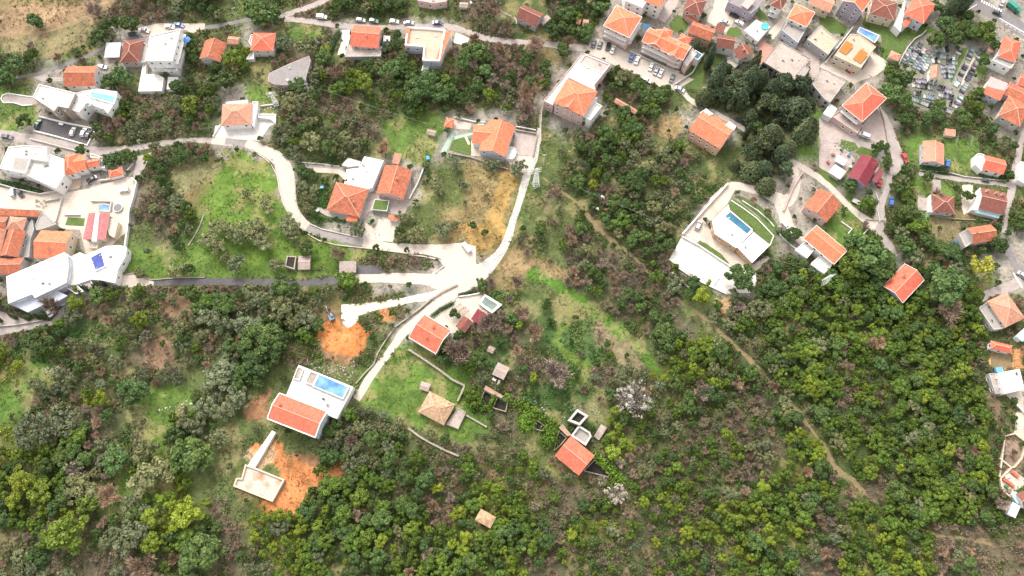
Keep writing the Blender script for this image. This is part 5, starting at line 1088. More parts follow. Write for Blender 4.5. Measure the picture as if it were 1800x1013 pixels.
Bd('annexe', 'white flat cube left of the orange cross-hipped house', 'annexe', 'A4', [Bk('poly', [(25, 795), (82, 825), (125, 762), (75, 725)], 3.4, 'deck', 'white', par=.2)], door=False)
Bd('chapel', 'small white chapel with an orange gable in the middle of the cemetery', 'chapel', 'E1', [Bk('gable', [(500, 530), (600, 550), (632, 405)], 4, 'pinkold', 'white', 1.8, rd='y', fl=1, sp=3)], lm='the cemetery chapel')
Bd('house', 'white house with an orange hip and columned porch near the main road', 'house', 'A4', [Bk('hip', [(1245, 395), (1370, 438), (1428, 300)], 5.5, 'red', 'white', 2, rd='y', fl=1), Bk('poly', [(1205, 425), (1335, 482), (1370, 435), (1240, 385)], 4.5, 'concrete', 'white', par=.5, fl=1)], lm='the white house with the columned porch')
Bd('shed', 'little orange lean-to left of the white house with the columned porch', 'shed', 'A4', [Bk('shed', [(1178, 355), (1215, 365), (1225, 325)], 2.6, 'pinkold', 'offwhite', .3)], door=False)
Bd('house', 'blue-grey house with half pink, half red sheet roof beside the cemetery', 'house', 'A4', [Bk('shed', [(1142, 648), (1262, 705), (1295, 628)], 4.5, 'red', 'bluegrey', .8, fl=2), Bk('shed', [(1168, 598), (1290, 648), (1312, 592)], 5.0, 'pinkroof', 'white', .8)], lm='the half pink, half red roof')
Bd('house', 'house with an orange and brown hipped roof at the right edge, lower of two', 'house', 'A4', [Bk('hip', [(1250, 808), (1402, 885), (1470, 740)], 5, 'old', 'offwhite', 2, fl=1)], lm='the orange and brown hip at the right edge')
Bd('house', 'brown-red terraced house cut by the right edge above another hipped one', 'house', 'A4', [Bk('gable', [(1290, 660), (1440, 730), (1480, 640)], 4, 'old', 'pink', 1.2, fl=1), Bk('gable', [(1385, 590), (1470, 620), (1480, 540)], 4, 'red', 'pink', 1.2)], lm='the brown-red terrace at the right edge')
Bd('shed', 'small orange-roofed shed in the bushes below the cemetery', 'shed', 'A4', [Bk('shed', [(876, 945), (952, 955), (955, 910)], 2.4, 'pinkold', 'offwhite', .4)], door=False)
# ---- right, below the cemetery
Bd('house', 'grey-walled house with cross-gabled crimson roof and small crimson side wing', 'house', 'B4', [Bk('gable', [(200, 320), (325, 390), (425, 235)], 4.8, 'crimson', 'mauve', 1.8, rd='y', fl=1, ridge=False), Bk('gable', [(318, 255), (370, 285), (420, 220)], 5.0, 'crimson', 'mauve', 1.4, rd='x', ridge=False), Bk('shed', [(368, 345), (405, 365), (437, 275)], 3.6, 'crimson', 'mauve', .3)], lm='the crimson-roofed house')
Bd('shed', 'white flat-roofed container hut, lower of two by the junk yard', 'shed', 'B4', [Bk('shed', [(68, 290), (145, 340), (192, 290)], 2.6, 'whitetin', 'offwhite', .3)], door=False)
Bd('shed', 'white flat-roofed container hut, upper of two by the junk yard', 'shed', 'B4', [Bk('shed', [(108, 210), (172, 245), (192, 205)], 2.6, 'whitetin', 'offwhite', .3)], lm='the junk yard', door=False)
Bd('house', 'small house, left slope worn orange and right slope dark, beside a green garden', 'house', 'B4', [Bk('gable', [(722, 217), (872, 240), (885, 95)], 4, 'pinkold', 'bluegrey', 1.8, rd='y', fl=1)], lm='the small worn orange house')
Bd('house', 'orange gabled house with a white side block right of the green garden', 'house', 'B4', [Bk('gable', [(1138, 268), (1287, 307), (1322, 212)], 4, 'red', 'white', 1.8, fl=1), Bk('poly', [(1085, 240), (1130, 285), (1150, 170), (1110, 160), (1085, 175)], 3.2, 'deck', 'white')], lm='the orange gable by the green garden')
Bd('house', 'dark brown hipped house on the small lane', 'house', 'B4', [Bk('hip', [(792, 565), (950, 582), (966, 460)], 4, 'brown', 'offwhite', 2, fl=1), Bk('poly', [(765, 570), (792, 575), (800, 470), (770, 450)], 2.6, 'deck', 'white')], lm='the dark brown hipped house')
Bd('shed', 'low green-roofed shed with a dirty concrete pad, left of the dark brown house', 'shed', 'B4', [Bk('shed', [(698, 615), (765, 622), (782, 575)], 2.2, 'greensheet', 'grey', .3), Bk('poly', [(680, 555), (757, 562), (762, 470), (690, 450)], .8, 'dirtyconc', 'stone', par=.2)], door=False)
Bd('house', 'brown gabled house with chimneys on a pale upper slope and a light blue awning', 'house', 'B4', [Bk('gable', [(1112, 548), (1290, 590), (1322, 440)], 4.2, 'brown', 'white', 2, chim=[(.2, .8), (.55, .8), (.8, .8)], fl=1), Bk('shed', [(1085, 570), (1255, 612), (1265, 582)], 2.8, 'lightblue', 'white', .5), Bk('poly', [(1060, 555), (1100, 560), (1140, 410), (1120, 400)], 3, 'deck', 'white')], lm='the brown gable with the blue awning')
Bd('house', 'pale-walled house, upper roof slope orange and lower slope brown, above the mimosa', 'house', 'B4', [Bk('gable', [(1070, 790), (1242, 764), (1222, 650)], 4.2, 'old', 'grey', 2, chim=[(.2, .55)], fl=1), Bk('poly', [(975, 720), (1020, 815), (1068, 780), (1040, 680)], 3, 'concrete', 'offwhite', par=.25)], lm='the brown and orange house above the mimosa')
Bd('house', 'orange gabled house with grey lower walls beside the dark lower yard', 'house', 'G', [Bk('gable', [(1413, 363), (1452, 392), (1481, 361)], 5, 'old', 'pink', 2, rd='y', fl=1)], lm='the pink-fronted gable by the court')
Bd('house', 'white house with a broad orange roof and stacked white balconies above the dense wood', 'house', 'G', [Bk('gable', [(1412, 420), (1466, 465), (1492, 443)], 6.5, 'orange', 'white', 2.2, rd='x', rim=.12, fl=2), Bk('poly', [(1397, 440), (1418, 455), (1435, 435), (1420, 420)], 4.5, 'deck', 'white', par=.4, fl=1), Bk('poly', [(1424, 465), (1448, 482), (1462, 468), (1440, 450)], 4, 'deck', 'white', par=.4, fl=2)], lm='the white house with stacked balconies above the wood')
Bd('house', 'orange gabled house alone in the dense wood', 'house', 'C4', [Bk('gable', [(445, 132), (582, 250), (735, 92)], 4.2, 'red', 'grey', 2.0, rd='y', rim=.1, chim=[(.3, .6)], fl=1)], lm='the orange house in the dense wood')
Bd('house', 'house with a large red-brown pyramid roof and pale front terrace at the right edge', 'house', 'C4', [Bk('hip', [(1172, 238), (1300, 422), (1440, 358)], 4.8, 'pinkold', 'offwhite', 2.6, rd='y', fl=1), Bk('poly', [(1112, 285), (1215, 438), (1295, 425), (1180, 240)], 3.0, 'concrete', 'offwhite', par=.4, fl=1)], lm='the red-brown pyramid roof')
Bd('house', 'small white house with an orange hipped roof at the edge of the dense wood', 'house', 'C4', [Bk('hip', [(1195, 568), (1345, 602), (1357, 548)], 3.2, 'red', 'white', 1.2, fl=1)], lm='the small orange hip by the wood')
Bd('warehouse', 'white flat-roofed warehouse with a dark grey side terrace at the right edge', 'warehouse', 'C4', [Bk('poly', [(1245, 738), (1292, 884), (1432, 852), (1398, 710)], 4.5, 'deck', 'white', par=.15), Bk('poly', [(1182, 742), (1228, 885), (1290, 880), (1245, 738)], 2.6, 'dirtyconc', 'grey', par=.3, fl=1)], lm='the white warehouse', door=False)
Bd('house', 'red-tiled house cut by the lower right edge beside a white awning', 'house', 'E5', [Bk('gable', [(302, 850), (348, 935), (400, 880)], 4, 'brown', 'white', 1.4, rd='y', fl=1), Bk('shed', [(255, 960), (300, 985), (345, 930)], 2.8, 'whitetin', 'white', .5), Bk('shed', [(275, 850), (310, 905), (345, 905)], 2.8, 'lightblue', 'white', .3)], lm='the red-tiled house at the lower right edge')
Bd('house', 'grey-roofed building with blue awning cut by the right edge', 'house', 'C4', [Bk('shed', [(1375, 480), (1420, 520), (1460, 440)], 3.5, 'lightblue', 'white', .4)], lm='the blue awning at the right edge', door=False)
Bd('house', 'cream house corner with blue and white awnings at the right edge', 'house', 'B4', [Bk('poly', [(1385, 345), (1440, 375), (1460, 230), (1405, 215)], 3, 'creamdeck', 'white', par=.3)], lm='the cream corner at the right edge', door=False)
ORD1 = 'first second third fourth fifth sixth seventh eighth ninth tenth eleventh twelfth'.split()
# ------------------------------------------------------------------ vehicles
C = car
C('saloon', 'dark', 'dark estate car on the left road, nearest the left edge', 'A0', 55, 962, 100, 968, sc=1.1)
C('hatch', 'green', 'dark green car at the left end of the villa car park', 'A0', 270, 872, 285, 835, sc=1.05)
C('hatch', 'white', 'white car alone in the middle of the villa car park', 'A0', 513, 925, 525, 890)
C('hatch', 'white', 'white van-like car beside a dark one in the villa car park', 'A0', 590, 930, 605, 895, sc=1.05)
C('hatch', 'dark', 'dark car at the right end of the villa car park', 'A0', 622, 945, 636, 910)
C('saloon', 'silver', 'silver car on the pale verge above the brown hipped house', 'A0', 1015, 220, 1055, 230)
C('hatch', 'dark', 'dark car under the trees left of the silver car on the verge', 'A0', 935, 245, 965, 240)
C('saloon', 'white', 'white car beside the blue car above the tall white block', 'A0', 1190, 194, 1225, 200)
C('saloon', 'blue', 'bright blue car above the tall white block', 'A0', 1255, 182, 1290, 190)
C('hatch', 'pale', 'pale car parked behind the white gable of the brown and orange house', 'A0', 720, 475, 750, 480)
C('van', 'white', 'white van at the left start of the top road', 'A1', 820, 128, 850, 130)
C('hatch', 'silver', 'silver car, leftmost of four along the top road verge', 'A1', 1092, 148, 1125, 152, group='cars parked along the top road')
C('hatch', 'grey', 'grey car, second from the left of four along the top road verge', 'A1', 1182, 154, 1215, 158, group='cars parked along the top road')
C('hatch', 'white', 'white car, third from the left of four along the top road verge', 'A1', 1325, 158, 1360, 160, group='cars parked along the top road')
C('saloon', 'silver', 'silver car, fourth from the left along the top road verge', 'A1', 1427, 167, 1460, 168, group='cars parked along the top road')
C('saloon', 'darkblue', 'dark blue car on the top road above the orange strip', 'A2', 197, 168, 235, 170)
C('van', 'white', 'white van at the corner of the road junction in the centre', 'B2', 398, 822, 370, 785, sc=1.1)
C('van', 'pale', 'pale teal van beside a dark car on the lower left yard', 'E6', 137, 560, 135, 520, sc=.95)
C('hatch', 'black', 'black car beside the pale teal van on the lower left yard', 'E6', 207, 570, 230, 605, sc=1.05)
C('saloon', 'black', 'black car under the wall of the orange house with stepped roofs', 'E6', 915, 430, 880, 450, sc=1.05)
C('van', 'white', 'white pickup on the wide pale yard by the ramp', 'E6', 1235, 540, 1190, 545, sc=.95)
C('saloon', 'silver', 'silver car in front of the slatted grey garage of the big white villa', 'E2', 522, 890, 495, 850, sc=1.1)
for i, (x, y, col, nm) in enumerate([(1285, 312, 'dark', 'dark blue-grey car, first from the left below the tall pinkish block'), (1327, 317, 'grey', 'grey car, second from the left below the tall pinkish block'), (1385, 330, 'black', 'black car, third from the left below the tall pinkish block'), (1418, 352, 'white', 'white car, rightmost of four below the tall pinkish block')]):
    C('saloon', col, nm, 'A2', x, y, x + 12, y - 35, group='cars below the pinkish block')
for x, y, col, nm in [(118, 410, 'blue', 'bright blue car, leftmost in the white car park of the dormered block'), (157, 428, 'white', 'white car next to the bright blue car in the white car park'), (255, 472, 'white', 'white car, third from the left in the white car park'),
                      (290, 502, 'silver', 'silver car, fourth from the left in the white car park'), (322, 515, 'white', 'white car, fifth from the left in the white car park'), (402, 552, 'grey', 'grey car, rightmost in the white car park of the dormered block')]:
    C('saloon', col, nm, 'A3', x, y, x + 14, y - 32, group='cars in the white car park')
C('hatch', 'white', 'white car parked apart at the lower rim of the white car park', 'A3', 225, 567, 255, 580)
C('saloon', 'pale', 'pale mint car at the exit of the white car park', 'A3', 455, 630, 490, 645)
C('saloon', 'dark', 'dark car at the lane behind the peach house', 'A3', 878, 850, 915, 862)
C('saloon', 'silver', 'silver car in the upper yard beside the small garden', 'A3', 765, 160, 740, 150)
C('saloon', 'black', 'black car in the upper yard above the silver one', 'A3', 832, 116, 800, 100)
C('hatch', 'white', 'white car at the hedge right of the silver car in the upper yard', 'A3', 872, 168, 845, 150)
C('hatch', 'dark', 'dark car beside the terracotta terrace', 'A3', 985, 345, 985, 320)
C('saloon', 'red', 'red car in front of the modern villa with burnt-orange panels', 'A4', 218, 490, 240, 462)
C('hatch', 'silver', 'silver car at the left edge of the cream yard in the town', 'A4', 12, 390, 30, 370)
C('van', 'white', 'white van below the orange cross-hipped house', 'A4', 307, 950, 280, 938)
C('saloon', 'silver', 'silver car on the main road above the crossing', 'A4', 1272, 25, 1280, 0)
C('hatch', 'dark', 'dark blue car just below the zebra crossing', 'A4', 1238, 98, 1270, 112)
C('hatch', 'red', 'dark red car on the lane above the crimson-roofed house', 'B4', 592, 195, 610, 225)
C('saloon', 'red', 'red car beside the wall of the crimson-roofed house', 'B4', 418, 362, 425, 330)
C('hatch', 'blue', 'bright blue car on the lane below the crimson-roofed house', 'B4', 498, 500, 500, 470)
C('hatch', 'blue', 'blue car at the corner of the small worn orange house', 'B4', 890, 235, 895, 210)
C('hatch', 'silver', 'silver-blue car on the yard of the villa with the white court', 'B3', 585, 665, 600, 630, sc=1.1)
C('van', 'white', 'white van on the bleached road beside the timber-front villa', 'B3', 1190, 668, 1210, 690, sc=.8)
C('saloon', 'silver', 'silver car beside the grey house at the lower right road', 'C4', 1412, 60, 1440, 80)
C('hatch', 'dark', 'small dark car on the narrow lane by the dark brown house', 'B4', 1158, 352, 1180, 356, sc=.8)
for k, src in CARS.items():
    if k not in USED: bpy.data.objects.remove(src)

def mbthing(name, label, cat, loc, fn, mats, rz=0, group=None, color=None):
    mb = MB(); fn(mb); o = mb.build(name, mats); o.location = loc; o.rotation_euler = (0, 0, rz); tag(o, label, cat, group)
    if color: o.color = (*color, 1)
    return o
def ground_at(tile, x, y, z=0):
    p = at(*P(tile, x, y), z); return Vector((p.x, p.y, hz(p.x, p.y) + z))
# excavator on the orange earth
p = ground_at('C1', 885, 350); ex = empty('excavator', p, 2.0); tag(ex, 'small blue-grey excavator at the rim of the orange earth clearing', 'excavator'); LM.append((586, 560, 'the small excavator'))
mb = MB()
for s in (-1, 1): mb.box((0, s * .9, .35), (3.0, .45, .6))
mb.build('track', [M['darkmetal']], ex)
mb = MB(); mb.box((-.3, 0, 1.2), (2.6, 1.9, .9)); mb.box((.2, -.45, 2.0), (1.3, .95, 1.0)); b = mb.build('cab', [M['objcol']], ex); b.color = (.12, .2, .28, 1)
mb = MB(); mb.bar((1.0, .3, 1.5), (2.9, .3, 3.2), .2); mb.bar((2.9, .3, 3.2), (4.4, .3, 1.5), .15); b = mb.build('arm', [M['objcol']], ex); b.color = (.35, .33, .30, 1)
mb = MB(); mb.box((4.5, .3, 1.1), (.8, .9, .7)); mb.build('bucket', [M['darkmetal']], ex)
# garbage truck on the main road
p = ground_at('A4', 1345, 65, .06); t = empty('garbage_truck', p, -.9); tag(t, 'green lorry parked beside the main road crossing', 'lorry')
mb = MB(); mb.box((-.8, 0, 1.9), (4.6, 2.3, 2.0)); b = mb.build('container', [M['objcol']], t); b.color = (.03, .22, .17, 1)
mb = MB(); mb.box((2.6, 0, 1.5), (1.7, 2.2, 1.9)); b = mb.build('cab', [M['objcol']], t); b.color = (.03, .16, .13, 1)
mb = MB(); mb.box((3.46, 0, 1.9), (.06, 1.9, .8)); mb.build('windscreen', [M['glass']], t)
mb = MB(); mb.box((0, 0, .7), (6.4, 1.2, .3)); mb.build('chassis', [M['darkmetal']], t)
for x in (-2.2, 2.3):
    for s in (-1, 1): mb = MB(); mb.bar((x, s * .7, .5), (x, s * 1.12, .5), .5, 0, 12); mb.build('wheel', [M['tyre']], t)
# boat
p = ground_at('B4', 270, 508); bt = empty('rowing_boat', p, math.radians(-28)); tag(bt, 'white boat hull stored on the grass below the crimson-roofed house', 'boat')
mb = MB(); st = [(-2.6, .9, .5), (-1.5, 1.05, .4), (0, 1.1, .35), (1.5, .85, .4), (2.5, .35, .6), (2.9, .04, .8)]
for (x0, w0, z0), (x1, w1, z1) in zip(st, st[1:]):
    for s in (-1, 1):
        mb.poly([(x0, s * w0, 1.0), (x1, s * w1, 1.05), (x1, s * w1 * .5, z1 * .4), (x0, s * w0 * .5, z0 * .4)]); mb.poly([(x0, 0, z0 * .3), (x1, 0, z1 * .3), (x1, s * w1 * .5, z1 * .4), (x0, s * w0 * .5, z0 * .4)])
mb.poly([(-2.6, -.9, 1), (-2.6, -.45, .2), (-2.6, .45, .2), (-2.6, .9, 1)]); mb.build('hull', [M['white']], bt)
mb = MB(); mb.poly([(x, w * .92, .95) for x, w, z in st] + [(x, -w * .92, .95) for x, w, z in st[::-1]]); mb.build('deck', [M['offwhite']], bt)

# ------------------------------------------------------------------ cemetery: every grave its own thing
def make_grave(kind):
    o = empty('grave', (0, 0, 0)); mb = MB(); mb.box((0, 0, .22), (2.3, 1.25, .44)); mb.box((0, 0, .47), (2.0, .95, .08)); b = mb.build('slab', [M['gravestone']], o)
    mb = MB()
    if kind == 0: mb.box((1.05, 0, .85), (.2, 1.0, .9))
    elif kind == 1: mb.box((1.05, 0, .75), (.18, .9, .6)); mb.cyl((1.05, 0, 1.05), .3, .25, 8)
    else: mb.box((1.05, 0, 1.0), (.16, .16, 1.2)); mb.box((1.05, 0, 1.25), (.16, .7, .16)); mb.box((1.05, 0, .55), (.3, .8, .25))
    mb.build('headstone', [M['gravestone']], o); return o
M['gravestone'] = gloss('polished_stone', (1, 1, 1), .35, obj=True)
GR = [make_grave(k) for k in range(3)]; gu = set()
GCOL = {'black': (.03, .03, .035), 'dark grey': (.09, .10, .115), 'blue-grey': (.20, .24, .28), 'pale grey': (.33, .33, .33), 'white': (.58, .57, .55), 'brown': (.22, .14, .11)}
def grave_row(x0, y0, x1, y1, n, place, wid=1, skip=0.06):
    a, b = at(*P('E1', x0, y0)), at(*P('E1', x1, y1)); d = b - a; rz = math.atan2(d.y, d.x)
    for i in range(n):
        if random.random() < skip: continue
        k = random.choice((0, 0, 0, 1, 2)); p = a.lerp(b, (i + .5) / n); nn = random.choice(['black', 'dark grey', 'dark grey', 'blue-grey', 'blue-grey', 'pale grey', 'pale grey', 'pale grey', 'white'])
        o = GR[k] if k not in gu else copy_tree(GR[k]); gu.add(k)
        o.location = (p.x, p.y, hz(p.x, p.y) + .05); o.rotation_euler = (0, 0, rz + math.pi / 2 * (1 if wid > 0 else -1) + random.uniform(-.05, .05)); s = random.uniform(.85, 1.1); o.scale = (s, min(s, d.length / n / 1.4), s * random.uniform(.8, 1.3))
        o['label'] = '%s grave with %s, %s in row %s' % (nn, ('headstone', 'rounded headstone', 'stone cross')[k], ORD1[i], place); o['category'] = 'grave'; o['group'] = 'graves in the cemetery'
        cc = tuple(v * random.uniform(.8, 1.2) for v in GCOL[nn])
        for j, ch in enumerate(o.children):
            ch.color = (*[v * (1 if ch.name.startswith('slab') else .7) for v in cc], 1)
# rows: (start, end, count, where)
grave_row(165, 350, 300, 125, 8, 'along the left curved wall'); grave_row(215, 350, 330, 170, 7, 'inside the left curved wall')
grave_row(250, 370, 400, 110, 9, 'third from the left curved wall'); grave_row(300, 410, 440, 180, 8, 'fourth from the left curved wall'); grave_row(350, 430, 480, 210, 7, 'fifth from the left curved wall')
grave_row(400, 470, 480, 330, 5, 'left of the chapel'); grave_row(500, 250, 800, 300, 8, 'at the top under the trees'); grave_row(520, 320, 830, 350, 9, 'second row under the top trees')
grave_row(620, 400, 800, 400, 6, 'right of the chapel, upper'); grave_row(630, 450, 790, 450, 6, 'right of the chapel, middle'); grave_row(660, 500, 770, 505, 4, 'right of the chapel, lower')
grave_row(560, 200, 720, 190, 4, 'topmost under the trees')
grave_row(300, 560, 580, 590, 9, 'just below the chapel'); grave_row(290, 610, 560, 650, 9, 'second below the chapel'); grave_row(590, 640, 760, 700, 6, 'right below the chapel')
grave_row(300, 700, 640, 800, 11, 'third below the chapel'); grave_row(280, 770, 540, 870, 9, 'lowest left of the bushes'); grave_row(600, 720, 780, 770, 6, 'at the foot of the grass strip')
grave_row(670, 900, 830, 960, 6, 'at the bottom corner'); grave_row(730, 830, 860, 880, 4, 'above the bottom corner'); grave_row(180, 620, 240, 600, 2, 'by the lower gate')
grave_row(950, 310, 1010, 160, 6, 'right of the grass strip, top'); grave_row(860, 500, 950, 330, 7, 'right of the grass strip, middle'); grave_row(790, 620, 870, 520, 4, 'right of the grass strip, foot')
grave_row(1010, 420, 1080, 280, 6, 'along the right hedge, top'); grave_row(930, 560, 1010, 430, 6, 'along the right hedge, middle'); grave_row(860, 720, 940, 580, 6, 'along the right hedge, lower'); grave_row(800, 850, 880, 730, 6, 'along the right hedge, foot')
grave_row(1060, 200, 1100, 250, 2, 'at the top right corner'); grave_row(830, 240, 860, 200, 2, 'left of the grass strip, top')
LM.append((1600, 170, 'the left side of the cemetery')); LM.append((1715, 150, 'the right side of the cemetery'))
wall('boundary_wall', 'pale curved wall along the left side of the cemetery', 'E1', [(110, 395), (160, 290), (230, 170), (310, 75), (400, 25), (440, -20)], 1.6, cat='wall')
wall('boundary_wall', 'short pale wall stub at the lower gate of the cemetery', 'E1', [(190, 850), (225, 800), (260, 745)], 1.2, cat='wall')

# ------------------------------------------------------------------ walls, kerbs, fences
W_ = wall
W_('retaining_wall', 'white wall along the road side of the villa car park', 'E7', [(470, 785), (800, 870), (1205, 985)], .7, .5, 'white', 'wall')
W_('retaining_wall', 'white wall at the right end of the villa car park', 'E7', [(1205, 980), (1315, 770)], .7, .4, 'white', 'wall')
W_('retaining_wall', 'white wall between the villa and its asphalt car park', 'E7', [(560, 600), (940, 690), (1350, 775)], 1.2, .4, 'white', 'wall')
W_('retaining_wall', 'white kerb wall around the curved driveway left of the villa', 'E7', [(460, 325), (110, 272), (40, 300), (20, 350), (50, 400), (190, 400), (320, 440), (440, 430)], .5, .35, 'white', 'wall')
W_('garden_wall', 'pale wall on the far side of the left road above the white villa', 'B0', [(215, 62), (330, 90), (450, 125), (560, 150)], 1.0, .4, 'offwhite', 'wall')
W_('garden_wall', 'white wall below the hedge of the white modern villa', 'B0', [(-10, 375), (130, 415), (290, 450), (420, 425), (450, 330)], 1.4, .4, 'offwhite', 'wall')
W_('garden_wall', 'pale wall between the pale yard and the planted bank', 'B0', [(330, 495), (440, 475), (395, 640)], 1.2, .5, 'offwhite', 'wall')
W_('garden_wall', 'pale wall under the ramp behind the orange pavilion', 'B0', [(700, 355), (770, 345), (870, 318), (935, 240)], 1.3, .5, 'offwhite', 'wall')
W_('garden_wall', 'long white boundary wall between the yards and the left meadow', 'B0', [(930, 340), (965, 370), (940, 480), (915, 560), (905, 680), (885, 810), (885, 880), (850, 960), (825, 1005)], 2.0, .5, 'white', 'wall')
W_('garden_wall', 'white wall around the small walled pool', 'B0', [(640, 495), (785, 500), (775, 565)], 1.2, .4, 'offwhite', 'wall')
W_('garden_wall', 'white wall across the top of the lawn terrace', 'B0', [(455, 590), (560, 592)], 1.0, .5, 'offwhite', 'wall')
W_('garden_wall', 'thin wall under the yard cypresses at the left edge', 'C0', [(-5, 415), (120, 405), (300, 375)], .9, .3, 'offwhite', 'wall')
W_('retaining_wall', 'low pale wall along the outer side of the white bend', 'B1', [(310, 135), (400, 180), (460, 230), (505, 310), (520, 400), (545, 490), (590, 580), (650, 660), (720, 725), (800, 770), (920, 800), (1110, 820), (1430, 860)], .5, .35, 'creamdeck', 'wall')
W_('retaining_wall', 'low pale wall along the inner side of the white bend', 'B1', [(740, 655), (820, 690), (930, 715), (1065, 745)], .6, .35, 'offwhite', 'wall')
W_('garden_wall', 'pale wall around the terrace of the red hipped house', 'A1', [(60, 960), (112, 878)], .9, .3, 'white', 'wall')
W_('garden_wall', 'pale garden wall right of the red hipped house', 'A1', [(395, 745), (480, 735)], .8, .3, 'white', 'wall')
W_('garden_wall', 'white wall with a step left of the large orange house', 'B2', [(270, 160), (430, 190), (560, 235), (685, 272)], .9, .35, 'stone', 'wall')
W_('garden_wall', 'stone wall around the concrete patio of the large orange house', 'A2', [(740, 915), (890, 940), (862, 1095)], 1.1, .45, 'stone', 'wall')
W_('garden_wall', 'white wall above the patio of the large orange house', 'A2', [(745, 890), (880, 915)], 1.0, .3, 'white', 'wall')
W_('garden_wall', 'pale thin wall running down the left side of the pink apartment block', 'A2', [(925, 760), (915, 880), (912, 1010)], .8, .3, 'cream', 'wall')
W_('garden_wall', 'low white wall above the tan patio of the orange pavilion', 'A2', [(310, 822), (455, 855), (525, 860)], .8, .3, 'white', 'wall')
W_('retaining_wall', 'low grey wall around the wedge of scrub between the two roads', 'B2', [(-5, 868), (100, 880), (210, 905), (240, 945), (180, 995)], .5, .4, 'offwhite', 'wall')
W_('retaining_wall', 'brown stone wall on the left side of the descending lane', 'C2', [(-5, 345), (60, 300), (150, 225), (250, 165), (330, 125)], .9, .7, 'stone', 'wall')
W_('retaining_wall', 'narrow dark stone wall on the upper part of the descending lane', 'C1', [(1425, 350), (1330, 420), (1265, 510), (1210, 600), (1180, 680), (1120, 740), (1060, 810)], .8, .45, 'stone', 'wall')
W_('garden_wall', 'white wall with hedge beside the patio of the orange house', 'C2', [(160, 355), (220, 300), (305, 248), (315, 225)], .8, .35, 'offwhite', 'wall')
W_('garden_wall', 'white wall along the upper rim of the patio with the murky pool', 'C2', [(345, 208), (410, 200), (485, 185)], .9, .35, 'white', 'wall')
W_('garden_wall', 'pale stone wall enclosing the walled green garden on its right', 'C2', [(-5, 580), (90, 640), (200, 715), (300, 790), (385, 832), (365, 880), (338, 935)], 1.6, .7, 'stone', 'wall')
W_('garden_wall', 'stone wall below the walled green garden', 'D1', [(870, 175), (930, 220), (1000, 260), (1080, 300), (1150, 330)], 1.0, .7, 'stone', 'wall')
W_('garden_wall', 'broken stone wall stub right of the ruined tan-roofed house', 'D1', [(1190, 95), (1310, 165)], 1.0, .6, 'stone', 'wall')
W_('terrace_wall', 'pale dry-stone wall across the left meadow', 'B0', [(1425, 590), (1400, 660), (1370, 720), (1320, 800)], .5, .5, 'stone', 'wall')
W_('garden_wall', 'low wall at the right of the tarmac lower road near the white villa', 'C0', [(830, 62), (930, 42), (1060, 90), (1250, 75), (1430, 72)], .5, .3, 'stone', 'wall')
W_('retaining_wall', 'long white wall on the upper left side of the villa court', 'B3', [(470, 730), (620, 560), (785, 380)], 1.5, .6, 'white', 'wall')
W_('retaining_wall', 'white wall between the court and the artificial turf strip', 'B3', [(470, 745), (585, 805), (720, 895), (795, 945)], 1.2, .35, 'white', 'wall')
W_('terrace_wall', 'dotted white stone edging below the villa lawn', 'B3', [(815, 490), (900, 545), (1000, 620), (1110, 738), (1085, 800)], .5, .35, 'white', 'wall')
W_('terrace_wall', 'dotted white stone edging above the villa lawn', 'B3', [(890, 490), (1000, 560), (1080, 630), (1112, 670)], .5, .3, 'white', 'wall')
W_('garden_wall', 'white angled wall stub in the scrub below the court', 'C3', [(400, 40), (540, 165), (580, 155)], .9, .3, 'white', 'wall')
W_('garden_wall', 'low wall at the lower rim of the court', 'C3', [(440, 5), (520, 60), (600, 105), (780, 190)], .7, .3, 'white', 'wall')
W_('garden_wall', 'reddish wall along the track above the pink-fronted gable', 'B3', [(1175, 565), (1245, 400), (1310, 295)], 1.2, .4, 'pink', 'wall')
W_('garden_wall', 'thin white wall below the bleached road by the court villa', 'B3', [(1145, 725), (1240, 810), (1300, 850)], .8, .3, 'white', 'wall')
W_('garden_wall', 'white angled wall stubs on the green below the bleached lane', 'B4', [(150, 640), (225, 690), (200, 720)], .8, .3, 'white', 'wall')
W_('garden_wall', 'white wall stub, lower one on the green below the bleached lane', 'B4', [(295, 740), (335, 690)], .8, .3, 'white', 'wall')
W_('retaining_wall', 'thin dark kerb between the bleached lane and the wood', 'B4', [(320, 620), (380, 628), (455, 628)], .5, .3, 'stone', 'wall')
W_('retaining_wall', 'curved wall of the roundabout garden by the white boat', 'B4', [(420, 640), (405, 560), (415, 500), (390, 430)], .6, .3, 'offwhite', 'wall')
W_('garden_wall', 'hedged wall along the small lane of the dark brown house', 'B4', [(700, 280), (900, 295), (1010, 325), (1300, 355)], .8, .3, 'offwhite', 'wall')
W_('garden_wall', 'thin wall below the dark brown hipped house', 'B4', [(800, 600), (960, 620), (1180, 632)], .7, .3, 'stone', 'wall')
W_('retaining_wall', 'pale wall along the white car park of the dormered block', 'A3', [(420, 600), (540, 520), (620, 385)], 1.4, .4, 'offwhite', 'wall')
W_('garden_wall', 'white rail wall in front of the dormered block', 'A3', [(110, 365), (250, 430), (380, 490), (450, 510)], 1.0, .4, 'offwhite', 'wall')
W_('garden_wall', 'white yard wall left of the modern villa with burnt-orange panels', 'A4', [(35, 450), (130, 330), (225, 205)], 1.5, .4, 'white', 'wall')
W_('retaining_wall', 'dark-topped wall along the cemetery lane', 'A4', [(415, 745), (450, 850), (470, 960), (478, 1010)], 1.0, .5, 'stone', 'wall')
W_('garden_wall', 'white angular wall of the small plots at the right edge', 'E5', [(348, 405), (300, 355), (280, 330)], 1.0, .4, 'white', 'wall')
W_('garden_wall', 'white wall around the upper plot at the lower right edge', 'E5', [(205, 755), (235, 530), (290, 515), (348, 560), (330, 650), (290, 700), (270, 705), (210, 655)], 1.0, .5, 'cream', 'wall')
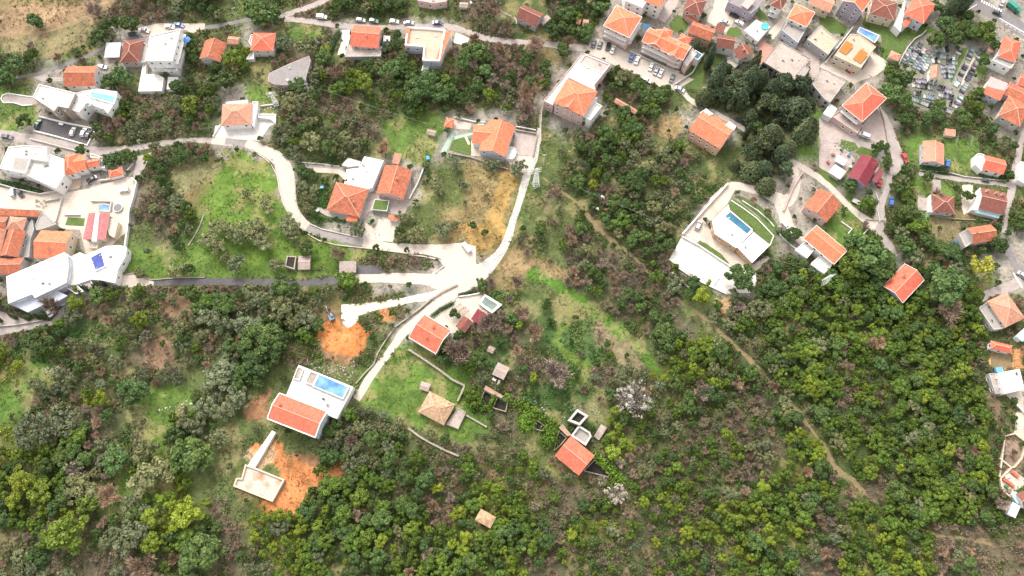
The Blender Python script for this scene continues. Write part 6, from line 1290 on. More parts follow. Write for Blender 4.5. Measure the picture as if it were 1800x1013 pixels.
W_('garden_wall', 'white wall around the red tile stacks at the lower right edge', 'E5', [(270, 705), (210, 765), (220, 830), (270, 870)], 1.0, .5, 'cream', 'wall')
W_('garden_wall', 'white wall along the alley of the orange hipped house inside the bend', 'B1', [(905, 370), (925, 310)], 1.0, .3, 'offwhite', 'wall')
W_('garden_wall', 'pale wall right of the orange and dark red gabled house', 'B2', [(100, 265), (60, 370), (0, 480)], 1.2, .5, 'offwhite', 'wall')
fence('light metal fence along the upper driveway inside the bend', 'B1', [(640, 225), (720, 230), (830, 240), (945, 255)], 1.2)
fence('light metal fence at the court entrance', 'B3', [(480, 725), (590, 770)], 2.0)
fence('light mesh fence on the grass below the cemetery', 'B4', [(945, 110), (965, 20), (1060, 50), (1045, 120)], 2.0)
fence('pale fence right of the tall white block garden', 'A0', [(1290, 530), (1295, 440)], 1.5)

# ------------------------------------------------------------------ pylons and poles with wires
def pylon(label, tile, x, y, h):
    p = ground_at(tile, x, y); o = empty('lattice_pylon', p, .3); tag(o, label, 'pylon'); mb = MB(); w0, w1 = 1.3, .35
    lv = 9
    for k in range(lv):
        a, b = k / lv, (k + 1) / lv; ra, rb = w0 + (w1 - w0) * a, w0 + (w1 - w0) * b; z0, z1 = h * a, h * b
        cs = [(1, 1), (-1, 1), (-1, -1), (1, -1)]
        for i in range(4):
            c, c2 = cs[i], cs[(i + 1) % 4]
            mb.bar((c[0] * ra, c[1] * ra, z0), (c[0] * rb, c[1] * rb, z1), .09); mb.bar((c[0] * ra, c[1] * ra, z0), (c2[0] * rb, c2[1] * rb, z1), .06); mb.bar((c[0] * rb, c[1] * rb, z1), (c2[0] * rb, c2[1] * rb, z1), .06)
    mb.build('lattice', [M['galv']], o); mb = MB()
    for z in (h * .8, h * .92, h * 1.0): mb.bar((-1.9, 0, z), (1.9, 0, z), .08)
    mb.build('crossarm', [M['galv']], o)
    for z in (h * .8, h * .92, h * 1.0):
        for s in (-1, 1): mb = MB(); mb.cyl((s * 1.8, 0, z - .5), .1, .5, 8); mb.build('insulator', [M['white']], o)
    return p + Vector((0, 0, h * .98))
M['galv'] = surf('pale_galvanised_steel', (.62, .63, .62), .1, bump=0)
pa = pylon('pale lattice pylon on the green slope above the red hipped house', 'A1', 515, 762, 12.5)
pb = pylon('pale lattice pylon beside the top of the cobbled lane', 'B2', 882, 385, 15)
pc = pylon('pale lattice pylon at the upper edge of the dense wood', 'C4', 5, 130, 12)
def pole(label, tile, x, y, h, lamp=False, mat='wood2'):
    p = ground_at(tile, x, y); o = empty('street_lamp' if lamp else 'utility_pole', p); tag(o, label, 'street lamp' if lamp else 'pole'); mb = MB(); mb.bar((0, 0, -.3), (0, 0, h), (.17, .11), 0, 8); mb.build('post', [M[mat]], o)
    if lamp: mb = MB(); mb.bar((0, 0, h), (.9, 0, h + .2), .06); mb.build('arm', [M['galv']], o); mb = MB(); mb.box((1.1, 0, h + .2), (.6, .25, .12)); mb.build('lamp_head', [M['offwhite']], o)
    else: mb = MB(); mb.bar((-.8, 0, h - .4), (.8, 0, h - .4), .07); mb.build('crossarm', [M[mat]], o); [(lambda q: q.build('insulator', [M['white']], o))((lambda m_: (m_.cyl((s * .7, 0, h - .35), .07, .25, 6), m_)[1])(MB())) for s in (-1, 1)]
    return p + Vector((0, 0, h - .15))
M['wood2'] = surf('weathered_pole', (.20, .175, .16), .3, 4); M['palepole'] = surf('pale_concrete_pole', (.55, .53, .51), .1)
q1 = pole('dark pole standing in the grass left of the villa with taupe cladding', 'E7', 190, 600, 10)
q2 = pole('pale pole in the scrub near the grey-roofed angular house', 'A1', 742, 668, 9, mat='palepole')
q3 = pole('pale pole in the dry grass right of the cobbled lane', 'B2', 936, 240, 9, mat='palepole')
q4 = pole('wooden pole in the grass below the upper left lane', 'A0', 178, 498, 9)
q5 = pole('pale pole beside the brown hipped house', 'A0', 842, 268, 8, mat='palepole')
q6 = pole('pale street lamp by the left road junction', 'B0', 1005, 125, 7, True, 'palepole')
q7 = pole('pale street lamp beside the top road hedge', 'A1', 225, 130, 7, True, 'palepole')
q8 = pole('dark pole in the white court of the flat-roofed villa', 'C3', 700, 128, 8)
q9 = pole('pale pole at the lower end of the conifer grove', 'A3', 598, 690, 9, mat='palepole')
def wire(a, b, lab, sag=1.2):
    mb = MB(); c = a.copy(); n = 14; pts = [a.lerp(b, i / n) - Vector((0, 0, sag * 4 * (i / n) * (1 - i / n))) for i in range(n + 1)]
    for s, e in zip(pts, pts[1:]): mb.bar(s - c, e - c, .012, 0, 3)
    o = mb.build('power_line', [M['galv']]); o.location = c; tag(o, lab, 'power line')
wire(pa, pb, 'long power line between the slope pylon and the lane pylon', 4)
wire(pb, pc, 'long power line from the lane pylon to the pylon above the dense wood', 6)
wire(pa, q2, 'short power line from the slope pylon to the pale pole', .8); wire(q2, q3, 'thin line from the scrub pole towards the lane pole', 3)

# ------------------------------------------------------------------ small things
def parasol(label, tile, x, y, z, r, col):
    p = at(*P(tile, x, y), z); o = empty('parasol', (p.x, p.y, p.z)); tag(o, label, 'parasol')
    mb = MB(); mb.bar((0, 0, 0), (0, 0, 2.3), .04); mb.build('pole', [M['metal']], o)
    mb = MB(); mb.cyl((0, 0, 2.0), r, .55, 8, 0, .03); c = mb.build('canopy', [M['objcol']], o); c.color = (*col, 1)
parasol('round blue parasol on the upper balcony of the tall white block', 'A0', 1315, 297, 5, 1.7, (.02, .14, .42)); parasol('round blue parasol on the lower balcony of the tall white block', 'A0', 1240, 443, 3, 2.0, (.02, .14, .42))
p = ground_at('B0', 828, 543, .1); o = empty('trampoline', p); tag(o, 'round grey trampoline beside the small blue pool', 'trampoline')
mb = MB(); mb.cyl((0, 0, .82), 1.75, .06, 20); b = mb.build('mat', [M['objcol']], o); b.color = (.12, .12, .14, 1)
for k in range(6): mb = MB(); a = k * math.pi / 3; mb.bar((1.8 * math.cos(a), 1.8 * math.sin(a), 0), (1.8 * math.cos(a), 1.8 * math.sin(a), .85), .05); mb.build('leg', [M['metal']], o)
mb = MB()
for k in range(16): a, b_ = k * math.pi / 8, (k + 1) * math.pi / 8; mb.bar((1.85 * math.cos(a), 1.85 * math.sin(a), .85), (1.85 * math.cos(b_), 1.85 * math.sin(b_), .85), .09)
mb.build('frame', [M['metal']], o)
# round pool on the town roof
p = at(*P('A3', 1048, 190), 3.1); o = empty('round_pool', p); tag(o, 'round turquoise paddling pool on a white roof terrace', 'paddling pool')
mb = MB(); mb.cyl((0, 0, 0), 1.7, .8, 18); b = mb.build('rim', [M['objcol']], o); b.color = (.1, .5, .55, 1); mb = MB(); mb.cyl((0, 0, .75), 1.55, .07, 18); mb.build('water', [M['turq']], o)
# timber pergolas on the patio
for nm, x, y, rz in (('timber pergola with creeper, left one on the patio', 345, 300, .75), ('timber pergola with creeper, right one on the patio', 382, 322, .75)):
    p = ground_at('C2', x, y, .1); o = empty('pergola', p, rz); tag(o, nm, 'pergola')
    for a in (-1.6, 1.6):
        for b_ in (-1.0, 1.0): mb = MB(); mb.bar((a, b_, 0), (a, b_, 2.3), .08); mb.build('post', [M['wood']], o)
    mb = MB()
    for k in range(7): mb.bar((-1.9 + k * .63, -1.3, 2.4), (-1.9 + k * .63, 1.3, 2.4), .07)
    for b_ in (-1, 1): mb.bar((-2, b_, 2.3), (2, b_, 2.3), .08)
    mb.build('lattice_roof', [M['wood']], o)
# round bushes in pots, tables, white lorry body, tile stacks, rubble
def clutter(label, cat, name, tile, x, y, parts, rz=0.0, z=0.08, group=None):
    """parts: (name, cx, cy, cz, sx, sy, sz, colour)"""
    p = ground_at(tile, x, y, z); o = empty(name, p, rz); tag(o, label, cat, group)
    for n_, a, b_, c_, sx, sy, sz, col in parts:
        mb = MB(); mb.box((a, b_, c_), (sx, sy, sz)); q = mb.build(n_, [M['objcol']], o); q.color = (*col, 1)
tab = lambda col: [('table_top', 0, 0, .74, 2.0, 1.0, .07, col)] + [('leg', sx * .8, sy * .35, .36, .08, .08, .7, (.3, .3, .3)) for sx in (-1, 1) for sy in (-1, 1)]
clutter('white garden table on the cream yard beside the silver car', 'table', 'garden_table', 'E2', 670, 810, tab((.7, .7, .7)), .5)
clutter('white bench table in the villa car park', 'table', 'garden_table', 'A0', 432, 872, tab((.7, .7, .7)), -.3)
WHT, REDT = (.78, .77, .75), (.55, .12, .06)
for i, (x, y, r) in enumerate(((285, 735, -.7), (300, 748, -.7), (240, 775, -.6), (262, 790, -.6), (276, 802, -.6))):
    clutter('%s stack of red roof tiles inside the white wall at the lower right edge' % ('first', 'second', 'third', 'fourth', 'fifth')[i], 'tile stack', 'tile_stack', 'E5', x, y, [('pallet', 0, 0, .08, 1.9, 1.1, .15, (.3, .2, .12)), ('bundle', -.45, 0, .6, .85, 1.0, .85, REDT), ('bundle', .45, 0, .55, .85, 1.0, .75, REDT)], r, group='stacks of red tiles')
clutter('white table on the building plot at the lower right edge', 'table', 'work_table', 'E5', 252, 752, tab(WHT), .5)
clutter('dark grey bench group on the upper plot at the lower right edge', 'bench', 'bench', 'E5', 235, 645, [('seat', 0, 0, .45, 1.8, .5, .08, (.05, .05, .08)), ('backrest', 0, .27, .8, 1.8, .07, .5, (.05, .05, .08)), ('leg', -.8, 0, .2, .08, .4, .4, (.1, .1, .1)), ('leg', .8, 0, .2, .08, .4, .4, (.1, .1, .1))], .9)
clutter('blue tarpaulin-covered crate in the vegetable garden inside the bend', 'crate', 'crate', 'B1', 822, 400, [('box', 0, 0, .4, 1.4, 1.0, .8, (.10, .30, .55)), ('lid', 0, 0, .84, 1.5, 1.1, .08, (.15, .40, .65))], .2)
clutter('white crate left of the blue crate in the vegetable garden', 'crate', 'crate', 'B1', 775, 403, [('box', 0, 0, .35, 1.3, 1.2, .7, (.6, .68, .55)), ('lid', 0, 0, .74, 1.4, 1.3, .08, (.7, .75, .65))], .1)
clutter('bright blue water tank at the fence left of the large orange house', 'water tank', 'water_tank', 'B2', 130, 200, [('tank', 0, 0, .8, 1.2, 1.5, 1.4, (.02, .32, .62)), ('lid', 0, 0, 1.54, .6, .6, .1, (.02, .2, .4)), ('base', 0, 0, .05, 1.4, 1.7, .12, (.3, .3, .3))], .2)
for i, (x, y, r, l) in enumerate(((1390, 488, -.4, 2.4), (1348, 466, -.5, 1.4), (1382, 517, .1, 1.2), (1300, 543, -.4, 2.6), (1290, 475, -.3, 1.3))):
    clutter('white beehive box, %s of those in the scrub right of the lane' % ('rightmost', 'topmost', 'lower middle', 'lowest and longest', 'leftmost')[i], 'hive', 'beehive', 'B2', x, y, [('box', 0, 0, .4, l, .8, .6, WHT), ('lid', 0, 0, .74, l + .15, .95, .08, (.7, .7, .68)), ('stand', 0, 0, .06, l * .9, .7, .12, (.3, .25, .2))], r, group='white boxes in the scrub')
clutter('two-part white slab furniture beside the pinkish tin-roofed shed, left one', 'bench', 'stone_bench', 'C2', 592, 785, [('seat', 0, 0, .45, 1.5, 1.0, .12, WHT), ('leg', -.5, 0, .2, .15, .8, .4, WHT), ('leg', .5, 0, .2, .15, .8, .4, WHT)], -.5)
clutter('longer white slab bench beside the pinkish tin-roofed shed, right one', 'bench', 'stone_bench', 'C2', 622, 808, [('seat', 0, 0, .45, .9, 2.2, .12, WHT), ('leg', 0, -.8, .2, .7, .15, .4, WHT), ('leg', 0, .8, .2, .7, .15, .4, WHT)], -.3)
clutter('blue container on the dark terrace of the white warehouse', 'container', 'container', 'C4', 1218, 732, [('box', 0, 0, 3.3, 2.6, 1.8, 1.2, (.10, .28, .55)), ('lid', 0, 0, 3.95, 2.7, 1.9, .1, (.12, .33, .62))], .1)
for i, (x, y) in enumerate(((1208, 785), (1232, 848), (1265, 838))): clutter('white air-conditioning unit, %s on the warehouse side terrace' % ('topmost', 'lower left', 'lower right')[i], 'air conditioner', 'air_conditioner', 'C4', x, y, [('casing', 0, 0, 3.1, 1.1, .6, .9, WHT), ('fan', 0, -.32, 3.1, .5, .05, .5, (.1, .1, .1))], .2)
for i, (x, y, t) in enumerate(((180, 240, 'A0'),)): pass
for i, (x, y, r) in enumerate(((545, 745, .7), (575, 755, .7))):
    clutter('sun lounger, %s on the deck of the villa with the turquoise pool' % ('left one', 'right one')[i], 'sun lounger', 'sun_lounger', 'A0', x + 60, y - 20, [('seat', 0, 0, .35, 1.9, .65, .1, (.3, .3, .3)), ('leg', -.8, 0, .15, .08, .6, .3, (.3, .3, .3)), ('leg', .8, 0, .15, .08, .6, .3, (.3, .3, .3))], r, z=6.9)
# zebra crossing and lane marks
def stripe(name, tile, pts, off=.075): o = drape(name, [at(*P(tile, *q)) for q in pts], off, M['paint']); o['kind'] = 'structure'; return o
for k in range(9):
    t = k / 9; x = 1135 + 150 * t; y = 2 + 75 * t; stripe('road_marking', 'A4', [(x, y - 2), (x + 9, y + 3), (x + 3, y + 17), (x - 6, y + 12)])
for k in range(6):
    t = k / 6; x = 1270 + 180 * t; y = 150 + 105 * t; stripe('road_marking', 'A4', [(x, y), (x + 14, y + 7), (x + 13, y + 9), (x - 1, y + 2)])
stripe('road_marking', 'A4', [(1255, 130), (1260, 128), (1450, 235), (1446, 240)]); stripe('road_marking', 'A4', [(1020, 80), (1100, 30), (1103, 32), (1022, 84)])
for k in range(4): stripe('road_marking', 'C4', [(1352 + k * 14, 40 + k * 22), (1362 + k * 14, 42 + k * 22), (1380 + k * 14, 80 + k * 22), (1372 + k * 14, 80 + k * 22)])
# rubble: countable blocks are few; the scatter of small stones is one object
def rubble(name, tile, pts, n, col, smin=.1, smax=.45):
    mb = MB(); q = [P(tile, *p) for p in pts]; x0, x1 = min(p[0] for p in q), max(p[0] for p in q); y0, y1 = min(p[1] for p in q), max(p[1] for p in q); k = 0; 
    while k < n:
        x, y = random.uniform(x0, x1), random.uniform(y0, y1)
        if not inpoly(np.array([x]), np.array([y]), q)[0]: k += .2; continue
        p = at(x, y); s = random.uniform(smin, smax) * random.uniform(.6, 1); r = random.uniform(0, 3)
        b = [(p.x + math.cos(r + a) * s * random.uniform(.7, 1.3), p.y + math.sin(r + a) * s * random.uniform(.7, 1.3)) for a in (0, 1.5, 3.1, 4.6)]; z = hz(p.x, p.y)
        mb.prism(b, z - .1, z + s * random.uniform(.4, 1.1)); k += 1
    o = mb.build(name, [M[col]]); o['kind'] = 'stuff'; return o
rubble('rubble', 'C1', [(690, 640), (800, 650), (900, 690), (1060, 640), (1060, 720), (1010, 800), (880, 760), (780, 740), (700, 700)], 130, 'concrete', .12, .45)
rubble('clods', 'C1', [(830, 380), (1050, 400), (1090, 520), (1000, 620), (820, 540)], 70, 'earth', .1, .35)
rubble('clods', 'E4', [(260, 560), (420, 660), (560, 740), (700, 740), (560, 840), (440, 960), (330, 990), (400, 820), (200, 700)], 130, 'earth', .1, .4)
rubble('rubble', 'A1', [(385, 740), (480, 740), (540, 800), (500, 900), (400, 960)], 60, 'offwhite')
rubble('rubble', 'C0', [(300, 700), (500, 690), (540, 740), (420, 760), (280, 730)], 90, 'offwhite')
rubble('rubble', 'C0', [(1100, 1000), (1430, 880), (1430, 1013), (1200, 1013)], 70, 'offwhite')
rubble('rubble', 'E3', [(330, 140), (440, 190), (650, 240), (800, 400), (870, 440), (760, 430), (600, 260), (380, 220)], 170, 'offwhite', .1, .4)
rubble('rubble', 'E3', [(950, 270), (1200, 260), (1280, 400), (1150, 380), (1050, 310), (990, 330), (900, 430)], 110, 'stone', .1, .4)
rubble('rubble', 'B1', [(1350, 700), (1000, 830), (1110, 850), (700, 580), (780, 540), (740, 520)], 60, 'stone')
rubble('rubble', 'G', [(340, 400), (350, 380), (372, 350), (378, 360), (360, 400), (340, 440), (300, 470), (290, 460)], 120, 'stone', .1, .35)
rubble('rubble', 'A3', [(1370, 560), (1430, 520), (1440, 640), (1390, 640)], 60, 'offwhite')
rubble('rubble', 'B4', [(60, 150), (180, 180), (240, 120), (200, 60), (120, 50)], 60, 'stone')
rubble('rubble', 'B0', [(245, 485), (330, 490), (330, 540), (250, 530)], 40, 'stone', .2, .6)

JK = (('wooden pallet heap', (.30, .20, .12)), ('blue barrel crate', (.08, .2, .45)), ('grey appliance', (.35, .35, .36)), ('rust-red box', (.35, .12, .07)), ('white appliance', (.72, .72, .7)), ('green bin', (.05, .2, .1)))
for i, (t_, x, y, wh) in enumerate((('B4', 95, 170, 'left of the upper white container hut'), ('B4', 205, 175, 'right of the upper white container hut'), ('B4', 235, 215, 'above the crimson roof corner'), ('B4', 60, 225, 'left of the lower white container hut'), ('B4', 215, 255, 'between the white huts and the crimson roof'), ('B4', 155, 135, 'at the top of the junk yard'),
        ('A3', 1395, 560, 'right of the wide derelict block'), ('A3', 1410, 600, 'below the crates beside the wide derelict block'), ('A3', 730, 215, 'beside the brown lean-to roof'), ('B2', 1370, 555, 'below the white hives'), ('B1', 790, 560, 'left of the hipped house inside the bend'), ('B1', 1150, 640, 'at the gate of the white driveway'),
        ('C2', 690, 770, 'beside the pinkish tin-roofed shed'), ('B4', 950, 780, 'left of the house above the mimosa'), ('B4', 970, 890, 'above the mimosa tree'), ('A2', 385, 35, 'beside the small white-roofed hut'), ('A2', 430, 25, 'right of the small white-roofed hut'), ('E5', 245, 810, 'below the red tile stacks'), ('E5', 262, 830, 'at the foot of the tile yard'), ('A1', 800, 300, 'in the garden left of the grey canopy'))):
    nm, cl = JK[i % 6]; clutter('%s %s' % (nm, wh), 'junk', 'junk_box', t_, x, y, [('box', 0, 0, .4, 1.3, .9, .8, cl), ('lid', 0, 0, .83, 1.35, .95, .06, tuple(v * .7 for v in cl))], i * .7, group='odds and ends in the yards')
# ------------------------------------------------------------------ vegetation
MAT = dict(
    evergreen=leafmat('dark_evergreen_leaves', (.036, .072, .022), (.10, .15, .04)),
    mid=leafmat('mid_green_leaves', (.048, .092, .014), (.125, .18, .026), (.20, .235, .036)),
    yellow=leafmat('yellow_green_leaves', (.08, .125, .014), (.20, .245, .026), (.29, .31, .04)),
    olive=leafmat('olive_leaves', (.095, .11, .052), (.185, .20, .10), (.25, .255, .14)),
    bare=leafmat('bare_twigs', (.235, .165, .12), (.44, .33, .25), rough=.9),
    conifer=leafmat('conifer_needles', (.035, .06, .03), (.105, .13, .06)),
    blossom=leafmat('white_blossom', (.20, .17, .14), (.38, .35, .30), (.62, .60, .55)),
    mimosa=leafmat('yellow_blossom', (.20, .20, .03), (.42, .38, .06)),
)
def quads(pos, nrm, size, r, aspect=1.0):
    n = len(pos); t = np.cross(nrm, r.normal(size=(n, 3))); t /= np.linalg.norm(t, axis=1)[:, None] + 1e-9; b = np.cross(nrm, t)
    s = size[:, None] / 2; a = t * s * aspect; c = b * s
    V = np.stack([pos - a - c, pos + a - c, pos + a + c, pos - a + c], 1).reshape(-1, 3)
    return V, np.arange(n * 4).reshape(n, 4)
def crown(seed, R=3.0, H0=1.6, lobes=9, flat=.8, n=1500, leaf=.36, spread=.6, lobe=(.26, .46)):
    r = np.random.default_rng(seed); cs = []; ex = r.uniform(.82, 1.22)
    for i in range(lobes):
        a = r.uniform(0, 6.283); q = spread * R * math.sqrt(r.uniform(.05, 1)); lr = R * r.uniform(*lobe)
        if i % 4 == 3: q = R * r.uniform(.8, 1.12); lr = R * r.uniform(.12, .25)
        z = H0 + R * flat * (.75 + .55 * (1 - (q / R) ** 2)) + r.uniform(-.25, .3) * R
        cs.append((q * math.cos(a) * ex, q * math.sin(a) / ex, z, lr))
    cs = np.array(cs); w = cs[:, 3] ** 2; k = r.choice(len(cs), n * 2, p=w / w.sum())
    dvec = r.normal(size=(n * 2, 3)); dvec[:, 2] = np.abs(dvec[:, 2]) * .9 + dvec[:, 2] * .35; dvec /= np.linalg.norm(dvec, axis=1)[:, None]
    bump = 1 + .16 * np.sin(dvec[:, 0] * 9 + k) * np.cos(dvec[:, 1] * 8 + 2 * k)
    pos = cs[k, :3] + dvec * (cs[k, 3] * bump * r.uniform(.72, 1.14, n * 2))[:, None] * np.array([1, 1, flat])
    dd = np.linalg.norm((pos[:, None, :] - cs[None, :, :3]) / cs[None, :, 3:], axis=2); keep = (dd.min(1) > .72); pos = pos[keep][:n]; dv = dvec[keep][:n]
    nn = dv + [0, 0, .35] + r.normal(size=dv.shape) * .8; nn /= np.linalg.norm(nn, axis=1)[:, None]
    V, F = quads(pos, nn, leaf * r.uniform(.5, 1.3, len(pos)), r, 1.25)
    # inner mass of coarser leaves so that the crown is not hollow
    m = n // 5; k2 = r.choice(len(cs), m, p=w / w.sum()); d2 = r.normal(size=(m, 3)); d2 /= np.linalg.norm(d2, axis=1)[:, None]
    p2 = cs[k2, :3] + d2 * (cs[k2, 3] * r.uniform(.3, .75, m))[:, None]; V2, F2 = quads(p2, d2, leaf * 2.2 * r.uniform(.7, 1.2, m), r, 1.1)
    return np.concatenate([V, V2]), np.concatenate([F, F2 + len(V)])
def tube(path, r0, r1, n=5):
    V, F = [], []
    for i, p in enumerate(path):
        p = np.array(p); q = np.array(path[min(i + 1, len(path) - 1)]) - np.array(path[max(i - 1, 0)]); q = q / (np.linalg.norm(q) + 1e-9)
        a = np.cross(q, [0.3, .8, .5]); a /= np.linalg.norm(a); b = np.cross(q, a); rr = r0 + (r1 - r0) * i / (len(path) - 1)
        for k in range(n): V.append(p + rr * (a * math.cos(6.283 * k / n) + b * math.sin(6.283 * k / n)))
        if i:
            for k in range(n): j = (k + 1) % n; F.append(((i - 1) * n + k, (i - 1) * n + j, i * n + j, i * n + k))
    return np.array(V), np.array(F)
def trunk(seed, R=3.0, H0=1.6, limbs=6, thick=.2):
    r = np.random.default_rng(seed + 99); V, F = tube([(0, 0, -.5), (r.uniform(-.1, .1), 0, H0 * .6), (r.uniform(-.2, .2), r.uniform(-.2, .2), H0 + .4)], thick, thick * .7, 6)
    for i in range(limbs):
        a = 6.283 * i / limbs + r.uniform(-.4, .4); l = R * r.uniform(.5, .85); s = (0, 0, H0 * r.uniform(.5, 1.1)); e = (math.cos(a) * l, math.sin(a) * l, H0 + R * r.uniform(.5, 1.0)); mdl = (e[0] * .45, e[1] * .45, s[2] + (e[2] - s[2]) * .6)
        v, f = tube([s, mdl, e], thick * .5, thick * .12, 4); F = np.concatenate([F, f + len(V)]); V = np.concatenate([V, v])
    return V, F
def bare(seed, R=3.0, H0=1.2, n=900, wd=.05, up=.85):
    """leafless crown: limbs, then dense fans of thin twigs"""
    r = np.random.default_rng(seed); V = []; F = []; c = 0
    tips = []
    for i in range(14):
        a = r.uniform(0, 6.283); l = R * r.uniform(.35, .75); h = H0 + R * up * r.uniform(.6, 1.15)
        tips.append((math.cos(a) * l, math.sin(a) * l, h))
    tips = np.array(tips); k = r.integers(0, len(tips), n)
    t0 = r.uniform(.3, 1, n)[:, None]; base = np.array([0, 0, H0]) + (tips[k] - [0, 0, H0]) * t0
    d = (tips[k] - [0, 0, H0 * .5]); d /= np.linalg.norm(d, axis=1)[:, None]; d = d + r.normal(size=(n, 3)) * .55; d[:, 2] += .15; d /= np.linalg.norm(d, axis=1)[:, None]
    ln = R * r.uniform(.22, .5, n)[:, None]; e = base + d * ln; sd = np.cross(d, r.normal(size=(n, 3))); sd /= np.linalg.norm(sd, axis=1)[:, None]
    w0 = (wd * r.uniform(.7, 1.4, n))[:, None]
    VV = np.stack([base - sd * w0, base + sd * w0, e + sd * w0 * .35, e - sd * w0 * .35], 1).reshape(-1, 3); FF = np.arange(n * 4).reshape(n, 4)
    for t in tips:
        v, f = tube([(0, 0, H0 * .7), (t[0] * .5, t[1] * .5, H0 + (t[2] - H0) * .6), tuple(t)], .11 * R / 3, .04, 4); FF = np.concatenate([FF, f + len(VV)]); VV = np.concatenate([VV, v])
    return VV, FF
def cypress(seed, h=10, w=1.25, n=1100, leaf=.32):
    r = np.random.default_rng(seed); t = r.beta(1.1, 1.5, n); a = r.uniform(0, 6.283, n); rad = w * np.power(np.sin(np.clip(t * .92 + .08, 0, 1) * math.pi) * .6 + .4 * (1 - t), 1) * (1 + .15 * np.sin(a * 5 + t * 20))
    rad = rad * r.uniform(.8, 1.05, n); pos = np.stack([rad * np.cos(a), rad * np.sin(a), .3 + t * h], 1); nn = np.stack([np.cos(a), np.sin(a), np.full(n, .35)], 1) + r.normal(size=(n, 3)) * .4; nn /= np.linalg.norm(nn, axis=1)[:, None]
    V, F = quads(pos, nn, leaf * r.uniform(.6, 1.2, n), r, .7)
    v, f = tube([(0, 0, -.4), (0, 0, h * .5), (0, 0, h * .97)], w * .45, .05, 7); return np.concatenate([V, v]), np.concatenate([F, f + len(V)])
def conifer(seed, R=3.3, h=6.2, n=2300, leaf=.38):
    r = np.random.default_rng(seed); t = np.power(r.uniform(0, 1, n), 1.3); a = r.uniform(0, 6.283, n); k = 7
    rad = R * np.power(np.clip(1.04 - t * t, 0, 1), .7) * (.72 + .28 * np.abs(np.sin(a * 3.5 + np.floor(t * k) * 1.7))) * r.uniform(.75, 1.05, n)
    pos = np.stack([rad * np.cos(a), rad * np.sin(a), 1.0 + t * h - rad * .12], 1); nn = np.stack([np.cos(a) * .7, np.sin(a) * .7, np.full(n, .75)], 1) + r.normal(size=(n, 3)) * .5; nn /= np.linalg.norm(nn, axis=1)[:, None]
    V, F = quads(pos, nn, leaf * r.uniform(.6, 1.3, n), r, .8); v, f = tube([(0, 0, -.4), (0, 0, h * .5), (0, 0, h * .95)], .35, .06, 6); return np.concatenate([V, v]), np.concatenate([F, f + len(V)])
PROTO = {}
def proto(kind, gens, mat, tr=None):
    L_ = []
    for i, (V, F) in enumerate(gens):
        me = bpy.data.meshes.new(kind + '_crown'); fast_mesh(me, V, F, mat); tm = None
        if tr: tv, tf = tr[i % len(tr)]; tm = bpy.data.meshes.new(kind + '_trunk'); fast_mesh(tm, tv, tf, M['bark'], smooth=True)
        L_.append((me, tm, V, F))
    PROTO[kind] = L_
TR = [trunk(i) for i in range(3)]
proto('evergreen', [crown(10 + i, n=2000, leaf=.33, lobes=20 + 2 * i, spread=.76, lobe=(.17, .36)) for i in range(5)], MAT['evergreen'], TR)
proto('mid', [crown(30 + i, n=2000, leaf=.31, lobes=24 + 2 * i, flat=.7, spread=.8, lobe=(.14, .32)) for i in range(5)], MAT['mid'], TR)
proto('yellow', [crown(50 + i, n=1900, leaf=.31, lobes=20 + 2 * i, spread=.78, lobe=(.15, .34)) for i in range(4)], MAT['yellow'], TR)
proto('olive', [crown(70 + i, n=1500, leaf=.27, lobes=24 + i, spread=.82, flat=.65, lobe=(.15, .32)) for i in range(5)], MAT['olive'], TR)
proto('bare', [bare(90 + i, n=1700, wd=.042 + .006 * i) for i in range(5)], MAT['bare'], TR)
proto('conifer', [conifer(110), conifer(111, R=2.5, h=8.5), conifer(112), conifer(113, R=2.0, h=10, n=1700), crown(114, n=1900, leaf=.36, lobes=20, spread=.75, lobe=(.2, .4))], MAT['conifer'], TR)
proto('cypress', [cypress(120 + i) for i in range(3)], MAT['conifer'], TR)
def join(a, b): return np.concatenate([a[0], b[0]]), np.concatenate([a[1], b[1] + len(a[0])])
proto('blossom', [join(bare(130 + i, n=1100, wd=.045), crown(135 + i, n=240, leaf=.24, lobes=34, spread=.95, lobe=(.08, .2))) for i in range(2)], MAT['blossom'], TR)
proto('mimosa', [crown(140, n=1300, leaf=.34, lobes=10)], MAT['mimosa'], TR)
KN = dict(evergreen='evergreen_tree', mid='oak_tree', yellow='laurel_tree', olive='olive_tree', bare='bare_tree', conifer='conifer_tree', cypress='cypress_tree', blossom='blossom_tree', mimosa='mimosa_tree')
KD = dict(evergreen='dark evergreen tree', mid='green leafy tree', yellow='yellow-green tree', olive='grey-green olive', bare='leafless tree', conifer='very dark conifer', cypress='slim dark cypress', blossom='white blossoming tree', mimosa='yellow flowering tree')
TREES = []       # kind, x, y, radius, explicit label or None
def dirword(dx, dy):
    a = math.degrees(math.atan2(-dy, dx)) % 360
    return ['right of', 'above and right of', 'above', 'above and left of', 'left of', 'below and left of', 'below', 'below and right of'][int((a + 22.5) // 45) % 8]
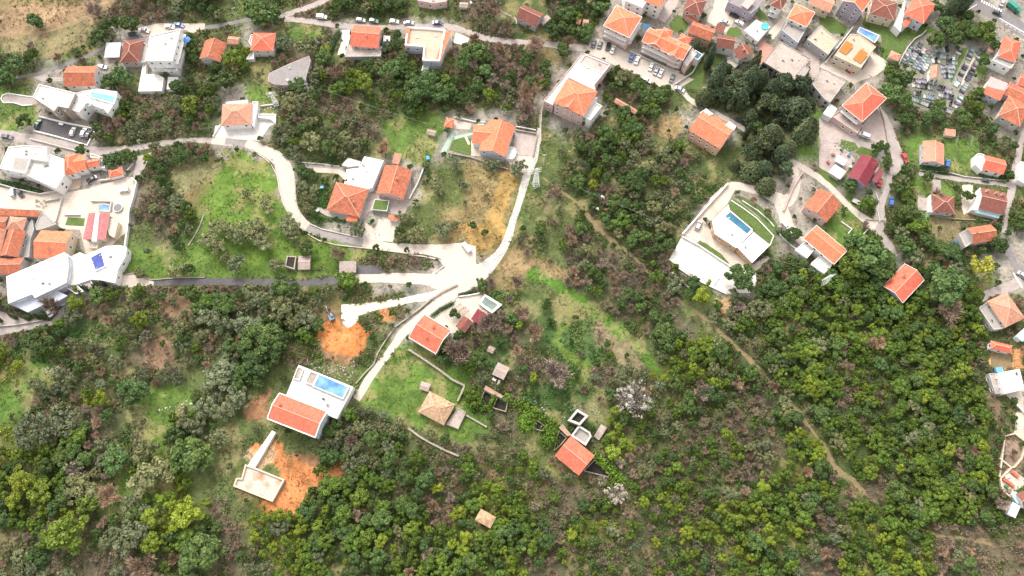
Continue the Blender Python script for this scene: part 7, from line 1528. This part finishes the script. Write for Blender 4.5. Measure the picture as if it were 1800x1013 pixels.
LM += [(1180, 560, 'the straight dirt track'), (1300, 615, 'the lower end of the straight track'), (1420, 740, 'the curved dirt track in the wood'), (1500, 850, 'the tail of the curved track'), (1720, 945, 'the earth patch in the lower right corner'),
       (1600, 650, 'the middle of the dense wood'), (1640, 800, 'the right part of the dense wood'), (1500, 620, 'the left part of the dense wood'), (1350, 900, 'the bottom scrub right of the tan hut'), (1150, 900, 'the bottom scrub near the tan hut'), (1200, 760, 'the scrub right of the stone ruins'),
       (1000, 950, 'the bottom edge below the tan hut'), (700, 930, 'the round crowns at the bottom centre'), (560, 930, 'the bottom wood below the foundation slab'), (300, 900, 'the leaning olives in the lower left'), (100, 850, 'the lower left wood'), (100, 960, 'the bottom left corner'), (200, 640, 'the olive wood under the white villa'), (60, 640, 'the left-edge thicket'),
       (340, 700, 'the green strip in the lower left'), (420, 560, 'the wood under the dark road'), (480, 600, 'the big dark tree'), (80, 720, 'the grassy terraces at the left edge'), (300, 330, 'the scrub left of the bright meadow'), (430, 380, 'the bright green meadow'), (230, 30, 'the trees on the upper left lane'), (60, 90, 'the dry field at the upper left'),
       (300, 200, 'the thicket below the carport'), (600, 200, 'the scrub below the angular roof'), (850, 120, 'the bare trees on the top road'), (860, 40, 'the shrubs at the top centre'), (1020, 40, 'the shrubs right of the barn'), (820, 370, 'the dry orange grass'), (1100, 330, 'the thicket right of the beehives'), (1000, 560, 'the green bramble slope'), (1080, 600, 'the bright green strip'),
       (1310, 170, 'the conifer grove'), (1560, 440, 'the trees left of the mimosa'), (760, 150, 'the large shrub wood in the upper centre'), (1090, 700, 'the blossoming tree')]
def T_(kind, tile, x, y, rpx, label=None, h=None, stand=0.0):
    px, py = P(tile, x, y); p = at(px, py, 2.6 if kind not in ('cypress',) else 0); depth = p.y * sT + H * cT
    TREES.append((kind, p.x, p.y, rpx * depth / FPX, label, h))
E = T_
for tile, rows in (('G', [('olive', 433, 341, 9), ('olive', 470, 361, 14), ('olive', 393, 404, 18), ('olive', 446, 404, 22), ('olive', 461, 423, 17), ('olive', 420, 416, 14), ('olive', 375, 429, 18), ('olive', 511, 396, 17), ('olive', 516, 416, 12), ('olive', 395, 453, 9), ('olive', 418, 467, 16), ('olive', 486, 467, 13),
    ('evergreen', 540, 439, 14), ('bare', 594, 447, 17), ('olive', 629, 404, 13), ('olive', 531, 331, 13), ('evergreen', 531, 302, 12), ('evergreen', 547, 305, 7), ('bare', 675, 265, 17), ('evergreen', 661, 435, 6), ('evergreen', 715, 439, 5), ('olive', 712, 381, 12), ('evergreen', 702, 406, 9), ('evergreen', 607, 318, 5), ('evergreen', 581, 262, 17), ('olive', 546, 253, 20), ('mid', 612, 494, 16), ('olive', 600, 270, 10),
    ('olive', 799, 287, 12), ('olive', 865, 290, 13), ('olive', 911, 297, 14), ('olive', 768, 328, 12), ('olive', 814, 324, 9), ('olive', 732, 414, 15), ('olive', 776, 406, 14), ('evergreen', 832, 396, 7), ('evergreen', 852, 409, 6), ('olive', 798, 396, 8), ('evergreen', 951, 404, 13), ('olive', 987, 268, 8), ('olive', 992, 304, 13), ('bare', 926, 444, 9), ('yellow', 1045, 308, 11), ('yellow', 1042, 326, 9), ('olive', 705, 415, 10), ('evergreen', 1024, 373, 5),
    ('mid', 775, 607, 15), ('bare', 806, 622, 28), ('mid', 823, 645, 12), ('evergreen', 842, 632, 14), ('bare', 861, 573, 25), ('bare', 918, 551, 17), ('bare', 909, 500, 15), ('bare', 894, 525, 9), ('bare', 939, 586, 19), ('bare', 977, 661, 31), ('yellow', 914, 572, 8), ('yellow', 939, 663, 9), ('evergreen', 918, 650, 9), ('evergreen', 848, 502, 11), ('bare', 836, 601, 11), ('bare', 908, 618, 12), ('bare', 864, 496, 9), ('evergreen', 900, 560, 11), ('evergreen', 878, 600, 10), ('bare', 903, 594, 7),
    ('mid', 829, 693, 13), ('mid', 836, 706, 11), ('bare', 1027, 684, 9), ('bare', 1056, 702, 9), ('bare', 1020, 621, 6), ('evergreen', 962, 532, 7), ('evergreen', 958, 540, 6),
    ('blossom', 1113, 705, 30), ('blossom', 1082, 869, 17), ('blossom', 257, 592, 11), ('blossom', 133, 826, 17), ('blossom', 1060, 845, 9), ('blossom', 940, 890, 8),
    ('bare', 198, 873, 26), ('evergreen', 343, 802, 34), ('olive', 256, 793, 21), ('olive', 272, 838, 34), ('olive', 346, 752, 18), ('olive', 386, 771, 17), ('olive', 399, 720, 20), ('olive', 361, 718, 20), ('olive', 321, 743, 13), ('yellow', 278, 907, 22), ('yellow', 334, 907, 26), ('yellow', 275, 953, 20), ('olive', 241, 947, 26), ('evergreen', 355, 978, 36), ('bare', 256, 995, 30), ('yellow', 127, 944, 34), ('yellow', 43, 852, 24), ('yellow', 35, 882, 18), ('yellow', 75, 872, 22), ('olive', 145, 860, 26), ('evergreen', 210, 812, 24), ('olive', 65, 760, 30), ('olive', 120, 740, 28), ('mid', 160, 885, 20),
    ('evergreen', 466, 602, 34), ('evergreen', 485, 612, 26), ('evergreen', 452, 640, 24), ('olive', 435, 571, 22), ('olive', 493, 543, 22), ('evergreen', 497, 508, 15), ('olive', 516, 568, 15), ('olive', 380, 566, 22), ('evergreen', 340, 518, 15), ('yellow', 247, 563, 17), ('yellow', 138, 528, 17), ('evergreen', 174, 522, 16), ('olive', 246, 480, 10), ('olive', 310, 477, 12), ('evergreen', 332, 474, 10), ('bare', 95, 540, 20), ('olive', 130, 555, 18), ('evergreen', 75, 600, 26), ('olive', 320, 575, 14), ('olive', 440, 510, 13), ('evergreen', 240, 690, 24), ('yellow', 180, 700, 16), ('olive', 390, 665, 28), ('olive', 420, 700, 20),
    ('evergreen', 1299, 492, 25), ('yellow', 1237, 518, 17), ('evergreen', 1163, 588, 22), ('evergreen', 1168, 603, 18), ('olive', 1337, 545, 18), ('olive', 1290, 520, 11), ('olive', 1255, 557, 10), ('olive', 1261, 602, 13), ('mid', 1156, 487, 13), ('evergreen', 1392, 413, 14), ('bare', 1325, 352, 9), ('evergreen', 1397, 380, 4), ('olive', 1350, 373, 7),
    ('evergreen', 1513, 455, 36), ('evergreen', 1540, 470, 28), ('mid', 1490, 470, 26), ('mid', 1500, 440, 22), ('mimosa', 1712, 474, 22), ('evergreen', 1656, 512, 34), ('bare', 1662, 555, 28), ('mid', 1704, 520, 20), ('evergreen', 1588, 435, 18), ('olive', 1605, 450, 18), ('mid', 1610, 395, 20), ('evergreen', 1590, 380, 18), ('olive', 1540, 445, 12),
    ('evergreen', 1550, 258, 11), ('evergreen', 1538, 262, 9), ('evergreen', 1557, 285, 9), ('bare', 1645, 345, 14), ('evergreen', 1700, 345, 10), ('evergreen', 1630, 313, 10), ('evergreen', 1495, 325, 13), ('evergreen', 1742, 225, 12),
    ('evergreen', 1560, 168, 20), ('evergreen', 1577, 145, 22), ('evergreen', 1580, 180, 18), ('evergreen', 1658, 50, 20), ('evergreen', 1642, 75, 16), ('evergreen', 1670, 70, 18), ('mid', 1730, 60, 18), ('evergreen', 1712, 60, 16), ('conifer', 1690, 12, 18), ('conifer', 1665, 20, 16), ('evergreen', 1645, 12, 12), ('evergreen', 1745, 80, 10), ('evergreen', 1727, 110, 9), ('mid', 1720, 165, 12), ('mid', 1715, 190, 14), ('evergreen', 1650, 185, 12), ('evergreen', 1690, 210, 16), ('evergreen', 1640, 205, 14), ('evergreen', 1592, 117, 5),
    ('evergreen', 752, 152, 22), ('evergreen', 735, 170, 22), ('evergreen', 770, 170, 20), ('evergreen', 838, 95, 18), ('yellow', 860, 170, 12), ('bare', 868, 25, 20), ('bare', 940, 85, 20), ('bare', 930, 170, 26), ('bare', 925, 200, 20), ('evergreen', 972, 58, 14), ('evergreen', 1028, 60, 16), ('evergreen', 990, 92, 14), ('bare', 1000, 75, 14),
    ('yellow', 643, 148, 18), ('evergreen', 645, 118, 14), ('evergreen', 690, 125, 18), ('evergreen', 570, 105, 14), ('yellow', 570, 90, 10), ('bare', 592, 130, 18), ('olive', 540, 85, 18), ('bare', 560, 72, 10), ('olive', 500, 78, 14), ('yellow', 412, 105, 18), ('evergreen', 400, 145, 20), ('evergreen', 460, 32, 26), ('evergreen', 478, 28, 18), ('bare', 468, 48, 12), ('evergreen', 522, 152, 14), ('olive', 510, 180, 16),
    ('evergreen', 215, 140, 16), ('yellow', 335, 190, 18), ('evergreen', 315, 155, 14), ('evergreen', 232, 48, 16), ('evergreen', 178, 68, 14), ('bare', 170, 25, 22), ('bare', 143, 107, 9), ('bare', 100, 100, 10), ('evergreen', 65, 40, 14), ('evergreen', 30, 120, 16), ('evergreen', 12, 140, 16), ('evergreen', 58, 100, 12), ('bare', 55, 80, 10), ('evergreen', 45, 215, 12), ('evergreen', 200, 285, 14), ('evergreen', 222, 275, 12), ('evergreen', 145, 265, 10), ('evergreen', 101, 265, 5), ('evergreen', 218, 278, 11), ('yellow', 262, 280, 10),
    ('olive', 195, 455, 8), ('evergreen', 1240, 385, 4), ('evergreen', 806, 555, 5), ('evergreen', 785, 575, 4), ('evergreen', 797, 550, 7), ('evergreen', 805, 590, 8)]),):
    for k, x, y, r in rows: E(k, tile, x, y, r)
for x, y, r in ((1256, 149, 20), (1270, 170, 18), (1291, 141, 18), (1312, 155, 20), (1332, 151, 20), (1350, 168, 20), (1370, 161, 20), (1402, 161, 18), (1294, 178, 22), (1344, 190, 20), (1397, 200, 26), (1415, 234, 20), (1352, 247, 22), (1322, 122, 14), (1334, 262, 22), (1370, 275, 20), (1322, 300, 20), (1347, 328, 16), (1314, 275, 16), (1402, 245, 18), (1375, 195, 18), (1318, 205, 14), (1385, 262, 16), (1240, 175, 16), (1280, 120, 10), (1380, 300, 14), (1340, 300, 16)):
    E('conifer', 'G', x, y, r)
for i, (t, x, y, h, lb) in enumerate((('A3', 632, 480, 13, 'leftmost'), ('A3', 655, 470, 12, 'second from left'), ('A3', 670, 400, 10, 'rearmost'), ('A3', 708, 520, 10, 'third from left'), ('A3', 745, 495, 9, 'rightmost of those beside the lawn'), ('A3', 790, 770, 12, 'lower one in the middle'), ('A3', 850, 770, 13, 'lower one right of the middle'), ('A3', 905, 965, 14, 'lowest and tallest'))):
    p = ground_at(t, x, y); TREES.append(('cypress', p.x, p.y, 1.5, 'slim dark cypress at the conifer grove, %s one' % lb, h))
for i, (x, y, h) in enumerate(((480, 945, 6), (180, 955, 6.5), (310, 965, 5), (430, 950, 6), (880, 705, 5), (950, 665, 7), (1025, 640, 5.5), (1110, 610, 6), (20, 985, 6))):
    p = ground_at('E2', x, y); TREES.append(('cypress', p.x, p.y, 1.0, 'thin clipped cypress, %s from the left before the very large white villa' % ORD1[sorted([480, 180, 310, 430, 880, 950, 1025, 1110, 20]).index(x)], h))
# raster mask of everything built
mx0, my0, ms = -300, -60, 1.0; MW, MHh = 600, 380; mask = np.zeros((MW, MHh), bool)
for poly in MASK:
    xs = [q[0] for q in poly]; ys = [q[1] for q in poly]; i0, i1 = max(0, int(min(xs) - mx0 - 1)), min(MW, int(max(xs) - mx0 + 2)); j0, j1 = max(0, int(min(ys) - my0 - 1)), min(MHh, int(max(ys) - my0 + 2))
    if i1 <= i0 or j1 <= j0: continue
    I, J = np.meshgrid(np.arange(i0, i1), np.arange(j0, j1), indexing='ij'); mask[i0:i1, j0:j1] |= inpoly(I + mx0 + .5, J + my0 + .5, poly)
def dil(m):
    o = m.copy(); o[1:] |= m[:-1]; o[:-1] |= m[1:]; o[:, 1:] |= m[:, :-1]; o[:, :-1] |= m[:, 1:]; return o
DM = [mask]
for k in range(4): DM.append(dil(DM[-1]))
def blocked(x, y, k=0):
    i = np.clip((np.asarray(x) - mx0).astype(int), 0, MW - 1); j = np.clip((np.asarray(y) - my0).astype(int), 0, MHh - 1); return DM[k][i, j]
NOTREE = [z[1] for z in ZONES[:10]] + [ZONES[i][1] for i in (10, 11, 12, 13, 14, 16, 17, 18, 19, 20, 21)] + [[(915, 468), (960, 476), (1000, 500), (1045, 528), (1090, 560), (1130, 595), (1180, 655), (1160, 672), (1120, 640), (1080, 605), (1030, 565), (985, 530), (945, 505), (915, 492)]]
MIX = dict(D=(4.0, dict(evergreen=.62, mid=.14, olive=.14, bare=.10), (1.5, 4.5)), d=(4.6, dict(evergreen=.5, olive=.2, bare=.2, mid=.1), (1.2, 2.4)), M=(3.1, dict(mid=.56, evergreen=.24, yellow=.10, olive=.05, bare=.05), (1.1, 3.9)),
           Y=(3.7, dict(yellow=.50, mid=.32, evergreen=.1, olive=.08), (1.7, 3.0)), O=(4.0, dict(olive=.66, evergreen=.14, bare=.14, mid=.06), (1.8, 3.1)), o=(40, dict(olive=1), (2, 3)), B=(4.2, dict(bare=.66, olive=.18, evergreen=.10, mid=.06), (1.8, 3.2)),
           b=(5.2, dict(bare=.8, olive=.2), (1.3, 2.2)), s=(4.6, dict(olive=.3, evergreen=.28, bare=.30, mid=.12), (1.0, 2.1)), m=(2.95, dict(bare=.46, mid=.22, yellow=.12, evergreen=.13, olive=.17), (.9, 2.6)),
           w=(8, dict(evergreen=.6, bare=.4), (.9, 1.6)), C=(7, dict(conifer=.7, evergreen=.3), (2, 3)), h=(17, dict(olive=.5, evergreen=.3, bare=.2), (.9, 1.7)), t=(26, dict(bare=.6, olive=.4), (.8, 1.3)), u=(8.5, dict(evergreen=.5, olive=.25, mid=.25), (.7, 1.8)), g=(60, dict(olive=1), (1, 1.6)), r=(99, dict(bare=1), (1, 1)))
cell = {}; placed = []
def near(x, y, d):
    ci, cj = int(x // 6), int(y // 6)
    for i in (ci - 1, ci, ci + 1):
        for j in (cj - 1, cj, cj + 1):
            for (a, b, r) in cell.get((i, j), ()):
                if (a - x) ** 2 + (b - y) ** 2 < (d * .5 + r * .72) ** 2: return True
    return False
def put(x, y, r): cell.setdefault((int(x // 6), int(y // 6)), []).append((x, y, r))
for t in TREES: put(t[1], t[2], max(t[3], 2.0))
r_ = np.random.default_rng(5)
NC = 60000; cx_ = r_.uniform(-260, 260, NC); cy_ = r_.uniform(-18, 258, NC); cpx, cpy = proj(cx_, cy_, hgt(cx_, cy_) + 2)
jx = (fbm(cx_, cy_, 14, 3) - .5) * 38; jy = (fbm(cx_, cy_, 14, 9) - .5) * 38; cc = code_at(np.clip(cpx + jx, 0, 1799), np.clip(cpy + jy, 0, 1012))
inside = (cpx > -45) & (cpx < 1845) & (cpy > -40) & (cpy < 1060); notree = np.zeros(NC, bool)
for z in NOTREE: notree |= inpoly(cpx, cpy, z)
for i in range(NC):
    if not inside[i] or notree[i]: continue
    sp, mix, (ra, rb) = MIX[CODES[cc[i]]]; x, y = cx_[i], cy_[i]
    r = ra + (rb - ra) * r_.beta(1.2, 2.4) 
    if blocked(x, y, 1 + min(3, int(r * .75))): continue
    if near(x, y, sp): continue
    k = r_.choice(list(mix), p=np.array(list(mix.values())) / sum(mix.values()))
    if k == 'conifer' and r_.random() < .3: k = 'evergreen'
    TREES.append((k, x, y, r, None, None)); put(x, y, sp * .5)
# largest 290 of a kind are things of their own, the small remainder is one body of woodland per kind
byk = {}
for t in TREES: byk.setdefault(t[0], []).append(t)
labels = {}; TOT = 0; big = []
def tint(kind, x, y, r_):
    n = vnoise(x, y, 22, 44) - .5; v = 1 + .5 * (r_.random() - .5) + .35 * n
    hue = r_.random() - .5
    return (v * (1 + .22 * hue), v * (1 + .06 * hue), v * (1 - .2 * hue))
rest = {}
for k, L_ in byk.items():
    L_.sort(key=lambda t: (t[4] is None, -t[3] / (t[2] * sT + H * cT)))
    for n_, t in enumerate(L_):
        if n_ >= 290: rest.setdefault(k, []).append(t); continue
        kind, x, y, r, lab, h = t; me, tm, _, _ = PROTO[kind][int(r_.integers(0, len(PROTO[kind])))]
        z = hz(x, y); rz = r_.uniform(0, 6.28); px, py = proj(x, y, z + 1.5); rp = r * FPX / (y * sT + H * cT); col = (*tint(kind, x, y, r_), 1)
        if kind == 'cypress': s = (r / 1.25, r / 1.25, h / 10)
        elif kind == 'conifer': s = (r / 3.0, r / 3.0, r / 3.0 * r_.uniform(.7, 1.25))
        else: s = (r / 3.0 * r_.uniform(.9, 1.1), r / 3.0 * r_.uniform(.9, 1.1), (.32 + r / 3.0 * .68) * r_.uniform(.8, 1.05) if kind in ('evergreen', 'mid', 'yellow', 'olive') else r / 3.0 * r_.uniform(.85, 1.1))
        o = bpy.data.objects.new(KN[kind], me); COL.objects.link(o); o.location = (x, y, z); o.rotation_euler = (0, 0, rz); o.scale = s; o.color = col
        if tm and rp > 13:
            root = empty(KN[kind], (x, y, z), rz); root.scale = s; o.name = 'crown'; o.location = (0, 0, 0); o.rotation_euler = (0, 0, 0); o.scale = (1, 1, 1); o.parent = root
            c = bpy.data.objects.new('trunk', tm); COL.objects.link(c); c.parent = root; o = root
        o['category'] = 'tree'; big.append((o, kind, px, py, lab, rp))
groups = {}
for o, kind, px, py, lab, rp in big:
    if lab: o['label'] = lab; o['group'] = 'cypresses'; continue
    d, lx, ly, nm = min(((px - a) ** 2 + (py - b) ** 2, a, b, c) for a, b, c in LM); groups.setdefault((kind, nm, dirword(px - lx, py - ly)), []).append((d, o, rp))
ORD = ['nearest', 'second nearest', 'third nearest', 'fourth nearest', 'fifth nearest', 'sixth nearest', 'seventh nearest', 'eighth nearest', 'ninth nearest', 'tenth nearest', 'eleventh nearest', 'twelfth nearest', 'thirteenth nearest', 'fourteenth nearest']
for (kind, nm, dw), L_ in groups.items():
    L_.sort(key=lambda q: q[0])
    for i, (d, o, rp) in enumerate(L_):
        sz = 'large ' if rp > 20 else ('small ' if rp < 8 else ''); desc = sz + KD[kind]
        lb = desc + (' ' if len(L_) == 1 else ', %s ' % (ORD[i] if i < 14 else 'farther off')) + dw + ' ' + nm
        if len(lb.split()) > 16: lb = lb.replace('the ', '')
        o['label'] = lb
        o['group'] = (KD[kind] + 's ' + dw + ' ' + nm)
# remaining small crowns merged, one body per kind
for k, L_ in rest.items():
    Vs, Fs = [], []; o_ = 0
    for kind, x, y, r, lab, h in L_:
        me, tm, V, F = PROTO[kind][int(r_.integers(0, len(PROTO[kind])))]
        keep = r_.random(len(F)) < .55; Fk = F[keep]; V2 = V[Fk.ravel()].copy(); s = r / 3.0; a = r_.uniform(0, 6.28); ca, sa = math.cos(a), math.sin(a)
        # larger leaves where fewer are kept
        q = V2.reshape(-1, 4, 3); c = q.mean(1, keepdims=True); q = c + (q - c) * 1.3; V2 = q.reshape(-1, 3) * [s, s, .3 + .7 * s]
        V2 = np.stack([V2[:, 0] * ca - V2[:, 1] * sa + x, V2[:, 0] * sa + V2[:, 1] * ca + y, V2[:, 2] + hz(x, y)], 1); Vs.append(V2); Fs.append(np.arange(len(V2)).reshape(-1, 4) + o_); o_ += len(V2)
    me = bpy.data.meshes.new('thicket'); fast_mesh(me, np.concatenate(Vs), np.concatenate(Fs), MAT[k]); o = bpy.data.objects.new('thicket', me); COL.objects.link(o); o['kind'] = 'stuff'
print('TREES', {k: len(v) for k, v in byk.items()})

# ------------------------------------------------------------------ undergrowth and grass as stuff
UC = dict(D=(1.3, [(.05, .10, .025), (.09, .14, .03), (.16, .13, .08)]), d=(1.0, [(.06, .11, .03), (.12, .15, .05), (.20, .16, .10)]), M=(1.4, [(.07, .12, .025), (.13, .18, .035), (.09, .11, .045)]), Y=(.8, [(.10, .15, .02), (.20, .24, .03)]),
          O=(1.3, [(.10, .14, .05), (.15, .18, .08), (.17, .15, .09)]), o=(.25, [(.14, .24, .04)]), B=(1.2, [(.15, .125, .085), (.20, .16, .12), (.09, .13, .04)]), b=(1.2, [(.17, .14, .09), (.23, .18, .13), (.11, .14, .045)]), s=(1.3, [(.09, .14, .04), (.14, .16, .06), (.20, .16, .10)]),
          m=(1.6, [(.085, .135, .035), (.14, .135, .075), (.18, .15, .10), (.12, .17, .045)]), w=(1.5, [(.05, .12, .03), (.08, .16, .04), (.12, .17, .05)]), C=(.5, [(.05, .08, .03)]), h=(1.0, [(.08, .13, .04), (.12, .145, .055), (.155, .14, .07)]), t=(.9, [(.26, .19, .09), (.20, .155, .075), (.12, .14, .05)]), u=(.3, [(.10, .14, .05), (.2, .2, .1)]), g=(.5, [(.09, .17, .028), (.13, .21, .035), (.075, .13, .03)]), r=(.05, [(.3, .2, .1)]))
def scatter(name, n, codes, hmin, hmax, leaf, per, seed, zones_scale=1.0):
    r = np.random.default_rng(seed); x = r.uniform(-258, 258, n); y = r.uniform(-18, 258, n); px, py = proj(x, y, hgt(x, y)); ok = (px > -15) & (px < 1815) & (py > -15) & (py < 1030) & ~blocked(x, y, 0)
    j1 = (fbm(x, y, 14, 3) - .5) * 38; j2 = (fbm(x, y, 14, 9) - .5) * 38; c = code_at(np.clip(px + j1, 0, 1799), np.clip(py + j2, 0, 1012)); zc = np.full(n, -1)
    for zi, (colr, poly) in enumerate(ZONES): zc[inpoly(px, py, poly)] = zi
    dens = np.array([UC[k][0] if k in codes else 0 for k in CODES])[c]; isg = np.isin(zc, [0, 1, 10, 11, 12, 17, 18, 19, 20, 21, 22, 23, 24, 25, 26, 27]); ist = (zc >= 0) & ~isg
    green = 'g' in codes; dens = np.where(isg, .5 if green else .0, dens); dens = np.where(ist, .35 if green else .05, dens); clump = fbm(x, y, 6, 60); dens = dens * np.clip((clump - .28) * 2.6, 0, 1.6)
    ok &= r.random(n) < dens / 1.6; x, y, c, zc = x[ok], y[ok], c[ok], zc[ok]; m = len(x); cols = np.zeros((m, 3)); nn = fbm(x, y, 5, 70); pick = np.clip((nn - .3) / .4 + r.normal(size=m) * .2, 0, .999)
    for ci, ch in enumerate(CODES):
        pl = np.array(UC[ch][1]); s = c == ci; cols[s] = pl[(pick[s] * len(pl)).astype(int)]
    s = zc >= 0
    if s.any(): zcol = np.array([z[0] for z in ZONES]); cols[s] = zcol[zc[s]] * r.uniform(.7, 1.25, s.sum())[:, None]
    R_ = r.uniform(.35, 1.0, m); hh = r.uniform(hmin, hmax, m) * np.where(np.isin(c, [CODES.index(q) for q in 'DMOYC']), 1.7, 1.0); k = np.repeat(np.arange(m), per); M_ = len(k); d = r.normal(size=(M_, 3)); d[:, 2] = np.abs(d[:, 2]); d /= np.linalg.norm(d, axis=1)[:, None]
    pos = np.stack([x[k], y[k], hgt(x[k], y[k])], 1) + d * np.stack([R_[k], R_[k], hh[k]], 1) * r.uniform(.6, 1.05, M_)[:, None]; nr = d + r.normal(size=d.shape) * .6; nr /= np.linalg.norm(nr, axis=1)[:, None]
    V, F = quads(pos, nr, leaf * r.uniform(.5, 1.3, M_), r, 1.3); fc = cols[k] * r.uniform(.6, 1.4, M_)[:, None]
    me = bpy.data.meshes.new(name); fast_mesh(me, V, F, M['under'], fcol=np.clip(fc, 0, .9)); o = bpy.data.objects.new(name, me); COL.objects.link(o); o['kind'] = 'stuff'; print(name, M_)
M['under'] = attrmat('low_growth', rough=.8, leaf=True)
scatter('undergrowth', 360000, 'DdMYOBbsmwC', .25, 1.2, .29, 12, 201)
scatter('grass', 330000, 'ghtou', .08, .35, .27, 5, 202)
# creeper over the ruined walls
def creeper(label, tile, pts, z, n, col=(1.3, 1.5, 1.0), thick=1.6):
    w = [at(*P(tile, *p), z) for p in pts]; r = np.random.default_rng(int(n)); acc = []
    for a, b in zip(w, w[1:]):
        m = int(n * (b - a).length / 10); t = r.random(m)[:, None]; base = np.array(a) * (1 - t) + np.array(b) * t; base[:, 2] = hgt(base[:, 0], base[:, 1]) + z * .55; d = r.normal(size=(m, 3)); d /= np.linalg.norm(d, axis=1)[:, None]
        bump = 1 + .3 * np.sin(t[:, 0] * 14) ; acc.append((base + d * np.stack([thick * bump, thick * bump, z * .6 * bump], 1), d))
    pos = np.concatenate([q[0] for q in acc]); d = np.concatenate([q[1] for q in acc]); nn = d + r.normal(size=d.shape) * .5; nn /= np.linalg.norm(nn, axis=1)[:, None]; c = pos.mean(0); V, F = quads(pos - c, nn, .4 * r.uniform(.6, 1.2, len(pos)), r, 1.2)
    me = bpy.data.meshes.new('creeper'); fast_mesh(me, V, F, MAT['mid']); o = bpy.data.objects.new('creeper', me); COL.objects.link(o); o.location = c; o.color = (*col, 1); tag(o, label, 'creeper')
creeper('bright green creeper over the wall right of the ruins orange house', 'E3', [(1215, 745), (1290, 820), (1400, 930), (1480, 1000)], 3.2, 900)
creeper('round bright green creeper clump above the dark well', 'E3', [(560, 370), (570, 480)], 4.0, 2600, thick=3.0); creeper('darker creeper clump right of the dark well between the ruins', 'E3', [(790, 490), (780, 620), (740, 590)], 3.6, 2200, (1.0, 1.1, .8), 3.0)
creeper('creeper draped along the upper wall of the ruins', 'E3', [(350, 200), (470, 250), (600, 300), (720, 400), (830, 450)], 2.6, 800, (1.1, 1.2, .8), 1.8)
creeper('creeper on the cross wall between the first two dark wells', 'E3', [(265, 195), (210, 300), (150, 310)], 2.8, 900, (.8, .95, .6), 1.2); creeper('dark creeper clump at the left of the ruins', 'E3', [(60, 170), (80, 270)], 3.4, 1800, (.9, 1.0, .7), 3.2)
creeper('creeper smothering the right side of the tan hut', 'D1', [(1390, 700), (1370, 760)], 3.4, 1500, (1.0, 1.2, .8), 2.0); creeper('creeper behind the left corner of the tan hut', 'D1', [(1245, 640), (1270, 620)], 2.6, 900, (1, 1.2, .8), 1.2)
def hedge(label, tile, pts, h=1.2, w=.7, n=900):
    wv = [at(*P(tile, *p)) for p in pts]; r = np.random.default_rng(len(label)); acc = []; dn = []
    for a, b in zip(wv, wv[1:]):
        m = int(n * (b - a).length / 10); t = r.random(m)[:, None]; base = np.array(a) * (1 - t) + np.array(b) * t; d = r.normal(size=(m, 3)); d[:, 2] = np.abs(d[:, 2]); d /= np.abs(d).max(1)[:, None]; base[:, 2] = hgt(base[:, 0], base[:, 1]); acc.append(base + d * [w * .6, w * .6, h]); dn.append(d)
    pos = np.concatenate(acc); d = np.concatenate(dn); nn = d + r.normal(size=d.shape) * .5; nn /= np.linalg.norm(nn, axis=1)[:, None]; c = pos.mean(0); V, F = quads(pos - c, nn, .3 * r.uniform(.6, 1.2, len(pos)), r, 1.2)
    me = bpy.data.meshes.new('hedge'); fast_mesh(me, V, F, M['hedge']); o = bpy.data.objects.new('hedge', me); COL.objects.link(o); o.location = c; tag(o, label, 'hedge')
hedge('clipped hedge below the white modern villa at the left edge', 'B0', [(0, 358), (120, 385), (290, 435)], 1.4, 1.6)
hedge('dark clipped hedge under the brown and orange gabled house', 'A0', [(460, 612), (560, 620), (670, 625)], 1.8, 1.8)
hedge('low dark hedge on the patio wall of the orange house', 'C2', [(160, 345), (215, 300), (300, 255)], 1.0, .9); hedge('low dark hedge above the patio with the murky pool', 'C2', [(345, 195), (400, 185), (470, 170)], .9, .9)
hedge('green hedge row beside the driveway of the red-roofed house', 'A1', [(940, 230), (890, 320), (860, 400)], 1.6, 2.0); hedge('hedge along the lane under the small worn orange house', 'B4', [(710, 265), (800, 275), (900, 285)], 1.5, 1.8)
hedge('dark planting between the two terraces of the court villa', 'B3', [(655, 640), (690, 680), (720, 700)], 1.2, 1.6); hedge('hedge by the driveway above the pink-fronted gable', 'B3', [(1140, 700), (1190, 730), (1240, 780)], 1.6, 2.4)
hedge('hedge on the triangular planted bank beside the dark blue pool', 'B0', [(780, 830), (850, 820), (850, 870)], 1.0, 1.6)
